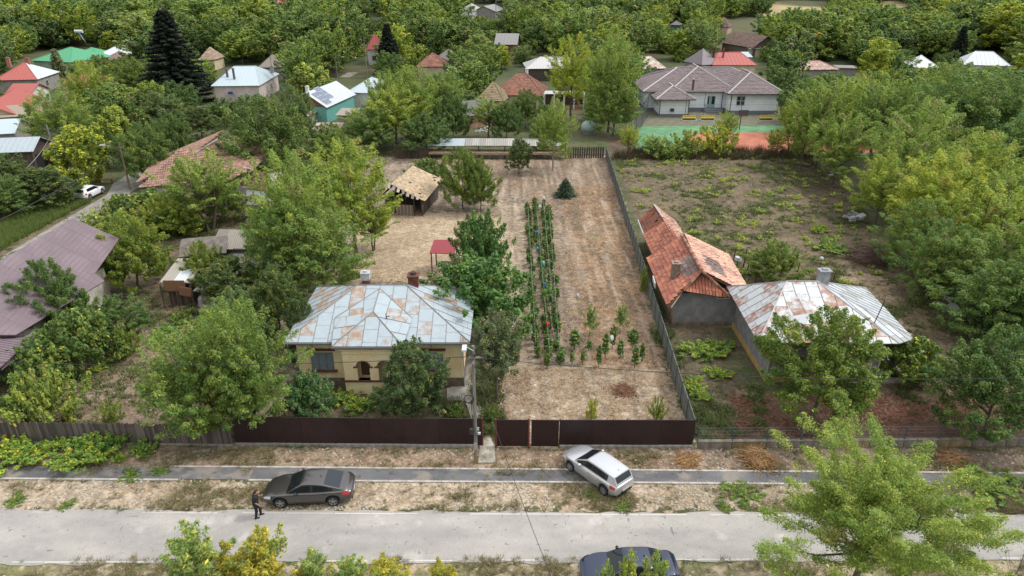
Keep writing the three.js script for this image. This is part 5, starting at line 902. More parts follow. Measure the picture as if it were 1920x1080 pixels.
// four rows of yellow stand seats by the court
{
  const make = (cx, label) => {
    const p = P(cx, 226), t = thing('spectator_bench', label, 'bench', p, 0, 'yellow seat rows by the sports court'), y = mat(seen(236, 212, 96), 0.5), b = mat(seen(180, 178, 172), 0.9);
    mesh('base', box(2.9, 0.14, 1.3, 0, 0.07, 0), b, t); mesh('frame', [box(2.5, 0.3, 0.1, 0, 0.28, -0.1)], darkTrim, t);
    for (let i = 0; i < 5; i++) { const s = mesh('seat', [box(0.46, 0.07, 0.5, -1.04 + i * 0.52, 0.48, 0), box(0.46, 0.42, 0.06, -1.04 + i * 0.52, 0.74, -0.26)], y, t); }
    return t;
  };
  [[1292, 'yellow seat row by the court, in front of the white annex'], [1327, 'yellow seat row by the court, below the school door'], [1436, 'yellow seat row under the large school wall'], [1471, 'yellow seat row at the corner of the school, partly behind a tree']].forEach((a) => make(...a));
  const p = P(1386, 244), t = thing('basketball_hoop', 'black court post with a backboard beside the red area', 'basketball hoop', p); mesh('post', [rod(V(0, 0, 0), V(0, 3.1, 0), 0.08), rod(V(0, 2.9, 0), V(0, 3.1, 0.9), 0.05)], darkTrim, t); mesh('backboard', box(1.7, 1.05, 0.05, 0, 3.2, 0.95), mat(seen(90, 94, 96), 0.7), t); mesh('hoop', new THREE.TorusGeometry(0.24, 0.02, 6, 16).rotateX(Math.PI / 2).translate(0, 2.9, 1.2), mat(seen(200, 90, 60), 0.6), t);
  const f = thing('court_fence', 'tall thin wire fence with steel posts around the sports court', 'fence', V(0, 0, 0)), st = mat(seen(120, 124, 126), 0.6), line = [P(1213, 222), P(1284, 221), P(1318, 220), P(1388, 220), P(1462, 219), P(1560, 218)], side = [P(1213, 222), P(1203, 238), P(1192, 256), P(1180, 290)];
  const lines = [line, side];
  for (const L of lines) { L.forEach((q) => mesh('post', rod(q, V(q.x, 4.6, q.z), 0.06), st, f)); for (let i = 0; i + 1 < L.length; i++) for (const h of [0.15, 1.2, 2.4, 3.5, 4.55]) mesh('wire', bar(V(L[i].x, h, L[i].z), V(L[i + 1].x, h, L[i + 1].z), 0.025), st, f); }
  for (let i = 0; i + 1 < side.length; i++) { const g = []; for (let k = 1; k < 24; k++) { const a = side[i].clone().lerp(side[i + 1], k / 24); g.push(bar(V(a.x, 0.1, a.z), V(a.x, 4.5, a.z), 0.018)); } stuffPart(mesh('mesh_wire', g, st, f)); }
}
// ---------------------------------------------------------------- the other houses of the village
const mt = (r, g, b, rough = 0.5) => mat(seen(r, g, b), rough), plaster = (r, g, b) => grainy(wallC(r, g, b), wallC(r * 0.9, g * 0.9, b * 0.88), 4, { grain: 0.08, N: 128 });
const pinkWall = plaster(206, 192, 186), whiteWall = plaster(222, 220, 214), creamWall = plaster(206, 190, 160), greyWall = plaster(156, 152, 146), mintWall = plaster(150, 168, 150), turquoise = mt(120, 190, 180, 0.8), tealWall = mt(70, 130, 130, 0.8);
const paleBlue = mt(206, 222, 228, 0.45), whiteRoof = mt(228, 232, 234, 0.45), green = mt(82, 176, 124, 0.5), redRoof = mt(196, 104, 92, 0.6), redDark = mt(172, 66, 72, 0.55), rustRoof = galvanised(0.55, 31, arr(224, 214, 200), arr(158, 96, 70), arr(200, 150, 116)), whiteRust = galvanised(0.25, 33, arr(226, 224, 218), arr(176, 140, 112), arr(206, 190, 168));
const terra = reds(arr(186, 130, 108), arr(150, 102, 84), 0.35, arr(120, 98, 84)), brownTile = reds(arr(150, 120, 104), arr(120, 98, 88), 0.3);
house({ name: 'pale_blue_roof_house', label: 'pinkish house with a wide pale blue metal hip roof by the spruce', fl: [396, 161.5], fr: [487, 160.5], eave: 3.6, depth: 18, rise: 2.9, hip: 0.3, wallM: pinkWall, roofM: paleBlue, style: 'ribs', step: 0.75, windows: [[0.6, 1.9, 1.0, 1.1, 'right']], more: (t, q) => { for (const [x, z, h] of [[-2.6, -4, 2.2], [-0.9, -3, 2.3]]) { const c = mesh('flue_pipe', [box(0.4, h, 0.4, 0, h / 2, 0), box(0.55, 0.08, 0.55, 0, h, 0)], mt(120, 116, 116, 0.6), t); c.position.set(x, q.y + 0.9, z); } const c = chimneyPart(t, 4.6, 4.4, -13.5, 0.7, 1.5, greyWall); mesh('antenna', [rod(V(4.6, 5.5, -13.5), V(4.6, 10, -13.5), 0.05), rod(V(3, 7.8, -13.5), V(6, 7.6, -13.5), 0.03)], darkTrim, t); const tarp = mesh('blue_tarp', box(0.9, 0.5, 0.5, -1.2, 2.2, 0.3), mt(60, 84, 160, 0.7), t); } });
house({
  name: 'solar_panel_house', label: 'turquoise house whose pale metal roof carries solar panels', fl: [613, 202], fr: [668, 177], eave: 3, depth: 8, rise: 2.6, roof: 'gable', wallM: turquoise, gableM: grainy(arr(150, 110, 92), arr(120, 88, 72), 1), roofM: whiteRoof, style: 'ribs', step: 0.6,
  more: (t, q) => { const f = q.frames[0], pm = new THREE.MeshPhysicalMaterial({ color: seen(92, 110, 142), roughness: 0.16, clearcoat: 0.6 }), fm = mt(220, 224, 226); for (const [u0, v0] of [[1.2, 0.6], [3.9, 1.5]]) { const p = mesh('solar_panel', prism(f, [[u0, v0], [u0 + 2.4, v0], [u0 + 2.4, v0 + 3.4], [u0, v0 + 3.4]], 0.06, 0.14), fm, t); for (let i = 0; i < 3; i++) for (let j = 0; j < 3; j++) mesh('cell', prism(f, [[u0 + 0.06 + i * 0.79, v0 + 0.06 + j * 1.12], [u0 + 0.76 + i * 0.79, v0 + 0.06 + j * 1.12], [u0 + 0.76 + i * 0.79, v0 + 1.1 + j * 1.12], [u0 + 0.06 + i * 0.79, v0 + 1.1 + j * 1.12]], 0.14, 0.155), pm, p); } chimneyPart(t, q.x0 + 1.5, q.y + q.rise - 0.4, -q.hd - 0.3, 0.55, 1.2, whiteWall); chimneyPart(t, q.x0 - 1.5, q.y - 1, -q.hd - 2, 0.5, 3.2, greyWall); },
});
house({ name: 'pale_wing_house', label: 'pale blue metal roof joined behind the solar panel roof', fl: [650, 173], fr: [702, 175], eave: 3.2, depth: 13, rise: 2.2, hip: 0.8, wallM: whiteWall, roofM: paleBlue, style: 'ribs', step: 0.5 });
house({ name: 'shed', category: 'shed', label: 'grey shed with one sloping roof in front of the solar panel house', fl: [578, 218], fr: [603, 205], eave: 2.2, depth: 5, rise: 0.9, roof: 'gable', wallM: greyWall, roofM: mt(168, 160, 150, 0.9) });
house({ name: 'shed', category: 'shed', label: 'low grey roofed shed right of the turquoise wall', fl: [628, 216], fr: [672, 217], eave: 2.2, depth: 4, rise: 0.6, roof: 'shed', wallM: greyWall, roofM: mt(170, 162, 152, 0.9) });
house({ name: 'shed', category: 'shed', label: 'shed with a rusty red and white roof behind the corner of the plot', fl: [577, 251], fr: [632, 251], eave: 2.3, depth: 5.5, rise: 0.7, roof: 'shed', wallM: shedWood, roofM: rustRoof, style: 'ribs', step: 0.5 });
// green roofs at the left
house({ name: 'green_roof_house', label: 'house with a bright green metal hip roof', fl: [58, 113], fr: [132, 117], eave: 3.2, depth: 15, rise: 3, hip: 0.9, wallM: mintWall, roofM: green, style: 'ribs', step: 0.9, windows: [[0.5, 1.8, 1.2, 1.2], [0.8, 1.8, 1.2, 1.2]] });
house({ name: 'green_roof_wing', label: 'lower green metal roof behind the bright green hip roof', fl: [128, 108], fr: [184, 108], eave: 3.2, depth: 11, rise: 2.2, hip: 0.9, wallM: mintWall, roofM: green, style: 'ribs', step: 0.9 });
house({ name: 'white_roof_house', label: 'house with a white metal roof behind the green roofs', fl: [178, 106], fr: [228, 106], eave: 3, depth: 11, rise: 2.3, hip: 1, wallM: whiteWall, roofM: whiteRoof, style: 'ribs', step: 0.9 });
house({ name: 'brown_roof_house', label: 'low house with a brown roof right of the white metal roof', fl: [204, 113], fr: [252, 110], eave: 2.8, depth: 9, rise: 1.9, hip: 1, wallM: creamWall, roofM: mt(146, 118, 108, 0.8), chimneys: [[0.85, 0.5, 0.9, 1.2]] });
house({ name: 'green_roof_house', label: 'small green metal roof close to the tall spruce', fl: [253, 110], fr: [288, 111], eave: 2.8, depth: 9, rise: 2, hip: 1, wallM: creamWall, roofM: green, style: 'ribs', step: 0.9 });
{ const t = thing('solar_water_heater', 'white solar water heater tank on the green roofs', 'water heater', P(166, 105)); mesh('tank', new THREE.CylinderGeometry(0.5, 0.5, 2.4, 14).rotateZ(Math.PI / 2).translate(-1.2, 7.4, 0), whiteTrim, t); mesh('collector', bar(V(-0.9, 7.0, 0.3), V(0.9, 4.6, 1.6), 1.8, 0.1), mt(150, 176, 206, 0.3), t); mesh('frame', [bar(V(-1.2, 4, -0.3), V(-1.2, 7, 0), 0.1), bar(V(0.6, 4, 0.6), V(-0.6, 6.8, 0), 0.1)], darkTrim, t); }
house({ name: 'red_white_roof_house', label: 'stone house whose metal hip roof is half red and half white', fl: [-12, 151], fr: [70, 149], eave: 3.3, depth: 13, rise: 3.0, hip: 0.95, wallM: greyWall, roofM: [redRoof, whiteRoof, redRoof, redRoof], style: 'ribs', step: 0.8, windows: [[0.4, 1.8, 1.4, 1.3, 'right'], [0.7, 1.8, 1.2, 1.2]], chimneys: [[0.55, 0.55, 0.8, 1.2, mt(176, 116, 96, 0.9)], [0.2, 0.4, 0.7, 1.8, mt(186, 130, 112, 0.9)]] });
house({ name: 'red_roof_porch', label: 'glazed porch with a red metal roof at the stone house', fl: [8, 176], fr: [58, 176], eave: 2.6, depth: 7, rise: 1.6, roof: 'gable', wallM: whiteWall, roofM: redRoof, windows: [[0.55, 1.5, 3.4, 1.3, 'front', 4]] });
house({ name: 'red_roof_house', label: 'long red metal roof running behind the feathery trees', fl: [34, 216], fr: [80, 182], eave: 3, depth: 8, rise: 2, roof: 'gable', wallM: creamWall, roofM: redRoof, style: 'ribs', step: 0.8 });
house({ name: 'red_roof_house', label: 'red metal roof between the feathery tree and the cream wall', fl: [176, 160], fr: [226, 150], eave: 3, depth: 9, rise: 2.2, hip: 0.8, wallM: creamWall, roofM: redRoof, style: 'ribs', step: 0.8, windows: [[0.8, 1.6, 1.2, 1.1, 'right']] });
house({ name: 'shed', category: 'shed', label: 'small dark red lean-to roof in front of the tall spruce', fl: [258, 185], fr: [302, 172], eave: 2.4, depth: 4, rise: 0.6, roof: 'shed', wallM: shedWood, roofM: redDark });
house({ name: 'shed', category: 'shed', label: 'faded pink roofed shed behind the yellow-green tree', fl: [205, 206], fr: [243, 202], eave: 2.5, depth: 5, rise: 1.2, roof: 'gable', wallM: greyWall, roofM: mt(198, 140, 138, 0.8) });
house({ name: 'tan_roof_house', label: 'house with a flat tan roof at the frame edge below the red roofs', fl: [-40, 224], fr: [50, 217], eave: 2.9, depth: 9, rise: 1.3, roof: 'gable', wallM: creamWall, roofM: mt(176, 158, 138, 0.9) });
house({ name: 'blue_metal_roof_house', label: 'bluish white sheet roof at the left edge of the village', fl: [-50, 254], fr: [28, 250], eave: 2.8, depth: 8, rise: 1.6, roof: 'gable', wallM: greyWall, roofM: paleBlue });
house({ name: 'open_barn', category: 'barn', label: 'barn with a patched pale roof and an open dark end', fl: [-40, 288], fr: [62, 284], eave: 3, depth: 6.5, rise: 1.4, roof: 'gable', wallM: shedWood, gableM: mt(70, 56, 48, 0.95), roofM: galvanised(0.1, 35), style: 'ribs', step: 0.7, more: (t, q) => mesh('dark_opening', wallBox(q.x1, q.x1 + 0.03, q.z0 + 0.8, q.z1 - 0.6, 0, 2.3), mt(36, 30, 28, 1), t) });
house({ name: 'lean_to', category: 'shed', label: 'brown lean-to roof behind the grey pole', fl: [72, 281], fr: [118, 281], eave: 2.4, depth: 4, rise: 0.8, roof: 'shed', wallM: shedWood, roofM: mt(130, 100, 86, 0.9) });
// central farm
house({ name: 'terracotta_farmhouse', label: 'farmhouse with a large weathered terracotta hip roof', fl: [925, 178], fr: [1018, 180], eave: 3, depth: 12, rise: 3.6, hip: 0.7, over: 0.5, wallM: creamWall, roofM: mt(130, 100, 86, 0.9), style: 'tiles', row: 0.4, tile: 0.5, tileCols: terra, chimneys: [[0.6, 0.55, 0.6, 1.1, whiteWall]] });
house({ name: 'gable_shed', category: 'shed', label: 'tall straw coloured gable roof joined to the terracotta farmhouse', fl: [892, 188], fr: [944, 190], eave: 2.6, depth: 7, rise: 3.2, hip: 1, wallM: creamWall, roofM: mt(150, 132, 100, 0.9), style: 'tiles', row: 0.4, tile: 0.5, tileCols: reds(arr(186, 168, 130), arr(164, 144, 110), 0.2) });
house({ name: 'gable_shed', category: 'shed', label: 'grey shed with a white verge and a pink gable wall', fl: [878, 218], fr: [936, 212], eave: 2.3, depth: 6, rise: 2.2, roof: 'gable', wallM: plaster(198, 156, 138), roofM: mt(128, 126, 124, 0.9) });
house({ name: 'porch', category: 'porch', label: 'long porch with white posts and a flat sheet roof by the farmhouse', fl: [1018, 176], fr: [1098, 176], eave: 3.1, depth: 4, rise: 0.3, roof: 'flat', wallM: mt(92, 74, 64, 0.9), roofM: mt(206, 206, 200, 0.6), more: (t, q) => { for (let i = 0; i < 5; i++) mesh('post', box(0.34, 3.0, 0.34, lerp(-q.hw + 0.3, q.hw - 0.3, i / 4), 1.5, 0.1), whiteWall, t); mesh('parapet', box(q.hw * 2 - 0.6, 0.9, 0.12, 0, 0.45, 0.12), plaster(170, 110, 90), t); } });
house({ name: 'white_sheet_roof_house', label: 'house with a streaked white sheet roof behind the golden tree', fl: [987, 129], fr: [1100, 128], eave: 3.1, depth: 12, rise: 2.2, hip: 0.7, wallM: mt(96, 84, 76, 0.9), roofM: whiteRust, style: 'ribs', step: 0.8 });
house({ name: 'small_tile_house', label: 'small house with a reddish tile hip roof among tall trees', fl: [780, 125], fr: [838, 125], eave: 3.2, depth: 9, rise: 3.0, hip: 1, wallM: creamWall, roofM: mt(130, 100, 86, 0.9), style: 'tiles', row: 0.5, tile: 0.6, tileCols: terra });
house({ name: 'grey_gable_house', label: 'grey gabled roof just behind the small reddish tile roof', fl: [812, 112], fr: [846, 114], eave: 3, depth: 8, rise: 2.6, hip: 0.8, wallM: greyWall, roofM: mt(140, 132, 128, 0.8) });
house({ name: 'red_roof_house', label: 'small white house with a crimson metal roof by the far pole', fl: [686, 93], fr: [714, 93], eave: 4.4, depth: 8, rise: 4, hip: 0.8, wallM: whiteWall, roofM: redDark, style: 'ribs', step: 1.2, windows: [[0.5, 2, 1.2, 1.4]] });
house({ name: 'rust_roof_hut', label: 'hut with a mottled rusty orange roof behind the school', fl: [1192, 130], fr: [1250, 128], eave: 2.8, depth: 9, rise: 2.6, hip: 0.6, wallM: greyWall, roofM: rustRoof });
house({ name: 'red_roof_house', label: 'house with a salmon red metal roof behind the school', fl: [1336, 122], fr: [1420, 122], eave: 3, depth: 12, rise: 2.6, hip: 0.5, wallM: creamWall, roofM: redRoof, style: 'ribs', step: 1, chimneys: [[0.08, 0.3, 0.5, 2.4, mt(110, 60, 54, 0.9)], [0.3, 0.3, 0.4, 2.2, mt(150, 84, 76, 0.9)]] });
house({ name: 'grey_gable_house', label: 'mauve grey gabled roof left of the salmon red roof', fl: [1316, 122], fr: [1352, 120], eave: 3, depth: 9, rise: 3.6, hip: 0.9, wallM: greyWall, roofM: mt(146, 134, 138, 0.7) });
house({ name: 'pale_blue_shed', category: 'shed', label: 'long pale blue sheet roof behind the salmon red roof', fl: [1374, 107], fr: [1412, 107], eave: 3.4, depth: 5, rise: 0.9, roof: 'shed', wallM: greyWall, roofM: mt(190, 212, 218) });
house({ name: 'long_tile_barn', category: 'barn', label: 'long barn with a patched brown tile roof on the slope', fl: [1352, 78], fr: [1412, 90], eave: 3, depth: 10, rise: 3.4, roof: 'gable', wallM: mt(130, 116, 104, 0.9), roofM: mt(130, 108, 96, 0.9), style: 'tiles', row: 0.6, tile: 0.9, bump: 0.02, tileCols: brownTile });
house({ name: 'tile_cottage', label: 'small brown tiled cottage above the long barn', fl: [1336, 49], fr: [1366, 51], eave: 3, depth: 9, rise: 3.4, hip: 1, wallM: plaster(196, 168, 150), roofM: mt(140, 108, 96, 0.9), style: 'tiles', row: 0.6, tile: 0.9, bump: 0.02, tileCols: brownTile });
house({ name: 'flat_roof_hut', category: 'hut', label: 'little hut with a flat white roof at the end of the long barn', fl: [1406, 91], fr: [1430, 91], eave: 2.8, depth: 5, rise: 0.2, roof: 'flat', wallM: creamWall, roofM: whiteRoof });
house({ name: 'rusty_roof_house', label: 'low house with a rust red roof right of the school', fl: [1500, 131], fr: [1574, 130], eave: 3, depth: 8, rise: 1.7, hip: 0.9, wallM: greyWall, roofM: [galvanised(0.6, 37, arr(210, 190, 176), arr(166, 104, 84), arr(186, 130, 110))], style: 'ribs', step: 0.9 });
house({ name: 'flat_roof_hut', category: 'hut', label: 'plain grey block hut beside the rust red roof', fl: [1570, 127], fr: [1610, 128], eave: 3, depth: 6, rise: 0.2, roof: 'flat', wallM: greyWall, roofM: mt(150, 146, 140, 0.9) });
house({ name: 'grey_roof_house', label: 'flat grey roof showing through the trees right of the school', fl: [1560, 160], fr: [1632, 160], eave: 2.8, depth: 8, rise: 0.5, roof: 'shed', wallM: greyWall, roofM: mt(170, 172, 174, 0.7) });
house({ name: 'white_roof_house', label: 'white roofed house beside the far right spruce', fl: [1718, 127], fr: [1762, 127], eave: 3, depth: 9, rise: 2.6, hip: 0.9, wallM: whiteWall, roofM: whiteRoof });
house({ name: 'white_roof_house', label: 'long white metal roof at the far right behind the wood', fl: [1806, 121], fr: [1896, 124], eave: 3, depth: 10, rise: 3, hip: 0.7, wallM: whiteWall, roofM: whiteRoof, style: 'ribs', step: 1 });
house({ name: 'grey_shed', category: 'shed', label: 'grey blue board shed with a pale flat roof high on the slope', fl: [1256, 46], fr: [1278, 47], eave: 3.4, depth: 6, rise: 1.4, hip: 0.8, wallM: tealWall, roofM: mt(140, 128, 120, 0.9) });
house({ name: 'grey_barn', category: 'barn', label: 'barn with a long grey sheet roof among the trees', fl: [926, 83], fr: [970, 84], eave: 3.4, depth: 9, rise: 3, roof: 'gable', wallM: mt(140, 96, 84, 0.9), roofM: mt(170, 166, 162, 0.8), style: 'ribs', step: 1.2 });
house({ name: 'white_far_house', label: 'white house with grey roof near the top of the village', fl: [884, 20], fr: [908, 18], eave: 3.6, depth: 9, rise: 3, hip: 0.9, wallM: whiteWall, roofM: mt(190, 188, 184, 0.7) });
house({ name: 'grey_far_house', label: 'low grey roof near the top of the village', fl: [862, 29], fr: [888, 28], eave: 3, depth: 9, rise: 2.6, hip: 0.9, wallM: greyWall, roofM: mt(150, 148, 146, 0.8) });
house({ name: 'grey_far_house', label: 'slanting grey roof beside the far pole at the top of the village', fl: [930, 22], fr: [948, 16], eave: 3, depth: 12, rise: 2.4, roof: 'gable', wallM: greyWall, roofM: mt(160, 158, 156, 0.8) });
house({ name: 'red_far_house', label: 'white house with a pink red roof at the very top of the wood', fl: [520, 7], fr: [546, 6], eave: 4, depth: 10, rise: 3, hip: 1, wallM: whiteWall, roofM: mt(206, 96, 104, 0.6) });
house({ name: 'tan_roof_house', label: 'tan tiled roof just right of the tall spruce', fl: [372, 112], fr: [402, 112], eave: 3, depth: 8, rise: 3, hip: 0.9, wallM: creamWall, roofM: mt(196, 170, 146, 0.9), style: 'tiles', row: 0.6, tile: 0.8, bump: 0.02, tileCols: reds(arr(200, 176, 150), arr(176, 150, 128), 0.2) });
house({ name: 'felt_roof_house', label: 'grey brown felt hip roof behind the pale blue roof', fl: [484, 126.5], fr: [526, 126.5], eave: 3, depth: 8, rise: 2.8, hip: 0.8, wallM: greyWall, roofM: mt(158, 146, 134, 0.9) });
// long corrugated shed along the back of the plot
{
  const A = P(806, 296), B = P(1062, 297), t = thing('long_shed', 'long low mud walled shed under patched corrugated sheets at the back of the plot', 'shed', V(0, 0, 0)), e = 2.0;
  mesh('wall', bar(V(A.x, 0.95, A.z), V(B.x, 0.95, B.z), 0.3, 1.9), mudWall, t);
  const a = V(A.x - 0.2, e, A.z + 0.6), b = V(B.x, e, B.z + 0.6), c = V(B.x, e + 0.5, B.z - 2.2), d = V(A.x - 0.2, e + 0.5, A.z - 2.2), f = faceFrame([a, b, c, d]), roof = mesh('roof', prism(f, f.poly, -0.06, -0.02), shedWood, t);
  const sw = f.poly[1][0], L = 4.6; const flat = faceFrame([a, a.clone().lerp(b, 5.6 / sw), d.clone().lerp(c, 5.6 / sw), d]);
  sheetPieces(flat, 0.9, 1.3, [galv[0], galv[0], galv[1]], 71, roof); const rest = faceFrame([a.clone().lerp(b, 5.6 / sw), b, c, d.clone().lerp(c, 5.6 / sw)]);
  stuffPart(mesh('corrugated_sheet', corrugated(rest, 0.34, 0.07, 9, (r) => { const g = 0.75 + 0.4 * r(); return arr(186, 182, 172).map((v) => v * g); }), tileMat, roof));
  meshes('post', [0.02, 0.18, 0.36, 0.55, 0.78, 0.99].map((k) => { const p = A.clone().lerp(B, k); return rod(V(p.x, 0, p.z + 0.3), V(p.x, 1.98, p.z + 0.3), 0.08); }), shedWood, t);
}
// ---------------------------------------------------------------- fences
const fenceBrown = new THREE.MeshStandardMaterial({ color: new THREE.Color().setRGB(0.026, 0.0115, 0.0115), roughness: 0.5 }), fenceDusty = [0, 1, 2].map((k) => { const m = grainy([0.03, 0.0135, 0.013], [0.022, 0.0105, 0.0105], 2.6, { grain: 0.25, rough: 0.5 + k * 0.06, bump: 0.003 }); m.color.setScalar(0.9 + k * 0.12); return m; }), postRed = mat(seen(122, 60, 52), 0.7), greyWood = [grainy(arr(124, 112, 102), arr(92, 82, 76), 0.8, { stretch: 0.2 }), mat(seen(112, 102, 94), 0.95), mat(seen(90, 82, 76), 0.95), mat(seen(134, 122, 110), 0.95)];
const R2 = rngOf(41);
function sheetPanel(w, h) {   // trapezoid ribbed sheet standing on y = 0
  const s = []; const n = Math.max(2, Math.round(w / 0.11)); for (let i = 0; i < n; i++) { const x = w * i / n, d = w / n; s.push([x, 0], [x + d * 0.4, 0], [x + d * 0.5, 0.018], [x + d * 0.9, 0.018]); } s.push([w, 0]);
  const sh = new THREE.Shape([...s.map(([x, y]) => new THREE.Vector2(x, y)), ...s.slice().reverse().map(([x, y]) => new THREE.Vector2(x, y - 0.008))]);
  return new THREE.ExtrudeGeometry(sh, { depth: h, bevelEnabled: false }).rotateX(-Math.PI / 2);
}
function sheetFence(label, a, b, h, n, base = true) {
  const L = a.distanceTo(b), t = thing('sheet_metal_fence', label, 'fence', a, Math.atan2(-(b.z - a.z), b.x - a.x));
  if (base) mesh('kerb_base', box(L, 0.22, 0.2, L / 2, 0.06, 0.02), kerbGrey, t);
  const g = sheetPanel(L / n, h - 0.2);
  for (let i = 0; i < n; i++) { const p = mesh('panel', g, fenceDusty[i % 3], t); p.position.set(L * i / n, 0.19 + Math.sin(i * 2.3) * 0.008, 0.01 + (i % 2) * 0.006); p.rotation.x = Math.sin(i * 1.7) * 0.006; }
  mesh('top_trim', box(L, 0.03, 0.05, L / 2, h, 0), fenceBrown, t);
  mesh('rail', [box(L, 0.05, 0.04, L / 2, 0.6, -0.05), box(L, 0.05, 0.04, L / 2, 1.6, -0.05)], fenceBrown, t);
  for (let i = 0; i <= n; i += 2) mesh('post', box(0.07, h, 0.07, L * i / n, h / 2, -0.1), fenceBrown, t);
  const anchors = []; for (let x = 0.5; x < L; x += 1) anchors.push(box(0.05, 0.06, 0.05, x, 0.2, 0.1)); if (base) mesh('anchor', anchors, kerbGrey, t);
  return t;
}
const kerbGrey = grainy(arr(178, 172, 162), arr(152, 146, 136), 1);
{
  const A = P(443, 834), B = P(889, 837.5), C = P(1049, 838.5), D = P(1297, 838.5), G0 = P(930, 838), G1 = P(991, 838);
  sheetFence('dark brown ribbed sheet fence in front of the yellow house', A, B, 2.05, 7);
  sheetFence('dark brown ribbed sheet fence in front of the dry field', C, D, 2.0, 4);
  const gate = (label, a, b, kids) => { const L = a.distanceTo(b), t = thing('metal_gate', label, 'gate', a, Math.atan2(-(b.z - a.z), b.x - a.x)); const p = mesh('panel', sheetPanel(L - 0.1, 1.9), fenceBrown, t); p.position.set(0.06, 0.08, 0); mesh('frame', [box(L, 0.05, 0.05, L / 2, 1.98, 0), box(L, 0.05, 0.05, L / 2, 0.1, 0)], fenceBrown, t); for (const x of kids) mesh('post', box(0.11, 2.08, 0.11, x, 1.04, 0.02), postRed, t); return t; };
  const g1 = gate('left leaf of the brown gate, between the two rusty red posts', G0, G1, [0, G0.distanceTo(G1)]), scratch = mesh('scratch_mark', [box(1.0, 0.02, 0.006, 1.3, 1.0, 0.035, 0), box(0.5, 0.02, 0.006, 1.9, 1.06, 0.035), box(0.12, 0.05, 0.006, 1.0, 0.5, 0.035), box(0.1, 0.05, 0.006, 1.3, 0.52, 0.035)], postRed, g1);
  gate('right leaf of the brown gate, next to the field fence', G1.clone().add(V(0.1, 0, 0)), C.clone().add(V(-0.03, 0, 0)), []);
  const wk = thing('wicket_gate', 'narrow brown metal wicket gate standing open by the concrete path', 'gate', P(891, 837.5), 0.12), wp = mesh('panel', sheetPanel(0.42, 1.95), fenceBrown, wk); wp.position.set(0, 0.08, 0); mesh('post', box(0.09, 2.08, 0.09, 0.46, 1.04, 0), postRed, wk); mesh('mailbox', box(0.16, 0.2, 0.08, 0.18, 1.35, 0.06), whiteTrim, wk);
  mesh('prop_stick', rod(V(-0.2, 0, 0), V(-0.25, 0.1, 0), 0.02), postRed, wk);
}
{   // grey plank fence of the left garden, plank by plank
  const a = P(-70, 829), b = P(438, 835.5), L = a.distanceTo(b), t = thing('plank_fence', 'old grey plank fence of the left garden', 'fence', a, Math.atan2(-(b.z - a.z), b.x - a.x)), g = [1.42, 1.46, 1.38].map((h) => box(0.118, h, 0.024, 0, h / 2, 0)), n = Math.floor(L / 0.128);
  mesh('kerb_base', box(L, 0.18, 0.16, L / 2, 0.04, 0), kerbGrey, t);
  for (let i = 0; i < n; i++) { const p = mesh('plank', g[Math.floor(R2() * 3)], greyWood[Math.floor(R2() * 4)], t); p.position.set(0.07 + i * 0.128, 0.12, (R2() - 0.5) * 0.016); p.rotation.z = (R2() - 0.5) * 0.028; }
  mesh('rail', [box(L, 0.08, 0.05, L / 2, 0.45, -0.05), box(L, 0.08, 0.05, L / 2, 1.25, -0.05)], greyWood[2], t);
}
{   // concrete slab fence along the right side of the plot
  const a = P(1298, 826), b = P(1136, 296), L = a.distanceTo(b), t = thing('concrete_fence', 'long grey concrete slab fence along the right side of the plot', 'fence', a, Math.atan2(-(b.z - a.z), b.x - a.x)), n = Math.round(L / 2.05), w = L / n, sg = box(w - 0.1, 0.395, 0.05), pg = box(0.1, 1.75, 0.12), ms = [grainy(arr(136, 140, 132), arr(106, 112, 104), 1.5), grainy(arr(124, 130, 122), arr(96, 102, 96), 1.5)], pm = mat(seen(92, 94, 92), 0.9);
  for (let i = 0; i <= n; i++) { const p = mesh('post', pg, pm, t); p.position.set(i * w, 0.8, 0); p.rotation.z = (R2() - 0.5) * 0.02; if (i < n) for (let j = 0; j < 4; j++) { const s = mesh('slab', sg, ms[(i + j) % 2], t); s.position.set(i * w + w / 2, 0.2 + j * 0.4, (R2() - 0.5) * 0.015); } }
}
{   // low wall with a wire fence, right
  const a = P(1306, 840), b = P(2010, 834), L = a.distanceTo(b), t = thing('wire_fence', 'wire fence with blue posts on a low concrete wall at the right', 'fence', a, Math.atan2(-(b.z - a.z), b.x - a.x)), wm = [grainy(arr(158, 148, 134), arr(126, 118, 106), 1.5), grainy(arr(176, 152, 104), arr(140, 124, 92), 1.5)], blue = mat(seen(74, 100, 120), 0.7), wire = mat(seen(120, 120, 120), 0.6), n = Math.round(L / 2.02), w = L / n, g = box(w - 0.06, 0.5, 0.16);
  for (let i = 0; i <= n; i++) { if (i < n) { const s = mesh('wall_panel', g, wm[i % 3 === 1 ? 1 : 0], t); s.position.set(i * w + w / 2, 0.24, 0); const c = mesh('coping', box(w - 0.02, 0.06, 0.24), wm[0], t); c.position.set(i * w + w / 2, 0.52, 0); } const p = mesh('post', rod(V(0, 0.4, 0), V(0, 1.5, 0), 0.035), blue, t); p.position.x = i * w; }
  for (const h of [0.75, 1.0, 1.25, 1.47]) mesh('wire', bar(V(0, h, 0), V(L, h, 0), 0.012), wire, t);
  const ms = []; for (let x = 0.1; x < L; x += 0.16) ms.push(bar(V(x, 0.55, 0), V(x + 0.08, 1.47, 0), 0.006), bar(V(x + 0.08, 0.55, 0), V(x, 1.47, 0), 0.006)); stuffPart(mesh('mesh_wire', ms, wire, t));
}
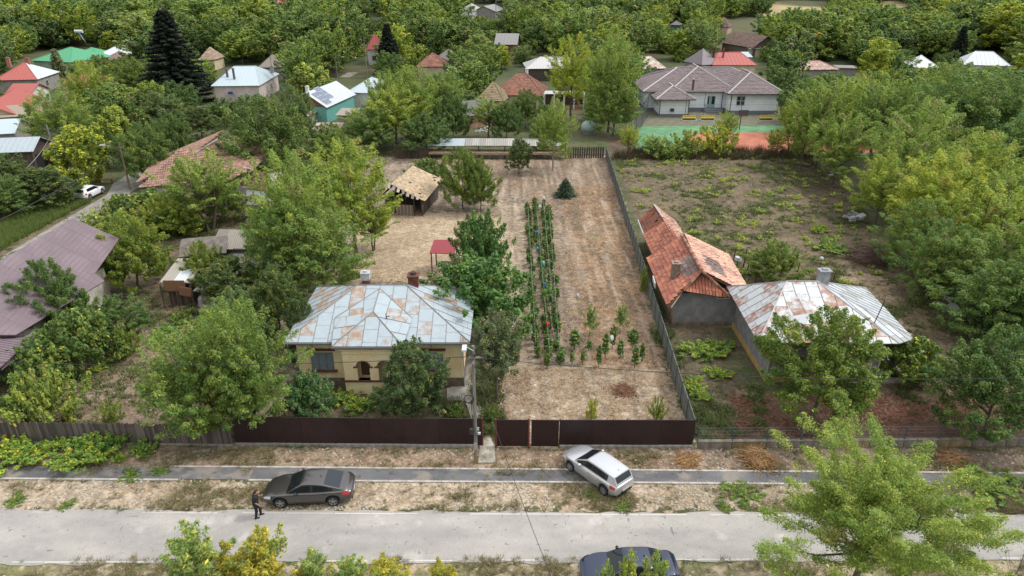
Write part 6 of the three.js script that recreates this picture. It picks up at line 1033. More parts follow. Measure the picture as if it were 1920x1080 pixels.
function boardFence(label, pts, h, step, name = 'board_fence', ms = greyWood, gap = 0.02) {
  const t = thing(name, label, 'fence', pts[0].clone());
  for (let k = 0; k + 1 < pts.length; k++) {
    const a = pts[k].clone().sub(pts[0]), b = pts[k + 1].clone().sub(pts[0]), L = a.distanceTo(b), d = b.clone().sub(a).normalize(), g = box(step - gap, h, 0.03), an = Math.atan2(-d.z, d.x);
    for (let x = step / 2; x < L; x += step) { const m = mesh('board', g, ms[Math.floor(R2() * ms.length)], t); m.position.copy(a).addScaledVector(d, x).setY(a.y + h / 2 + (R2() - 0.5) * 0.1); m.rotation.y = an; m.rotation.z = (R2() - 0.5) * 0.04; }
    for (const y of [0.3, 0.8]) mesh('rail', bar(a.clone().setY(a.y + h * y), b.clone().setY(b.y + h * y), 0.06), ms[1 % ms.length], t);
  }
  return t;
}
boardFence('weathered grey board fence between two gardens behind the bare tree', [P(344, 252), P(394, 230), P(440, 212)], 1.7, 0.45);
boardFence('dark board fence between the barn trees and the long shed', [P(742, 297), P(806, 298)], 1.8, 0.3, 'board_fence', [shedWood, mat(seen(84, 72, 66), 0.95)]);
boardFence('dark pallet fence between the long shed and the concrete fence', [P(1064, 297), P(1134, 296)], 1.7, 0.35, 'board_fence', [shedWood, mat(seen(92, 80, 74), 0.95)], 0.1);
boardFence('short dark picket fence right of the wooden barn', [P(815, 358), P(844, 357)], 1.3, 0.16, 'picket_fence', [shedWood, mat(seen(84, 74, 68), 0.95)], 0.06);
{
  const pts = [P(-30, 424), P(40, 392), P(100, 364), P(150, 340)], t = thing('rail_fence', 'concrete rail fence on posts along the side lane', 'fence', V(0, 0, 0)), m = grainy(arr(168, 158, 142), arr(136, 128, 114), 1);
  for (let i = 0; i + 1 < pts.length; i++) { const a = pts[i], b = pts[i + 1], n = Math.round(a.distanceTo(b) / 2.6); mesh('rail', [bar(V(a.x, 1.35, a.z), V(b.x, 1.35, b.z), 0.16, 0.14)], m, t); mesh('board', bar(V(a.x, 0.75, a.z), V(b.x, 0.75, b.z), 0.06, 0.9), grainy(arr(128, 122, 112), arr(104, 98, 90), 1), t); for (let k = 0; k < n; k++) { const q = a.clone().lerp(b, k / n); mesh('post', box(0.16, 1.5, 0.16, q.x, 0.75, q.z), m, t); } }
}
// ---------------------------------------------------------------- poles, lamps, cables
const poleM = grainy(arr(160, 156, 150), arr(132, 128, 122), 1), woodPole = grainy(arr(166, 150, 128), arr(130, 114, 94), 1, { stretch: 0.2 }), cableM = mat(new THREE.Color().setRGB(0.02, 0.02, 0.022), 0.7), cablePale = mat(seen(150, 150, 148), 0.7);
function cable(label, a, b, sag, r = 0.018, m = cableM) { const pts = []; for (let i = 0; i <= 24; i++) { const k = i / 24, p = a.clone().lerp(b, k); p.y -= sag * 4 * k * (1 - k); pts.push(p); } const o = mesh('power_cable', new THREE.TubeGeometry(new THREE.CatmullRomCurve3(pts), 48, r, 5), m); return tag(o, label, 'cable'); }
let poleTop;
{
  const p = P(893, 867), t = thing('utility_pole', 'grey concrete power pole with a lamp and coiled wires before the brown fence', 'utility pole', p), h = 7.9;
  mesh('shaft', new THREE.CylinderGeometry(0.1, 0.145, h, 4).rotateY(Math.PI / 4).translate(0, h / 2, 0), poleM, t); mesh('foot_paint', box(0.26, 0.6, 0.26, 0, 0.3, 0), grainy(arr(170, 150, 112), arr(150, 132, 100), 1), t);
  const lamp = mesh('lamp_arm', [rod(V(0, h - 0.25, 0.1), V(-0.35, h + 0.25, 0.5), 0.03), box(0.24, 0.12, 0.6, -0.42, h + 0.28, 0.75)], mat(seen(230, 232, 234), 0.4), t);
  mesh('crossarm', [box(0.9, 0.08, 0.08, 0.1, h - 0.65, 0.14), box(0.08, 0.08, 0.5, 0, h - 0.9, 0.2)], poleM, t); mesh('insulator', [-0.3, 0.1, 0.5].map((x) => new THREE.CylinderGeometry(0.05, 0.06, 0.16, 8).translate(x, h - 0.5, 0.14)), darkTrim, t);
  mesh('cable_coil', [new THREE.TorusGeometry(0.27, 0.022, 6, 20).translate(-0.3, 4.6, 0.2), new THREE.TorusGeometry(0.24, 0.02, 6, 20).translate(-0.32, 4.62, 0.22), rod(V(-0.18, 4.5, 0.18), V(-0.1, 1.9, 0.18), 0.02)], cableM, t); mesh('junction_box', box(0.22, 0.34, 0.18, -0.2, 2.4, 0.2), darkTrim, t); mesh('number_plate', box(0.2, 0.5, 0.02, 0, 1.3, 0.16), mat(seen(196, 180, 172), 0.8), t); mesh('meter_box', box(0.16, 0.14, 0.1, 0.22, 2.2, 0.14), whiteTrim, t);
  poleTop = V(p.x, h - 0.6, p.z + 0.1);
}
cable('thin black power cable running left from the concrete pole', poleTop, V(-44, 7.2, -33.6), 0.85);
cable('thin black power cable running right from the concrete pole over the field', poleTop.clone().setY(poleTop.y - 0.05), V(44, 7.0, -32.4), 1.3);
cable('thin black cable crossing the road from the concrete pole', poleTop.clone().setY(6.9), P(1098, 1240, 6.4), 0.5, 0.013);
cable('thin drop cable from the concrete pole to the yellow house', poleTop.clone().setY(7.1), V(-3.3, 4.1, -40.2), 0.15, 0.012);
function pole(label, foot, top, { wood = false, lamp = 0, lean = 0, r = 0.15 } = {}) {
  const p = P(...foot), h = heightTo(p, top), t = thing('utility_pole', label, 'utility pole', p), m = wood ? woodPole : poleM; mesh('shaft', rod(V(0, -0.1, 0), V(lean, h, 0), r, r * 0.7, 8), m, t);
  if (lamp) { mesh('lamp_arm', [rod(V(lean, h - 1.2, 0), V(lean + lamp * 1.1, h - 0.45, 0.2), 0.04), rod(V(lean + lamp * 1.1, h - 0.45, 0.2), V(lean + lamp * 1.9, h - 0.3, 0.3), 0.04)], poleM, t); mesh('lamp_head', box(0.7, 0.14, 0.24, lean + lamp * 2.0, h - 0.3, 0.3), mat(seen(224, 226, 228), 0.4), t); }
  mesh('crossarm', box(1.1, 0.09, 0.09, lean * 0.95, h - 0.6, 0.1), m, t); return { t, top: V(p.x + lean, h - 0.5, p.z) };
}
const lp = pole('wooden pole with a street lamp beside the side lane', [244, 356], 267, { wood: true, lamp: -1 }), gp2 = pole('slanting grey pole behind the lane shrubs', [108, 300], 234, { lean: -0.2 }), p3 = pole('tall wooden pole on the far lane near the solar panel house', [689, 150], 71, { wood: true }), p4 = pole('street lamp pole in front of the dark trees', [633, 146], 104, { lamp: 1, r: 0.12 });
pole('pole with a lamp behind the rust red roof', [1526, 130], 97, { lamp: -0.8, r: 0.12 }); pole('pole standing in front of the long white roof', [1830, 132], 98, { r: 0.14 }); pole('bare pole in the wood at the upper left', [104, 62], 32, { r: 0.16 }); pole('distant pole at the top of the village', [930, 34], -4, { r: 0.18 }); pole('thin pole with a lamp in the middle trees', [818, 82], 44, { lamp: -0.8, r: 0.12 }); pole('short white pole left of the salmon red roof', [1320, 124], 106, { r: 0.16 });
cable('thick black cable sloping down along the side lane', lp.top.clone().setY(lp.top.y - 0.8), P(-60, 440, 3.0), 0.4, 0.05); cable('pale cable hanging from the slanting grey pole', gp2.top.clone().setY(3.4), P(28, 332, 3), 0.5, 0.05, cablePale); cable('cable from the far street lamp pole to the left trees', p4.top, P(560, 152, 5), 0.3, 0.04); cable('cable from the tall wooden pole to the left trees', p3.top.clone().setY(p3.top.y - 0.4), P(655, 96, 6), 0.2, 0.05);
// ---------------------------------------------------------------- cars
const ipol = (pts, x) => { if (x <= pts[0][0]) return pts[0][1]; for (let i = 0; i + 1 < pts.length; i++) if (x <= pts[i + 1][0]) { const [x0, y0] = pts[i], [x1, y1] = pts[i + 1], m = (j) => { const a = pts[Math.max(0, j - 1)], b = pts[Math.min(pts.length - 1, j + 1)]; return (b[1] - a[1]) / (b[0] - a[0]); }, h = x1 - x0, t = (x - x0) / h, t2 = t * t, t3 = t2 * t; return (2 * t3 - 3 * t2 + 1) * y0 + (t3 - 2 * t2 + t) * h * m(i) + (-2 * t3 + 3 * t2) * y1 + (t3 - t2) * h * m(i + 1); } return pts[pts.length - 1][1]; };
const tyreM = mat(new THREE.Color().setRGB(0.012, 0.012, 0.013), 0.85), blackTrim = mat(new THREE.Color().setRGB(0.012, 0.012, 0.014), 0.5), rimM = new THREE.MeshStandardMaterial({ color: new THREE.Color().setRGB(0.42, 0.42, 0.43), roughness: 0.35, metalness: 0.7 });
const carGlass = new THREE.MeshPhysicalMaterial({ color: new THREE.Color().setRGB(0.012, 0.015, 0.017), roughness: 0.06, specularIntensity: 1 }), rearGlass = new THREE.MeshPhysicalMaterial({ color: new THREE.Color().setRGB(0.014, 0.02, 0.024), roughness: 0.08, specularIntensity: 1 });
const tailRed = new THREE.MeshPhysicalMaterial({ color: new THREE.Color().setRGB(0.4, 0.015, 0.02), roughness: 0.2, clearcoat: 1 }), headLampM = new THREE.MeshPhysicalMaterial({ color: new THREE.Color().setRGB(0.6, 0.62, 0.64), roughness: 0.1, clearcoat: 1 }), plateM = mat(seen(225, 225, 222), 0.5);
const paint = (r, g, b, metal = 0.4, rough = 0.38) => new THREE.MeshPhysicalMaterial({ color: new THREE.Color().setRGB(r, g, b), metalness: metal, roughness: rough, clearcoat: 0.9, clearcoatRoughness: 0.06 });
// x runs along the car (front at +x), z across, y up; d describes one model
function buildCar(name, label, d, paintM, pos, turn, rearWiper = true) {
  const t = thing(name, label, 'car', pos, turn), { L, W, deck, roof, half, axF, axR, wr = 0.33, sill = 0.2, xb, xr0, xr1, xw0 } = d, hl = L / 2;
  const bottom = (x) => { let y = ipol([[-hl, 0.36], [-hl + 0.35, 0.24], [-hl + 0.7, sill], [hl - 0.7, sill], [hl - 0.2, 0.22], [hl, 0.3]], x); for (const a of [axF, axR]) { const q = Math.abs(x - a), R = wr + 0.055; if (q < R) y = Math.max(y, wr + Math.sqrt(R * R - q * q)); } return y; };
  const xs = new Set(); for (let i = 0; i <= 56; i++) xs.add(+(-hl + L * i / 56).toFixed(4)); for (const a of [axF, axR]) for (let i = -10; i <= 10; i++) xs.add(+(a + (wr + 0.055) * Math.sin(i / 10 * Math.PI / 2)).toFixed(4));
  const X = [...xs].sort((a, b) => a - b), B = {}, quad = (k, a, b, c, e) => (B[k] ??= []).push(a, b, c, a, c, e);
  const section = (x, f = 1) => { const w = ipol(half, x) * W / 2, b = bottom(x), s = ipol(deck, x), y = (t) => lerp(b, s, t); return [[b, 0.9 * w], [y(0.1), 0.955 * w], [y(0.35), 0.99 * w], [y(0.62), w], [y(0.84), 0.985 * w], [y(0.95), 0.945 * w], [s, 0.86 * w], [s + 0.022 * f, 0.55 * w], [s + 0.035 * f, 0]]; };
  const S = X.map((x) => section(x));
  const pt = (i, j, sg, dx = 0) => V(X[i] + dx, S[i][j][0], S[i][j][1] * sg);
  for (let i = 0; i + 1 < X.length; i++) for (let j = 0; j < 8; j++) for (const sg of [1, -1]) { const a = pt(i, j, sg), b = pt(i + 1, j, sg), c = pt(i + 1, j + 1, sg), e = pt(i, j + 1, sg); sg > 0 ? quad('body', a, b, c, e) : quad('body', b, a, e, c); }
  // ends: rounded caps
  for (const [i, s] of [[0, -1], [X.length - 1, 1]]) { let prev = S[i].map(([y, z]) => [X[i], y, z]); const my = (S[i][0][0] + S[i][6][0]) / 2; for (const [dx, k] of [[0.05, 0.96], [0.08, 0.86], [0.095, 0.6], [0.1, 0]]) { const cur = S[i].map(([y, z]) => [X[i] + s * dx, my + (y - my) * (k === 0 ? 0 : 0.3 + 0.7 * k), z * (k === 0 ? 0 : k)]); for (let j = 0; j < 8; j++) for (const sg of [1, -1]) { const p = (q, m) => V(q[m][0], q[m][1], q[m][2] * sg); (s * sg > 0) ? quad('body', p(prev, j), p(cur, j), p(cur, j + 1), p(prev, j + 1)) : quad('body', p(cur, j), p(prev, j), p(prev, j + 1), p(cur, j + 1)); } prev = cur; } }
  // cabin
  const cx = []; const add = (a, b, n) => { for (let i = 0; i < n; i++) cx.push(lerp(a, b, i / n)); }; add(xb, xr0, 9); add(xr0, xr1, 16); add(xr1, xw0, 9); cx.push(xw0);
  const ry = (x) => x < xr0 ? lerp(ipol(deck, xb) + 0.02, ipol(roof, xr0), Math.pow((x - xb) / (xr0 - xb), 0.9)) : x > xr1 ? lerp(ipol(roof, xr1), ipol(deck, xw0) + 0.02, Math.pow((x - xr1) / (xw0 - xr1), 1.08)) : ipol(roof, x);
  const prof = cx.map((x) => { const w = ipol(half, x) * W / 2, s = ipol(deck, x) - 0.015, y = Math.max(ry(x), s + 0.015), k = clamp((y - s) / 0.5, 0, 1), zb = 0.9 * w, ze = lerp(zb * 0.99, zb * (d.tumble ?? 0.77), k), o = []; for (const q of [0, 0.12, 0.86, 1]) o.push([lerp(s, y - 0.035 * k, q), lerp(zb, ze, q)]); for (const q of [0.9, 0.55, 0]) o.push([y + 0.035 * k * (1 - q * q) - 0.01 * k, ze * q]); return o; });
  const pil = d.pillars ?? [];
  for (let i = 0; i + 1 < cx.length; i++) for (let j = 0; j < 6; j++) for (const sg of [1, -1]) {
    const xm = (cx[i] + cx[i + 1]) / 2, p = (a, b) => V(cx[a], prof[a][b][0], prof[a][b][1] * sg); let k = 'cabin';
    if (j === 1 && xm > d.win[0] && xm < d.win[1]) k = pil.some((q) => Math.abs(xm - q) < 0.06) ? 'trim' + sg : 'side' + sg + (xm > pil[0] ? 'f' : 'r'); if (j >= 4 && xm > xr1 + 0.05 && xm < xw0 - 0.02) k = 'screen'; if (j >= 4 && xm < xr0 - 0.04 && xm > xb + (d.rearLip ?? 0.1)) k = 'rear';
    sg > 0 ? quad(k, p(i, j), p(i + 1, j), p(i + 1, j + 1), p(i, j + 1)) : quad(k, p(i + 1, j), p(i, j), p(i, j + 1), p(i + 1, j + 1));
  }
  const geo = (k) => { const g = tris(B[k]); g.deleteAttribute('normal'); return toCreasedNormals(mergeVertices(g, 1e-4), 0.75); };
  mesh('body', geo('body'), paintM, t); mesh('cabin', geo('cabin'), paintM, t); mesh('windscreen', geo('screen'), carGlass, t); mesh('rear_window', geo('rear'), rearGlass, t); for (const k of Object.keys(B)) { if (k.startsWith('side')) mesh('side_window', geo(k), carGlass, t); if (k.startsWith('trim')) mesh('window_pillar', geo(k), blackTrim, t); }
  mesh('underbody', [box(L - 0.5, 0.4, W * 0.72, 0, 0.42, 0)], blackTrim, t);
  const tyreG = new THREE.LatheGeometry([[wr * 0.66, -0.1], [wr * 0.9, -0.11], [wr, -0.075], [wr, 0.075], [wr * 0.9, 0.11], [wr * 0.66, 0.1]].map(([a, b]) => new THREE.Vector2(a, b)), 30).rotateX(Math.PI / 2);
  const spokes = [new THREE.TorusGeometry(wr * 0.65, 0.016, 6, 28).translate(0, 0, 0.085), new THREE.CylinderGeometry(0.05, 0.06, 0.05, 12).rotateX(Math.PI / 2).translate(0, 0, 0.075)]; for (let i = 0; i < (d.spokes ?? 5); i++) for (const e of [-0.16, 0.16]) spokes.push(box(0.03, wr * 0.62, 0.03, 0, wr * 0.33, 0.08).rotateZ(i * 6.283 / (d.spokes ?? 5) + e));
  const rimG = merge(spokes), hubG = new THREE.CylinderGeometry(wr * 0.66, wr * 0.66, 0.1, 24).rotateX(Math.PI / 2).translate(0, 0, 0.0);
  for (const x of [axF, axR]) for (const s of [1, -1]) { const w = mesh('wheel', hubG, blackTrim, t); w.position.set(x, wr, s * (W / 2 - 0.125)); if (s < 0) w.rotation.y = Math.PI; mesh('tyre', tyreG, tyreM, w); mesh('rim', rimG, rimM, w); }
  const surf = (x, k) => { const s = section(x); const j = Math.floor(k), f = k - j; return [lerp(s[j][0], s[Math.min(8, j + 1)][0], f), lerp(s[j][1], s[Math.min(8, j + 1)][1], f)]; };
  const patch = (x0, x1, k0, k1, sg, out = 0.008, n = 6) => { const pts = []; for (let i = 0; i < n; i++) for (let j = 0; j < 3; j++) { const q = (a, b) => { const x = lerp(x0, x1, a / n), s = surf(x, lerp(k0, k1, b / 3)); return V(x, s[0] + out * 0.5, (s[1] + out) * sg); }; const a = q(i, j), b = q(i + 1, j), c = q(i + 1, j + 1), e = q(i, j + 1); sg > 0 ? pts.push(a, b, c, a, c, e) : pts.push(b, a, c, c, a, e); } return tris(pts); };
  for (const s of [1, -1]) {
    mesh('headlight', [patch(hl - 0.42, hl - 0.01, 3.3, 5, s, 0.01), new THREE.SphereGeometry(0.12, 10, 8).scale(0.5, 0.6, 1.6).translate(hl + 0.02, ipol(deck, hl) - 0.13, s * ipol(half, hl) * W * 0.33)], headLampM, t);
    mesh('taillight', [patch(-hl + 0.01, -hl + (d.tailLen ?? 0.4), 3.2, 5, s, 0.01), new THREE.SphereGeometry(0.14, 10, 8).scale(0.35, 0.62, 1.6).translate(-hl - 0.035, ipol(deck, -hl) - 0.17, s * ipol(half, -hl) * W * 0.34)], tailRed, t);
    mesh('mirror', new THREE.SphereGeometry(0.12, 10, 8).scale(0.7, 0.75, 1).translate(xw0 - 0.55, ipol(deck, xw0) + 0.1, s * (W / 2 + 0.07)), d.mirrorM ?? paintM, t);
    for (const x of d.handles) { const q = surf(x, 3.9); mesh('door_handle', box(0.2, 0.03, 0.03, x, q[0], s * (q[1] + 0.01)), d.chrome ?? paintM, t); }
    for (const x of d.gaps) mesh('door_gap', patch(x - 0.007, x + 0.007, 0.7, 5.6, s, 0.003, 1), blackTrim, t);
    mesh('sill_trim', patch(axR + wr + 0.08, axF - wr - 0.08, 0.05, 0.95, s, 0.006, 8), blackTrim, t);
  }
  meshes('bumper_trim', [box(0.06, 0.14, W * 0.66, -hl - 0.06, 0.34, 0), box(0.06, 0.2, W * 0.62, hl + 0.05, 0.38, 0)], blackTrim, t);
  mesh('licence_plate', box(0.02, 0.12, 0.52, -hl - 0.12, 0.56, 0), plateM, t);
  mesh('wiper', [bar(V(xw0 - 0.1, ipol(deck, xw0) + 0.07, 0.1), V(xw0 - 0.22, ipol(deck, xw0) + 0.14, -0.45), 0.02)], blackTrim, t);
  mesh('aerial', new THREE.ConeGeometry(0.05, 0.1, 8).scale(1.8, 1, 0.6).translate(xr0 + 0.25, ipol(roof, xr0 + 0.25) + 0.05, 0), paintM, t);
  return t;
}
const sedan = { L: 4.62, W: 1.83, axF: 1.42, axR: -1.39, wr: 0.335, deck: [[-2.31, 0.86], [-2.1, 0.98], [-1.5, 0.99], [-0.4, 0.95], [0.9, 0.93], [1.6, 0.86], [2.15, 0.74], [2.31, 0.62]], half: [[-2.31, 0.82], [-2.0, 0.93], [-1.4, 1], [0, 1], [1.4, 0.99], [2.0, 0.9], [2.31, 0.74]], roof: [[-1.0, 1.31], [-0.6, 1.36], [-0.1, 1.385], [0.35, 1.36]], xb: -2.02, xr0: -0.95, xr1: 0.22, xw0: 1.06, win: [-1.42, 0.86], pillars: [-0.28], handles: [-0.05, -0.98], gaps: [0.92, -0.2, -1.1], spokes: 5, mirrorM: blackTrim, rearLip: 0.22 };
const hatch = { L: 4.14, W: 1.76, axF: 1.29, axR: -1.31, wr: 0.32, deck: [[-2.07, 0.92], [-1.9, 0.98], [-1, 0.98], [0.8, 0.95], [1.4, 0.9], [1.9, 0.78], [2.07, 0.66]], half: [[-2.07, 0.86], [-1.85, 0.95], [-1.3, 1], [1.2, 0.99], [1.75, 0.9], [2.07, 0.74]], roof: [[-1.88, 1.41], [-1.2, 1.46], [-0.4, 1.48], [0.2, 1.45]], xb: -2.1, xr0: -1.83, xr1: 0.1, xw0: 1.0, win: [-1.5, 0.8], pillars: [-0.28], handles: [0.0, -0.98], gaps: [0.9, -0.2, -1.1], spokes: 7, tumble: 0.8, rearLip: 0.06, tailLen: 0.34 };
const oldSedan = { L: 4.4, W: 1.76, axF: 1.36, axR: -1.3, wr: 0.31, deck: [[-2.2, 0.88], [-2.0, 0.98], [-1.4, 0.98], [0.8, 0.92], [1.5, 0.87], [2.05, 0.76], [2.2, 0.64]], half: [[-2.2, 0.84], [-1.9, 0.93], [-1.3, 1], [1.2, 0.99], [1.9, 0.9], [2.2, 0.78]], roof: [[-0.95, 1.36], [-0.5, 1.42], [0.0, 1.43], [0.35, 1.4]], xb: -1.62, xr0: -0.92, xr1: 0.25, xw0: 0.98, win: [-1.25, 0.8], pillars: [-0.3], handles: [-0.05, -0.98], gaps: [0.85, -0.2, -1.1], spokes: 6, mirrorM: blackTrim, rearLip: 0.08 };
const fromWheels = (f, r, d) => { const A = P(...f), B = P(...r), dir = A.clone().sub(B).normalize(), mid = A.clone().lerp(B, 0.5), wheelMid = (d.axF + d.axR) / 2, side = V(-dir.z, 0, dir.x); const c = mid.addScaledVector(dir, -wheelMid); const s = side.z > 0 ? -1 : 1; c.addScaledVector(side, s * (d.W / 2 - 0.12)); return [c, Math.atan2(-dir.z, dir.x)]; };
{
  const [c1, a1] = fromWheels([528.6, 951.5], [625.2, 948], sedan); c1.y = 0.01; buildCar('parked_car', 'dark grey metallic fastback car parked on the gravel beside the person', sedan, paint(0.085, 0.078, 0.075, 0.75, 0.36), c1, a1);
  const [c2, a2] = fromWheels([1072, 884.5], [1130, 926], hatch); c2.y = 0.03; buildCar('parked_car', 'silver hatchback parked across the asphalt footpath', hatch, paint(0.5, 0.51, 0.52, 0.55, 0.3), c2, a2);
  const c3 = P(1178, 1031, 1.35); c3.y = 0.035; c3.z += 0.5; buildCar('parked_car', 'dark blue saloon car at the near edge of the road behind saplings', oldSedan, paint(0.008, 0.017, 0.05, 0.35, 0.3), c3, Math.PI + 0.03);
  const A = P(156, 376), B = P(205, 352), dir = B.clone().sub(A).normalize(), c4 = A.clone().addScaledVector(dir, 1.6).setY(0.05); buildCar('parked_car', 'white hatchback parked on the side lane by the light pole', hatch, paint(0.78, 0.79, 0.8, 0.0, 0.35), c4, Math.atan2(-dir.z, dir.x));
  const c5 = P(1046, 200); buildCar('parked_car', 'red and silver car under the farmhouse porch', hatch, paint(0.5, 0.03, 0.05, 0.1, 0.3), c5, 2.0);
}
// ---------------------------------------------------------------- the person
function fieldMesh(bones, cell, k = 0.03) {   // one smooth skin over tapered bones [a, b, radius at a, radius at b]
  const lo = V(1e9, 1e9, 1e9), hi = V(-1e9, -1e9, -1e9); for (const [a, b, r, s] of bones) { lo.min(a.clone().subScalar(r + 0.05)).min(b.clone().subScalar(s + 0.05)); hi.max(a.clone().addScalar(r + 0.05)).max(b.clone().addScalar(s + 0.05)); }
  const c = lo.clone().add(hi).multiplyScalar(0.5), half = Math.max(hi.x - lo.x, hi.y - lo.y, hi.z - lo.z) / 2 * 1.06, n = Math.ceil(half * 2 / cell), mc = new MarchingCubes(n, new THREE.MeshBasicMaterial(), false, false, 400000); mc.isolation = 0;
  const p = V(0, 0, 0), ab = V(0, 0, 0), ap = V(0, 0, 0);
  for (let z = 0; z < n; z++) for (let y = 0; y < n; y++) for (let x = 0; x < n; x++) {
    p.set(c.x + (x - n / 2) / (n / 2) * half, c.y + (y - n / 2) / (n / 2) * half, c.z + (z - n / 2) / (n / 2) * half); let d = 1;
    for (const [a, b, r, s] of bones) { ab.subVectors(b, a); ap.subVectors(p, a); const t = clamp(ap.dot(ab) / Math.max(1e-6, ab.lengthSq()), 0, 1), q = ap.addScaledVector(ab, -t).length() - lerp(r, s, t), h = clamp(0.5 + 0.5 * (d - q) / k, 0, 1); d = lerp(d, q, h) - k * h * (1 - h); }
    mc.field[z * n * n + y * n + x] = -d;
  }
  mc.update(); const m = mc.count ?? mc.geometry.drawRange.count, g = new THREE.BufferGeometry(), ps = mc.positionArray.slice(0, m * 3), ns = mc.normalArray.slice(0, m * 3);
  for (let i = 0; i < m; i++) { ps[i * 3] = ps[i * 3] * half + c.x; ps[i * 3 + 1] = ps[i * 3 + 1] * half + c.y; ps[i * 3 + 2] = ps[i * 3 + 2] * half + c.z; }
  g.setAttribute('position', new THREE.BufferAttribute(ps, 3)); g.setAttribute('normal', new THREE.BufferAttribute(ns, 3)); return g;
}
{
  const skin = mat(seen(206, 160, 138), 0.6), black = mat(new THREE.Color().setRGB(0.012, 0.012, 0.013), 0.9), trousersM = mat(new THREE.Color().setRGB(0.016, 0.016, 0.018), 0.95), hairM = mat(seen(70, 54, 44), 0.9), sole = mat(seen(228, 226, 220), 0.7);
  const p = P(484, 970), t = thing('person', 'person in black t-shirt and black trousers walking with head bowed beside the dark grey car', 'person', p, 0.42);
  // faces +x
  const hip = (s) => V(0, 0.95, s * 0.09), kR = V(-0.02, 0.5, 0.1), aR = V(-0.1, 0.09, 0.1), kL = V(0.18, 0.52, -0.09), aL = V(0.16, 0.1, -0.1);
  const sh = (s) => V(0.05, 1.46, s * 0.19), eR = V(0.02, 1.17, 0.26), wR = V(0.16, 0.95, 0.22), eL = V(0.12, 1.18, -0.25), wL = V(0.36, 1.28, -0.12);
  const head = V(0.17, 1.66, 0), headB = [[V(0.15, 1.7, 0), V(0.2, 1.66, 0), 0.095, 0.085], [V(0.2, 1.63, 0), V(0.235, 1.58, 0), 0.065, 0.05], [V(0.29, 1.655, 0), V(0.3, 1.63, 0), 0.014, 0.018], [V(0.14, 1.66, 0.085), V(0.14, 1.63, 0.09), 0.022, 0.016], [V(0.14, 1.66, -0.085), V(0.14, 1.63, -0.09), 0.022, 0.016]];
  const body = fieldMesh([[V(0, 0.95, 0), V(0.03, 1.2, 0), 0.13, 0.13], [V(0.03, 1.2, 0), V(0.05, 1.42, 0), 0.13, 0.12], [sh(1), sh(-1), 0.075, 0.075], [V(0.06, 1.46, 0), V(0.12, 1.6, 0), 0.065, 0.06], ...headB, [hip(1), kR, 0.085, 0.055], [kR, aR, 0.055, 0.04], [hip(-1), kL, 0.085, 0.055], [kL, aL, 0.055, 0.04], [sh(1), eR, 0.055, 0.042], [eR, wR, 0.042, 0.03], [sh(-1), eL, 0.055, 0.042], [eL, wL, 0.042, 0.03]], 0.02, 0.03);
  const hand = (w, dir, up, thumbSide) => { const b = [], side = dir.clone().cross(up).normalize().multiplyScalar(thumbSide), palm = w.clone().addScaledVector(dir, 0.05); for (const q of [-0.028, -0.009, 0.01, 0.028]) { const k0 = w.clone().addScaledVector(dir, 0.085).addScaledVector(side, q), len = [0.05, 0.062, 0.066, 0.058][Math.round((q + 0.028) / 0.019)], k1 = k0.clone().addScaledVector(dir, len * 0.55).addScaledVector(up, -0.012), k2 = k1.clone().addScaledVector(dir, len * 0.4).addScaledVector(up, -0.022); b.push([w.clone().addScaledVector(side, q * 0.6), k0, 0.017, 0.011], [k0, k1, 0.01, 0.009], [k1, k2, 0.009, 0.008]); } const t0 = w.clone().addScaledVector(dir, 0.03).addScaledVector(side, 0.03), t1 = t0.clone().addScaledVector(dir, 0.03).addScaledVector(side, 0.028); b.push([w, t0, 0.02, 0.013], [t0, t1, 0.012, 0.01], [t1, t1.clone().addScaledVector(dir, 0.025), 0.01, 0.009]); return fieldMesh(b, 0.004, 0.006); };
  mesh('body', [body, hand(wR, V(0.5, -0.8, 0.05).normalize(), V(0.8, 0.5, 0).normalize(), -1), hand(wL, V(0.85, 0.4, 0.3).normalize(), V(-0.3, 0.9, 0).normalize(), 1)], skin, t);
  mesh('hair', fieldMesh([[V(0.12, 1.72, 0), V(0.18, 1.745, 0), 0.095, 0.075], [V(0.09, 1.66, 0), V(0.12, 1.7, 0), 0.07, 0.09]], 0.012, 0.03), hairM, t);
  mesh('face', [new THREE.SphereGeometry(0.011, 6, 5).translate(0.283, 1.672, 0.033), new THREE.SphereGeometry(0.011, 6, 5).translate(0.283, 1.672, -0.033), box(0.008, 0.008, 0.045, 0.282, 1.585, 0)], hairM, t);
  mesh('t_shirt', fieldMesh([[V(0, 0.94, 0), V(0.03, 1.2, 0), 0.165, 0.155], [V(0.03, 1.2, 0), V(0.05, 1.4, 0), 0.155, 0.15], [V(0, 0.96, 0.05), V(0.05, 1.38, 0.07), 0.12, 0.13], [V(0, 0.96, -0.05), V(0.05, 1.38, -0.07), 0.12, 0.13], [sh(1), sh(-1), 0.09, 0.09], [sh(1), sh(1).lerp(eR, 0.72), 0.085, 0.072], [sh(-1), sh(-1).lerp(eL, 0.72), 0.085, 0.072]], 0.018, 0.04), black, t);
  mesh('trousers', fieldMesh([[V(0, 0.98, 0.04), V(0, 0.9, 0.04), 0.125, 0.12], [V(0, 0.98, -0.04), V(0, 0.9, -0.04), 0.125, 0.12], [hip(1), kR, 0.105, 0.078], [kR, aR, 0.078, 0.062], [hip(-1), kL, 0.105, 0.078], [kL, aL, 0.078, 0.062]], 0.018, 0.03), trousersM, t);
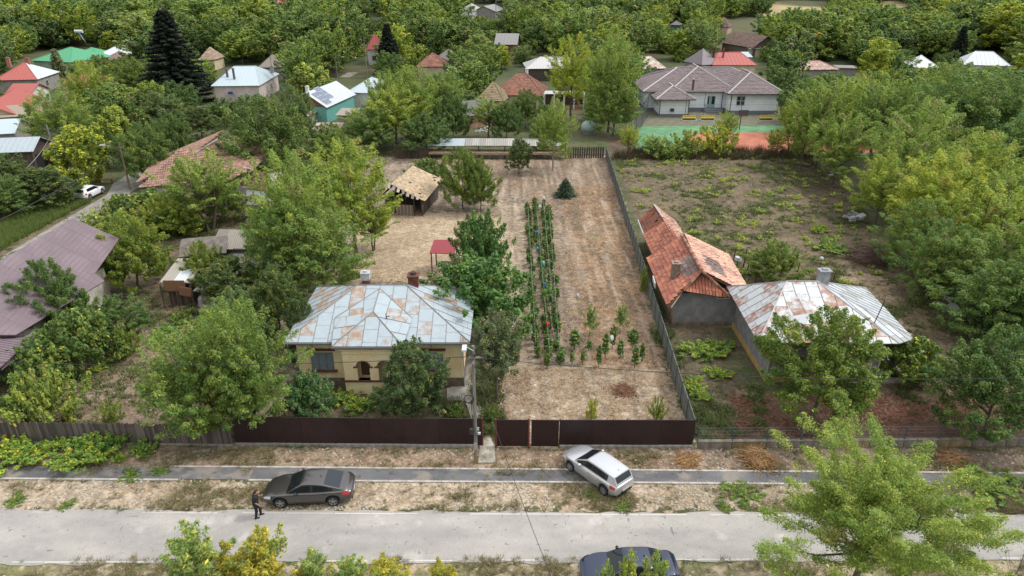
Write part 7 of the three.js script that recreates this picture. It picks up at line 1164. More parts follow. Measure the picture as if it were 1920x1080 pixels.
  for (const [a, s] of [[aR, 1], [aL, -1]]) { const shoe = mesh('shoe', fieldMesh([[V(a.x - 0.03, 0.07, a.z), V(a.x + 0.15, 0.055, a.z), 0.05, 0.042], [V(a.x - 0.02, 0.1, a.z), V(a.x + 0.02, 0.1, a.z), 0.045, 0.045]], 0.012, 0.02), black, t); mesh('sole', new THREE.CapsuleGeometry(0.05, 0.2, 4, 10).rotateZ(Math.PI / 2).scale(1, 0.34, 1).translate(a.x + 0.06, 0.018, a.z), sole, shoe); }
  tag(mesh('phone', box(0.08, 0.15, 0.012).rotateY(Math.PI / 2).rotateZ(0.6).translate(p.x + 0.43, 1.37, p.z - 0.22), blackTrim), 'dark phone held up before the face of the walking person', 'phone');
}
// ---------------------------------------------------------------- vines, heaps, bags, small things
{
  const vine = growTree(71, { H: 1.7, R: 0.3, bare: 0.1, lobes: 40, lobeR: 0.3, spray: 1.8, flat: 1.2, leaves: 520, L: 0.15, W: 0.065, cols: [[0.04, 0.085, 0.02], [0.08, 0.135, 0.032]], yellow: 0.06, limbs: 4, outline: 0.3, fill: 0.3, trunkR: 0.012 });
  const stake = merge([rod(V(0.05, 0, 0), V(0.05, 1.75, 0), 0.025, 0.02, 5)]), proto0 = thing('vine_plant', 'x', 'vine'); mesh('stake', stake, woodPole, proto0); mesh('stem', vine.trunk, barkMat, proto0); mesh('foliage', vine.crown, tints[0], proto0); let first = true;
  const plant = (p, label, group, s = 1) => { const o = first ? proto0 : proto0.clone(); if (!first) { o.name = numbered('vine_plant'); scene.add(o); } first = false; o.position.copy(p); o.rotation.y = R2() * 6.28; o.scale.set(s * (0.5 + R2() * 0.8), s * (0.52 + R2() * 0.45), s * (0.5 + R2() * 0.8)); o.userData = { label, category: 'vine', group }; };
  const ones = ['', 'first', 'second', 'third', 'fourth', 'fifth', 'sixth', 'seventh', 'eighth', 'ninth', 'tenth', 'eleventh', 'twelfth', 'thirteenth', 'fourteenth', 'fifteenth', 'sixteenth', 'seventeenth', 'eighteenth', 'nineteenth'], tens = ['', '', 'twent', 'thirt', 'fort', 'fift', 'sixt'];
  const ord = (n) => n < 20 ? ones[n] : n % 10 ? tens[Math.floor(n / 10)] + 'y-' + ones[n % 10] : tens[n / 10] + 'ieth';
  const rows = [['leftmost', [989, 398], [1004, 672]], ['second', [1004, 392], [1030, 694]], ['third', [1018, 395], [1036, 600]], ['rightmost', [1028, 398], [1048, 682]]];
  rows.forEach(([w, a, b]) => { const A = P(...a), B = P(...b), n = Math.round(A.distanceTo(B) / 0.95); let k = 0; for (let i = 0; i <= n; i++) { if (i > 3 && R2() < 0.2) continue; plant(A.clone().lerp(B, i / n).add(V((R2() - 0.5) * 0.5, 0, (R2() - 0.5) * 0.5)), `staked vine in the ${w} row of the field, ${ord(k + 1)} from the far end`, 'vines in the rows'); k++; }
    const t = thing('trellis_wire', `thin trellis wires along the ${w} vine row`, 'wire', V(0, 0, 0)); mesh('wire', [bar(V(A.x, 1.2, A.z), V(B.x, 1.2, B.z), 0.012), bar(V(A.x, 1.6, A.z), V(B.x, 1.6, B.z), 0.012)], cablePale, t); });
  const loose = [[1050, 682, 0.9, 'leftmost of the loose vines'], [1072, 683, 0.85, 'low vine next to the leftmost loose vine'], [1076, 655, 1.1, 'tall vine behind the low loose vines'], [1092, 684, 0.7, 'small reddish vine in the middle of the gap'], [1104, 658, 0.7, 'thin vine halfway between the loose vine clumps'], [1122, 690, 1.15, 'thick vine nearest the front of the loose clump'], [1134, 672, 1.2, 'vine behind the thick front vine'], [1148, 655, 1.3, 'vine beside the white bag'], [1162, 672, 1.0, 'vine right of the white bag'], [1185, 655, 1.15, 'upright narrow vine at the back of the loose clump'], [1190, 690, 1.1, 'bushy vine at the front right of the loose clump'], [1203, 680, 0.9, 'rightmost of the loose vines']];
  loose.forEach(([x, y, s, l]) => plant(P(x, y), `${l} in the dry field`, 'loose vines in front of the rows', s * 1.15));
  const bag = (px, py, h, col, label) => { const p = P(px, py, h), r = rngOf(px), g = new THREE.IcosahedronGeometry(0.16, 3), a = g.attributes.position; for (let i = 0; i < a.count; i++) { const k = 0.7 + 0.7 * noise(a.getX(i) * 9 + px, a.getY(i) * 9 + a.getZ(i) * 7); a.setXYZ(i, a.getX(i) * k, a.getY(i) * k * 1.35, a.getZ(i) * k); } g.computeVertexNormals(); g.translate(p.x, p.y, p.z); tag(mesh('plastic_bag', g, new THREE.MeshPhysicalMaterial({ color: col, roughness: 0.45, side: THREE.DoubleSide, transmission: 0.15, thickness: 0 })), label, 'plastic bag'); };
  bag(1007, 436, 1.5, seen(96, 130, 190), 'pale blue plastic bag on the second vine row, farthest of the bags'); bag(1008, 466, 1.6, seen(50, 160, 210), 'bright blue plastic bag on the second vine row'); bag(1018, 494, 1.6, seen(100, 205, 180), 'mint green plastic bag on the third vine row'); bag(1021, 534, 1.5, seen(30, 100, 180), 'dark blue plastic bag on the third vine row'); bag(1027, 608, 1.5, seen(220, 50, 56), 'red plastic bag on the second vine row'); bag(1146, 635, 1.5, seen(232, 232, 230), 'white plastic bag on the loose vines'); bag(1084, 556, 0.1, seen(225, 222, 218), 'white scrap of plastic lying in the dry field'); bag(1020, 372, 1.7, seen(222, 226, 230), 'white bag at the far end of the vine rows'); bag(1012, 388, 1.6, seen(210, 214, 220), 'grey white bag near the far end of the vine rows');
  for (const [x, y, top, l] of [[1105, 632, 572, 'spindly young tree in the dry field, left of the other'], [1162, 622, 570, 'bare thin young tree in the dry field behind the white bag']]) treeAt('sapling', x, top, 34, y, l, { tint: 2 });
  treeAt('bush_loose', 1232, 745, 30, 792, 'small green weed bush by the brown fence at the right end of the field', { name: 'shrub', category: 'shrub' }); treeAt('bush_loose', 1110, 748, 26, 786, 'tiny green weed bush in the straw before the brown fence', { name: 'shrub', category: 'shrub', tint: 3 }); treeAt('bush_loose', 1206, 500, 20, 545, 'bright green weed growing against the concrete fence', { name: 'shrub', category: 'shrub' });
  treeAt('bush', 921, 762, 26, 792, 'small bush between the concrete path and the field', { name: 'shrub', category: 'shrub' }); treeAt('bush', 856, 760, 30, 786, 'small bush in the corner behind the wicket gate', { name: 'shrub', category: 'shrub' });
}
function heap(label, px, py, w, h, n, cols, { name = 'straw_heap', category = 'heap', len = 0.7, seed = 1 } = {}) {
  const p = P(px, py), r = rngOf(seed + px), g = []; for (let i = 0; i < n; i++) { const a = r() * 6.28, k = Math.sqrt(r()), x = Math.cos(a) * k * w / 2, z = Math.sin(a) * k * w / 2, y = h * (1 - k * k) * (0.3 + 0.7 * r()), b = r() * 6.28, L = len * (0.4 + r() * 0.8), c = cols[Math.floor(r() * cols.length)], s = rod(V(x, y, z), V(x + Math.cos(b) * L, Math.max(0.02, y + (r() - 0.45) * L * 0.5), z + Math.sin(b) * L), 0.02, 0.012, 3); const col = new Float32Array(s.attributes.position.count * 3); for (let j = 0; j < col.length; j += 3) { const v = 0.7 + 0.6 * ((i * 7) % 10) / 10; col[j] = c[0] * v; col[j + 1] = c[1] * v; col[j + 2] = c[2] * v; } s.setAttribute('color', new THREE.BufferAttribute(col, 3)); g.push(s); }
  const core = new THREE.SphereGeometry(1, 12, 8).scale(w * 0.42, h * 0.6, w * 0.42), cc = new Float32Array(core.attributes.position.count * 3); for (let j = 0; j < cc.length; j += 3) { cc[j] = cols[0][0] * 0.6; cc[j + 1] = cols[0][1] * 0.6; cc[j + 2] = cols[0][2] * 0.6; } core.setAttribute('color', new THREE.BufferAttribute(cc, 3)); g.push(core);
  const o = mesh(name, g, tileMat); o.position.copy(p); return tag(o, label, category, undefined, 'stuff');
}
const strawC = [arr(196, 150, 98), arr(176, 130, 84), arr(210, 170, 118)], twigC = [arr(112, 86, 74), arr(92, 72, 62), arr(130, 102, 88)];
heap('heap of tan dry stalks beside the footpath, in front of the low wall', 1420, 866, 1.8, 0.9, 360, strawC); heap('smaller heap of tan dry stalks at the right under the locust tree', 1785, 865, 1.4, 0.6, 220, strawC, { seed: 2 }); heap('flat litter of dry stalks in front of the field fence end', 1288, 864, 1.4, 0.25, 160, strawC, { seed: 3 }); heap('patch of reddish dry stalks in the straw field before the brown fence', 1170, 734, 1.6, 0.3, 160, [arr(150, 104, 78), arr(170, 122, 92)], { seed: 4 });
heap('brown brush pile under the locusts at the edge of the right field', 1630, 488, 4.2, 1.6, 420, twigC, { name: 'brush_pile', len: 1.6, seed: 5 }); heap('dry twigs on the litter behind the wire fence', 1395, 800, 1.6, 0.35, 140, [arr(150, 110, 84), arr(120, 84, 66)], { name: 'brush_pile', seed: 6 });
heap('reddish stubble heap by the lane rail, at the frame edge', 4, 415, 2.2, 0.6, 160, [arr(150, 104, 76), arr(120, 84, 64)], { name: 'brush_pile', seed: 7 });
{
  const r = rngOf(19), box3 = (p, n, spread, cols, label, name, cat) => { const t = thing(name, label, cat, p); for (let i = 0; i < n; i++) { const m = mesh('piece', box(0.3 + r() * 0.9, 0.05 + r() * 0.25, 0.2 + r() * 0.6), cols[Math.floor(r() * cols.length)], t); m.position.set((r() - 0.5) * spread, 0.1 + r() * 0.7 * (1 - Math.abs(i / n - 0.5)), (r() - 0.5) * spread); m.rotation.set(r() - 0.5, r() * 3, r() - 0.5); } return t; };
  const wh = mat(seen(214, 214, 212), 0.7), gr = mat(seen(150, 150, 150), 0.8), br = mat(seen(120, 96, 80), 0.9), bl = mat(seen(110, 130, 160), 0.7);
  box3(P(1598, 412), 16, 1.8, [wh, gr, wh], 'white and grey rubbish heap at the edge of the wood', 'rubbish_heap', 'rubbish heap'); box3(P(1768, 552), 14, 1.8, [gr, br, bl], 'heap of scrap metal and boards in the bare yard', 'scrap_heap', 'scrap heap'); box3(P(1778, 578), 4, 0.8, [gr, wh], 'bent grey sheets beside the scrap heap', 'scrap_sheet', 'scrap'); box3(P(1560, 330), 10, 1.6, [gr, br, wh], 'junk pile against the trees at the field corner', 'junk_pile', 'junk pile'); box3(P(1900, 392), 10, 2, [bl, wh, br], 'pale junk pile under the trees at the frame edge', 'junk_pile', 'junk pile'); box3(P(378, 207), 12, 2.2, [br, wh, mat(seen(150, 70, 60), 0.8)], 'cluttered reddish junk heap beside the garden fence', 'junk_pile', 'junk pile'); box3(P(905, 246), 9, 2.6, [wh, gr, br], 'rubble and tubs in the farmyard behind the long shed', 'rubble_heap', 'rubble');
  tag(mesh('wash_tub', new THREE.LatheGeometry([[0.02, 0.05], [0.42, 0.08], [0.5, 0.3], [0.54, 0.3], [0.46, 0.0], [0, 0]].map(([a, b]) => new THREE.Vector2(a, b)), 20).translate(...P(1646, 494).toArray()), wh), 'white tub lying by the brush pile', 'tub');
  const tank = thing('water_tank', 'pale green round tank behind the end of the long shed', 'tank', P(1103, 250)); mesh('shell', new THREE.SphereGeometry(1.35, 20, 12).scale(1, 0.85, 1).translate(0, 1.1, 0), mat(seen(178, 206, 196), 0.6), tank); mesh('base', new THREE.CylinderGeometry(1.0, 1.0, 0.4, 16).translate(0, 0.2, 0), gr, tank);
  const um = thing('green_parasol', 'dark green parasol in the yard of the terracotta farmhouse', 'parasol', P(925, 225)); mesh('canopy', new THREE.ConeGeometry(1.7, 0.7, 8, 1, true).translate(0, 2.6, 0), new THREE.MeshStandardMaterial({ color: seen(60, 120, 104), roughness: 0.8, side: THREE.DoubleSide }), um); mesh('pole', rod(V(0, 0, 0), V(0, 2.9, 0), 0.05), darkTrim, um);
  const slab = [[1700, 628], [1712, 640], [1724, 650], [1734, 662], [1744, 674]]; slab.forEach(([x, y], i) => { const p = P(x, y); tag(mesh('stepping_slab', box(0.75, 0.1, 0.5, 0, 0.05, 0, 0.5 + i * 0.03).translate(p.x, 0, p.z), concrete), `pale concrete slab of the slanting row beside the rusty roof, ${['farthest', 'second farthest', 'middle', 'second nearest', 'nearest'][i]}`, 'slab', 'slabs laid in a slanting row'); });
  for (const [x, f, tp, l] of [[1373, 500, 466, 'leaning fence post behind the tile house, farthest left'], [1393, 504, 466, 'thin fence post beside the white bucket'], [1400, 512, 490, 'short dark fence post next to the tile roof'], [1494, 514, 494, 'dark stake right of the round bush'], [1561, 530, 510, 'dark stake right of the grey chimney'], [1478, 500, 476, 'thin stake behind the round bush']]) { const p = P(x, f), h = heightTo(p, tp); tag(mesh('fence_post', rod(V(p.x, -0.05, p.z), V(p.x + 0.1, h, p.z), 0.07, 0.05), shedWood), l, 'post', 'posts of a broken garden fence'); }
  const bk = thing('bucket', 'white upturned bucket on a post behind the tile house', 'bucket', P(1381, 506)); mesh('shell', new THREE.CylinderGeometry(0.3, 0.36, 0.3, 14).translate(0, 1.2, 0), wh, bk); mesh('post', rod(V(0, 0, 0), V(0, 1.1, 0), 0.05), shedWood, bk);
  const pot = thing('pot_on_stake', 'white pot upside down on a stake behind the grey chimney', 'pot', P(1535, 512)); mesh('pot', new THREE.SphereGeometry(0.2, 12, 8).translate(0, 1.5, 0), wh, pot); mesh('stake', rod(V(0, 0, 0), V(0, 1.4, 0), 0.035), shedWood, pot);
  const tyre = thing('old_tyre', 'old tyre leaning in the shade at the edge of the bare yard', 'tyre', P(1812, 606)); mesh('ring', new THREE.TorusGeometry(0.32, 0.13, 8, 20).rotateY(0.7).translate(0, 0.4, 0), tyreM, tyre);
  const bench = thing('red_bench', 'small faded red bench by the side lane near the white car', 'bench', P(200, 344), 0.3); mesh('seat', box(2.0, 0.07, 0.4, 0, 0.6, 0), mat(seen(170, 96, 88), 0.8), bench); mesh('leg', [box(0.07, 0.6, 0.3, -0.7, 0.3, 0)], shedWood, bench); mesh('leg', [box(0.07, 0.6, 0.3, 0.7, 0.3, 0)], shedWood, bench);
  const jug = (x, y, l) => { const p = P(x, y), t = thing('white_canister', l, 'canister', p); mesh('body', new THREE.CylinderGeometry(0.28, 0.3, 0.75, 14).translate(0, 0.38, 0), wh, t); mesh('neck', new THREE.CylinderGeometry(0.12, 0.26, 0.2, 12).translate(0, 0.85, 0), wh, t); }; jug(380, 574, 'large white canister by the grey block shed'); jug(400, 571, 'smaller white canister beside the grey block shed');
  tag(mesh('plank', box(1.0, 0.08, 0.22, 0, 0, 0, 0.2).translate(...P(378, 847).toArray()).translate(0, 0.05, 0), kerbGrey), 'pale plank lying in the dirt before the brown fence corner', 'plank'); tag(mesh('plank', bar(P(925, 700).setY(0.05), P(937, 718).setY(0.25), 0.12, 0.05), woodPole), 'old board lying by the plum tree', 'plank');
  tag(mesh('white_crate', [box(0.8, 0.5, 0.6, 0, 0.25, 0), box(0.7, 0.1, 0.5, 0, 0.52, 0)].map((g) => g.translate(...P(888, 377).toArray())), wh), 'white slatted crate under the tree right of the barn', 'crate');
  const dead = growTree(81, { H: 6, R: 3, bare: 0.1, lobes: 46, lobeR: 0.2, leaves: 30, cols: OLIVE, limbs: 46, trunkR: 0.014, outline: 0.6, stems: 2 });
  const bare = (px, py, top, w, label, m) => { const p = P(px, py), t = thing('bare_tree', label, 'tree', p), h = heightTo(p, top), s = w / scaleAt(V(p.x, h / 2, p.z)) / 6; t.scale.set(s, h / 6, s); mesh('trunk', dead.trunk, m, t); };
  bare(1905, 1130, 985, 150, 'bare leafless young tree at the right road edge', woodPole); bare(500, 352, 208, 110, 'dead grey branches standing before the big dark tree', paleBark); bare(575, 470, 330, 50, 'bare brown tree inside the locust crown left of the yard', woodPole);
  const hv = growTree(82, { H: 1.0, R: 1.2, bare: 0.0, lobes: 60, lobeR: 0.14, spray: 2.6, flat: 0.8, leaves: 2600, L: 0.15, W: 0.045, cols: [[0.06, 0.12, 0.02], [0.14, 0.2, 0.03]], yellow: 0.12, limbs: 5, outline: 0.6, trunkR: 0.015 });
  for (const [x, y, w, hh, tint, l] of [[40, 862, 110, 0.9, 0, 'low weed clump by the plank fence at the frame edge'], [22, 845, 80, 0.9, 3, 'yellowish weed clump behind the one at the frame edge'], [72, 855, 70, 0.9, 1, 'light green weed clump between the two bigger ones before the plank fence'], [140, 868, 90, 1.1, 0, 'spreading weed bush before the plank fence'], [185, 858, 90, 1.3, 0, 'taller weed bush before the plank fence'], [212, 838, 60, 1.1, 2, 'dark weed bush close against the plank fence'], [268, 848, 55, 0.7, 2, 'dark green weed tuft before the fence under the overhanging tree'], [130, 835, 60, 0.8, 2, 'weed tuft at the foot of the plank fence'], [226, 864, 24, 0.5, 1, 'small yellow weed beside the footpath'], [245, 893, 44, 0.24, 4, 'grey-green weed on the footpath kerb'], [300, 886, 34, 0.21, 4, 'small weed on the footpath edge'], [1390, 925, 70, 0.22, 4, 'weedy patch beside the footpath left of the big locust'], [1356, 952, 30, 0.21, 4, 'small weed at the road edge'], [1395, 950, 26, 0.21, 4, 'second small weed at the road edge'], [1830, 905, 70, 0.70, 4, 'dark weed bush behind the big roadside locust'], [1870, 918, 110, 0.42, 4, 'weed patch at the right end of the verge'], [30, 940, 40, 0.21, 4, 'small weed in the gravel verge at the frame edge'], [127, 948, 30, 0.17, 4, 'little weed in the gravel near the road edge'], [1515, 945, 50, 0.28, 4, 'low weeds at the road edge under the locust'], [1110, 930, 30, 0.17, 4, 'tiny weed behind the silver hatchback'], [1168, 950, 36, 0.17, 4, 'dry grey weed right of the silver hatchback'], [1318, 665, 80, 0.8, 0, 'patch of leafy weeds beside the grey cement house'], [1345, 655, 60, 0.7, 2, 'darker weeds beside the grey cement house'], [1300, 725, 50, 0.6, 1, 'light weed clump right of the concrete fence'], [1345, 705, 50, 0.6, 1, 'yellowish weed clump before the grey cement house'], [1310, 745, 46, 0.6, 0, 'weed clump nearest the wire fence'], [680, 765, 60, 0.8, 0, 'weeds before the porch of the yellow house'], [640, 750, 60, 0.7, 1, 'weeds under the window of the yellow house'], [1535, 432, 40, 0.6, 1, 'bright yellow-green weed in the right field'], [1660, 488, 40, 1.0, 1, 'pale shrub at the foot of the brush pile'], [1560, 470, 70, 0.9, 2, 'dark weeds left of the brush pile'], [315, 620, 70, 0.5, 2, 'dull weeds in front of the old sheds'], [345, 600, 40, 1.1, 5, 'pale thistle before the board shed'], [190, 690, 40, 0.4, 1, 'small weeds in the dry left garden']])
    { const p = P(x, y), t = thing('weed_clump', l, 'weeds', p, R2() * 6), s = w / scaleAt(p) / 2.4; t.scale.set(s, hh, s); mesh('stem', hv.trunk, barkMat, t); mesh('foliage', hv.crown, tints[tint], t); }
}
// ---------------------------------------------------------------- the wood and the trees between the houses
const keep = [[396, 120, 540, 186], [580, 143, 690, 205], [577, 238, 634, 258], [60, 92, 255, 116], [0, 114, 126, 172], [912, 134, 1028, 185], [880, 180, 940, 225], [1018, 176, 1098, 196], [988, 102, 1060, 124], [784, 104, 844, 140], [1186, 118, 1462, 240], [688, 70, 714, 104], [640, 112, 700, 140], [1328, 100, 1418, 122], [1502, 116, 1610, 138], [1704, 110, 1760, 126], [1802, 100, 1896, 124], [1338, 34, 1428, 92], [930, 68, 968, 86], [870, 8, 948, 26], [520, 0, 546, 8], [1256, 40, 1278, 52], [374, 100, 400, 116], [488, 108, 530, 128], [1204, 106, 1250, 128], [0, 226, 26, 245], [0, 266, 75, 292], [40, 165, 120, 215], [180, 140, 222, 155], [810, 262, 1125, 296], [1445, 0, 1555, 8], [1645, 0, 1700, 8], [692, 26, 722, 40], [1150, 250, 1190, 290], [365, 190, 390, 215], [870, 235, 960, 258], [345, 205, 440, 245]];
const marks = [['the pale blue roof', 460, 140], ['the solar panel roof', 640, 170], ['the green roofs', 140, 105], ['the half red stone house', 50, 150], ['the tall spruce', 338, 100], ['the terracotta farmhouse', 965, 160], ['the white sheet roof', 1045, 115], ['the small reddish tile roof', 815, 120], ['the white school', 1320, 160], ['the crimson roof', 700, 88], ['the salmon red roof', 1375, 112], ['the long brown barn', 1380, 65], ['the far white roofs', 1840, 110], ['the long grey barn roof', 948, 78], ['the white far house', 895, 18], ['the rust red roof', 1540, 125], ['the blue-walled hut', 1266, 46]];
{
  const r = rngOf(4242), cands = [], houses = scene.children.filter((o) => ['house', 'shed', 'barn', 'school', 'hut', 'porch'].includes(o.userData.category)).map((o) => new THREE.Box3().setFromObject(o)), far = [];
  let z = -118; while (z > -470) { const step = z > -230 ? 6.6 : 8.2, reach = -z * 0.82 + 14; for (let x = -reach; x < reach; x += step) { const px = x + (r() - 0.5) * step * 0.9, pz = z + (r() - 0.5) * step * 0.9; cands.push([px, pz]); } z -= step * 0.86; }
  const picks = [];
  { let z2 = -112; while (z2 > -300) { for (let x = z2 * 0.9; x < -z2 * 0.9; x += 6.2) cands.push([x + (r() - 0.5) * 5.5, z2 + (r() - 0.5) * 5, 1]); z2 -= 5.6; } }   // lower trees in the gaps
  for (const [x, zz, low] of cands) {
    const y = terrain(x, zz), u = r(), h = low ? 3.6 + 3.4 * r() : 7 + 7 * Math.pow(r(), 1.3) + (-zz > 215 ? 3 : 0), w = h * (0.8 + 0.5 * r()), p = V(x, y, zz), [fx, fy] = project(p), [tx, ty] = project(V(x, y + h, zz)), hw = w / 2 * scaleAt(V(x, y + h * 0.5, zz));
    if (fx < -90 || fx > 2010 || fy < -60) continue;
    if (fy > 245 && fx > 560 && fx < 1500) continue;
    if (houses.some((b) => x > b.min.x - w * 0.3 && x < b.max.x + w * 0.3 && zz > b.min.z - w * 0.3 && zz < b.max.z + w * 0.3)) continue;
    if (x < -30 && x > -62 && zz > -140 && zz < -110) { if (r() < 0.3) continue; }
    let bad = false; for (const k of keep) { const ox = Math.min(fx + hw * 0.75, k[2]) - Math.max(fx - hw * 0.75, k[0]), oy = Math.min(fy, k[3]) - Math.max(ty + 3, k[1]); if (ox > 5 && oy > 4 && fy > k[3] - 6) { bad = true; break; } if (fx > k[0] && fx < k[2] && fy > k[1] && fy < k[3]) { bad = true; break; } }
    if (bad) continue;
    if (placed.some((q) => (q.x - x) ** 2 + (q.z - zz) ** 2 < ((-zz > 215 ? 0.47 : 0.55) * (q.r + w / 2)) ** 2)) continue;
    placed.push({ x, z: zz, r: w / 2 }); picks.push({ x, y, z: zz, h, w, fx, ty, u });
  }
  const kinds = ['far', 'far', 'far_round', 'far_tall', 'far_round', 'far'], near = picks.filter((p) => -p.z < 215), rest = picks.filter((p) => -p.z >= 215), by = new Map();
  const describe = (p) => {
    const k = kinds[Math.floor(p.u * 5.99)], tint = [0, 1, 2, 0, 4, 1, 5, 3][Math.floor((p.u * 977) % 8)], look = { 0: 'mid green', 1: 'yellow-green', 2: 'deep green', 3: 'bright yellowish', 4: 'dark green', 5: 'grey-green' }[tint];
    let best = null, bd = 1e9; const cy = p.ty + 15; for (const m of marks) { const d = Math.hypot(m[1] - p.fx, (m[2] - cy) * 2); if (d < bd) { bd = d; best = m; } }
    const rel = Math.abs(p.fx - best[1]) < 45 ? (cy < best[2] ? 'behind' : 'in front of') : p.fx < best[1] ? 'left of' : 'right of';
    return { k, tint, base: `${p.h > 10.5 ? 'tall' : p.h > 8.3 ? 'medium' : 'low'} ${look} tree ${rel} ${best[0]}` };
  };
  for (const p of near) { Object.assign(p, describe(p)); (by.get(p.base) ?? by.set(p.base, []).get(p.base)).push(p); }
  const nth = ['first', 'second', 'third', 'fourth', 'fifth', 'sixth', 'seventh', 'eighth', 'ninth', 'tenth'];
  for (const [base, list] of by) { list.sort((a, b) => a.fx - b.fx); list.forEach((p, i) => tree(p.k, V(p.x, p.y, p.z), p.h, p.w, list.length === 1 ? base : `${base}, ${nth[Math.min(i, 9)]} from the left`, { tint: p.tint, group: 'trees between the village houses' })); }
  // the far wood reads as one mass
  const groups = {}; rest.forEach((p) => { const d = describe(p); (groups[d.k + d.tint] ??= []).push([p, d]); });
  const M = new THREE.Matrix4(), Q = new THREE.Quaternion(), wood = thing('far_wood', 'far wood covering the slope behind the village', 'wood', V(0, 0, 0)); wood.userData.kind = 'stuff';
  for (const list of Object.values(groups)) { const d = list[0][1], pr = proto[d.k], im = new THREE.InstancedMesh(pr.crown, tints[d.tint], list.length); im.name = 'foliage'; im.castShadow = im.receiveShadow = true; im.userData.kind = 'stuff'; list.forEach(([p], i) => { Q.setFromAxisAngle(V(0, 1, 0), p.u * 50); M.compose(V(p.x, p.y - 0.8, p.z), Q, V(p.w / (2 * pr.R), p.h / pr.H, p.w / (2 * pr.R))); im.setMatrixAt(i, M); }); wood.add(im); }
  console.log('trees near', near.length, 'far', rest.length);
}
// ---------------------------------------------------------------- grass, weeds, gravel, litter
function scatter(name, label, category, geo, m, n, place, seed) {
  const r = rngOf(seed), im = new THREE.InstancedMesh(geo, m, n), M = new THREE.Matrix4(), Q = new THREE.Quaternion(), E = new THREE.Euler(); let k = 0, tries = 0;
  while (k < n && tries++ < n * 30) { const p = place(r); if (!p) continue; E.set((r() - 0.5) * (p.tilt ?? 0.3), r() * 6.28, (r() - 0.5) * (p.tilt ?? 0.3)); Q.setFromEuler(E); const s = p.s; M.compose(V(p.x, (p.y ?? 0) + relief(p.x, p.z), p.z), Q, V(s, s * (p.sy ?? 1), s)); im.setMatrixAt(k++, M); }
  im.count = k; im.name = numbered(name); im.castShadow = im.receiveShadow = true; scene.add(im); tag(im, label, category, undefined, 'stuff'); return im;
}
function tuft(seed, n, h, spread, w, cols) { const r = rngOf(seed), p = [], c = []; for (let i = 0; i < n; i++) { const a = r() * 6.28, d = r() * spread * 0.4, x = Math.cos(a) * d, z = Math.sin(a) * d, b = r() * 6.28, l = h * (0.5 + r() * 0.7), o = spread * (0.2 + r() * 0.6), tx = x + Math.cos(a) * o, tz = z + Math.sin(a) * o, wx = Math.cos(b) * w, wz = Math.sin(b) * w, q = cols[Math.floor(r() * cols.length)], v = 0.7 + 0.6 * r(); p.push(x - wx, 0, z - wz, x + wx, 0, z + wz, tx, l, tz); for (let j = 0; j < 3; j++) c.push(q[0] * v, q[1] * v, q[2] * v); } const g = new THREE.BufferGeometry(); g.setAttribute('position', new THREE.Float32BufferAttribute(p, 3)); g.setAttribute('color', new THREE.Float32BufferAttribute(c, 3)); g.computeVertexNormals(); return g; }
const within = (polys, r, dens) => { const q = polys[Math.floor(r() * polys.length)], b = q.box ??= [Math.min(...q.map((p) => p.x)), Math.max(...q.map((p) => p.x)), Math.min(...q.map((p) => p.z)), Math.max(...q.map((p) => p.z))], x = lerp(b[0], b[1], r()), z = lerp(b[2], b[3], r()); if (!inPoly(q, x, z) || (dens && r() > dens(x, z))) return null; return { x, z }; };
const grassM = new THREE.MeshStandardMaterial({ vertexColors: true, roughness: 0.9, side: THREE.DoubleSide });
const clump = (x, z) => smooth(0.48, 0.68, fbm(x * 0.33 + 200, z * 0.33 + 80, 3) * 0.7 + 0.3 * noise(x * 1.3, z * 1.3));
const openWell = (p, s) => p && { ...p, s };
const Z = (i) => zones[i][0], ditch = region([1150, 290], [1200, 283], [1500, 283], [1530, 300], [1150, 300]);
const notHouse = (x, z) => !((x > -15 && x < -3 && z > -48.5 && z < -39) || (x > 13 && x < 28.6 && z > -49.5 && z < -40.6) || (x > 12.5 && x < 19 && z > -69 && z < -49) || (x < -33 && z > -62 && z < -42)) ? 1 : 0;
scatter('straw', 'dry straw and stubble lying over the dry field and gardens', 'straw', tuft(3, 9, 0.09, 0.34, 0.012, [arr(240, 222, 192), arr(222, 186, 142), arr(200, 170, 136)]), grassM, 11000, (r) => { const p = within([Z(6), Z(6), Z(8), Z(0), Z(3), Z(7), Z(2)], r, (x, z) => notHouse(x, z) * (0.35 + 0.65 * noise(x * 0.7, z * 0.7))); return openWell(p, 0.7 + r() * 1.1); }, 301);
scatter('grass', 'short dull green grass and weeds growing over gardens and fields', 'grass', tuft(4, 14, 0.16, 0.3, 0.018, [arr(108, 122, 62), arr(92, 106, 56), arr(134, 138, 82)]), grassM, 17000, (r) => { const p = within([Z(11), Z(11), Z(15), Z(9), Z(1), Z(1), Z(0), Z(12), Z(13), Z(10)], r, (x, z) => notHouse(x, z) * (0.04 + clump(x, z))); return openWell(p, 0.6 + r() * 1.3); }, 302);
scatter('weeds', 'yellow-green leafy weeds dotted over the right field', 'weeds', merge([growTree(91, { H: 0.45, R: 0.42, bare: 0, lobes: 14, lobeR: 0.25, leaves: 70, L: 0.13, W: 0.045, cols: [[0.12, 0.16, 0.03], [0.24, 0.26, 0.04]], yellow: 0.1, limbs: 0, outline: 0.7 }).crown]), tints[2], 330, (r) => { const p = within([Z(11)], r, (x, z) => (z > -62 && x < 20 ? 0 : 0.1 + smooth(0.45, 0.7, noise(x * 0.5 + 9, z * 0.5 + 3)))); return openWell(p, 0.4 + r() * 1.2); }, 303);
scatter('dry_brush', 'dry brown brush and dead stalks along the ditch before the sports court', 'brush', tuft(7, 22, 1.25, 0.7, 0.02, [arr(112, 92, 72), arr(92, 78, 60), arr(120, 112, 70)]), grassM, 700, (r) => openWell(within([ditch], r), 0.6 + r() * 0.6), 308);
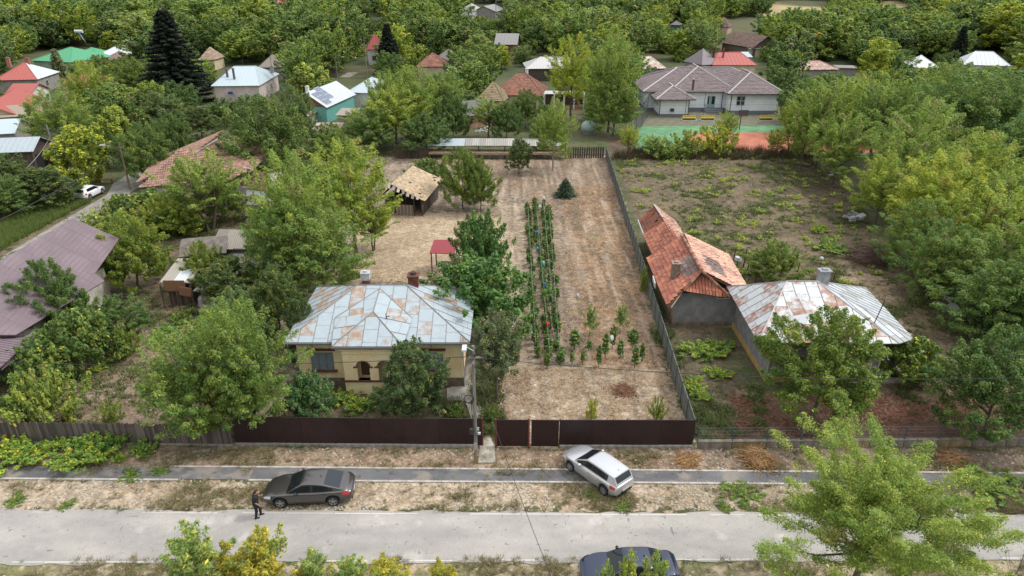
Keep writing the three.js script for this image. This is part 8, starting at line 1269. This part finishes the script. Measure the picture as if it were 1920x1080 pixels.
scatter('grass', 'rough green grass on the bank of the side lane', 'grass', tuft(5, 18, 0.5, 0.4, 0.022, [arr(128, 150, 66), arr(108, 134, 56), arr(150, 160, 86)]), grassM, 2600, (r) => openWell(within([Z(23)], r), 0.6 + r() * 0.9), 304);
scatter('grass', 'dry roadside grass along the verges', 'grass', tuft(6, 16, 0.14, 0.3, 0.014, [arr(140, 130, 88), arr(118, 116, 70), arr(168, 152, 112)]), grassM, 7500, (r) => { const p = within([Z(21), Z(21), Z(17), Z(19), Z(20), Z(20)], r, (x, z) => Math.abs(x) > 32 ? 0 : 0.05 + smooth(0.5, 0.7, fbm(x * 0.4 + 200, z * 0.6 + 80, 3))); return openWell(p, 0.6 + r() * 1.2); }, 305);
{
  const g = new THREE.IcosahedronGeometry(0.045, 0), a = g.attributes.position, c = []; for (let i = 0; i < a.count; i++) c.push(...arr(206, 196, 180)); g.scale(1.2, 0.6, 0.9); g.setAttribute('color', new THREE.Float32BufferAttribute(c, 3));
  const im = scatter('gravel', 'pale gravel and small stones on the roadside verge', 'gravel', g, new THREE.MeshStandardMaterial({ vertexColors: true, roughness: 0.95 }), 15000, (r) => { const p = within([Z(19), Z(19), Z(19), Z(17), Z(21)], r, (x, z) => Math.abs(x) > 31 ? 0 : 0.25 + 0.75 * smooth(0.4, 0.65, noise(x * 0.5, z * 0.9 + 40))); return p && { ...p, s: 0.4 + Math.pow(r(), 3) * 1.7, tilt: 1, y: 0.005 }; }, 306), r = rngOf(9), col = new THREE.Color(); for (let i = 0; i < im.count; i++) { const k = 0.55 + 0.6 * r(); im.setColorAt(i, col.setRGB(k, k * (0.94 + 0.06 * r()), k * (0.86 + 0.1 * r()))); }
  const leaf = tris([V(-0.09, 0.01, 0), V(0, 0.03, -0.04), V(0.09, 0.012, 0), V(-0.09, 0.01, 0), V(0.09, 0.012, 0), V(0, 0.03, 0.04)]), lc = []; for (let i = 0; i < 6; i++) lc.push(...arr(132, 78, 58)); leaf.setAttribute('color', new THREE.Float32BufferAttribute(lc, 3));
  const fl = scatter('fallen_leaves', 'reddish brown fallen leaves under the fruit trees', 'fallen leaves', leaf, grassM, 5200, (r) => { const p = within([Z(16), Z(16), Z(16), Z(10)], r, (x, z) => smooth(0.3, 0.6, noise(x * 0.5 + 3, z * 0.5)) ); return p && p.x < 34 && { ...p, s: 0.6 + r() * 0.9, tilt: 0.8 }; }, 307); for (let i = 0; i < fl.count; i++) { const k = 0.6 + 0.8 * r(); fl.setColorAt(i, col.setRGB(k, k * (0.9 + 0.4 * r()), k)); }
}
renderer.render(scene, camera);
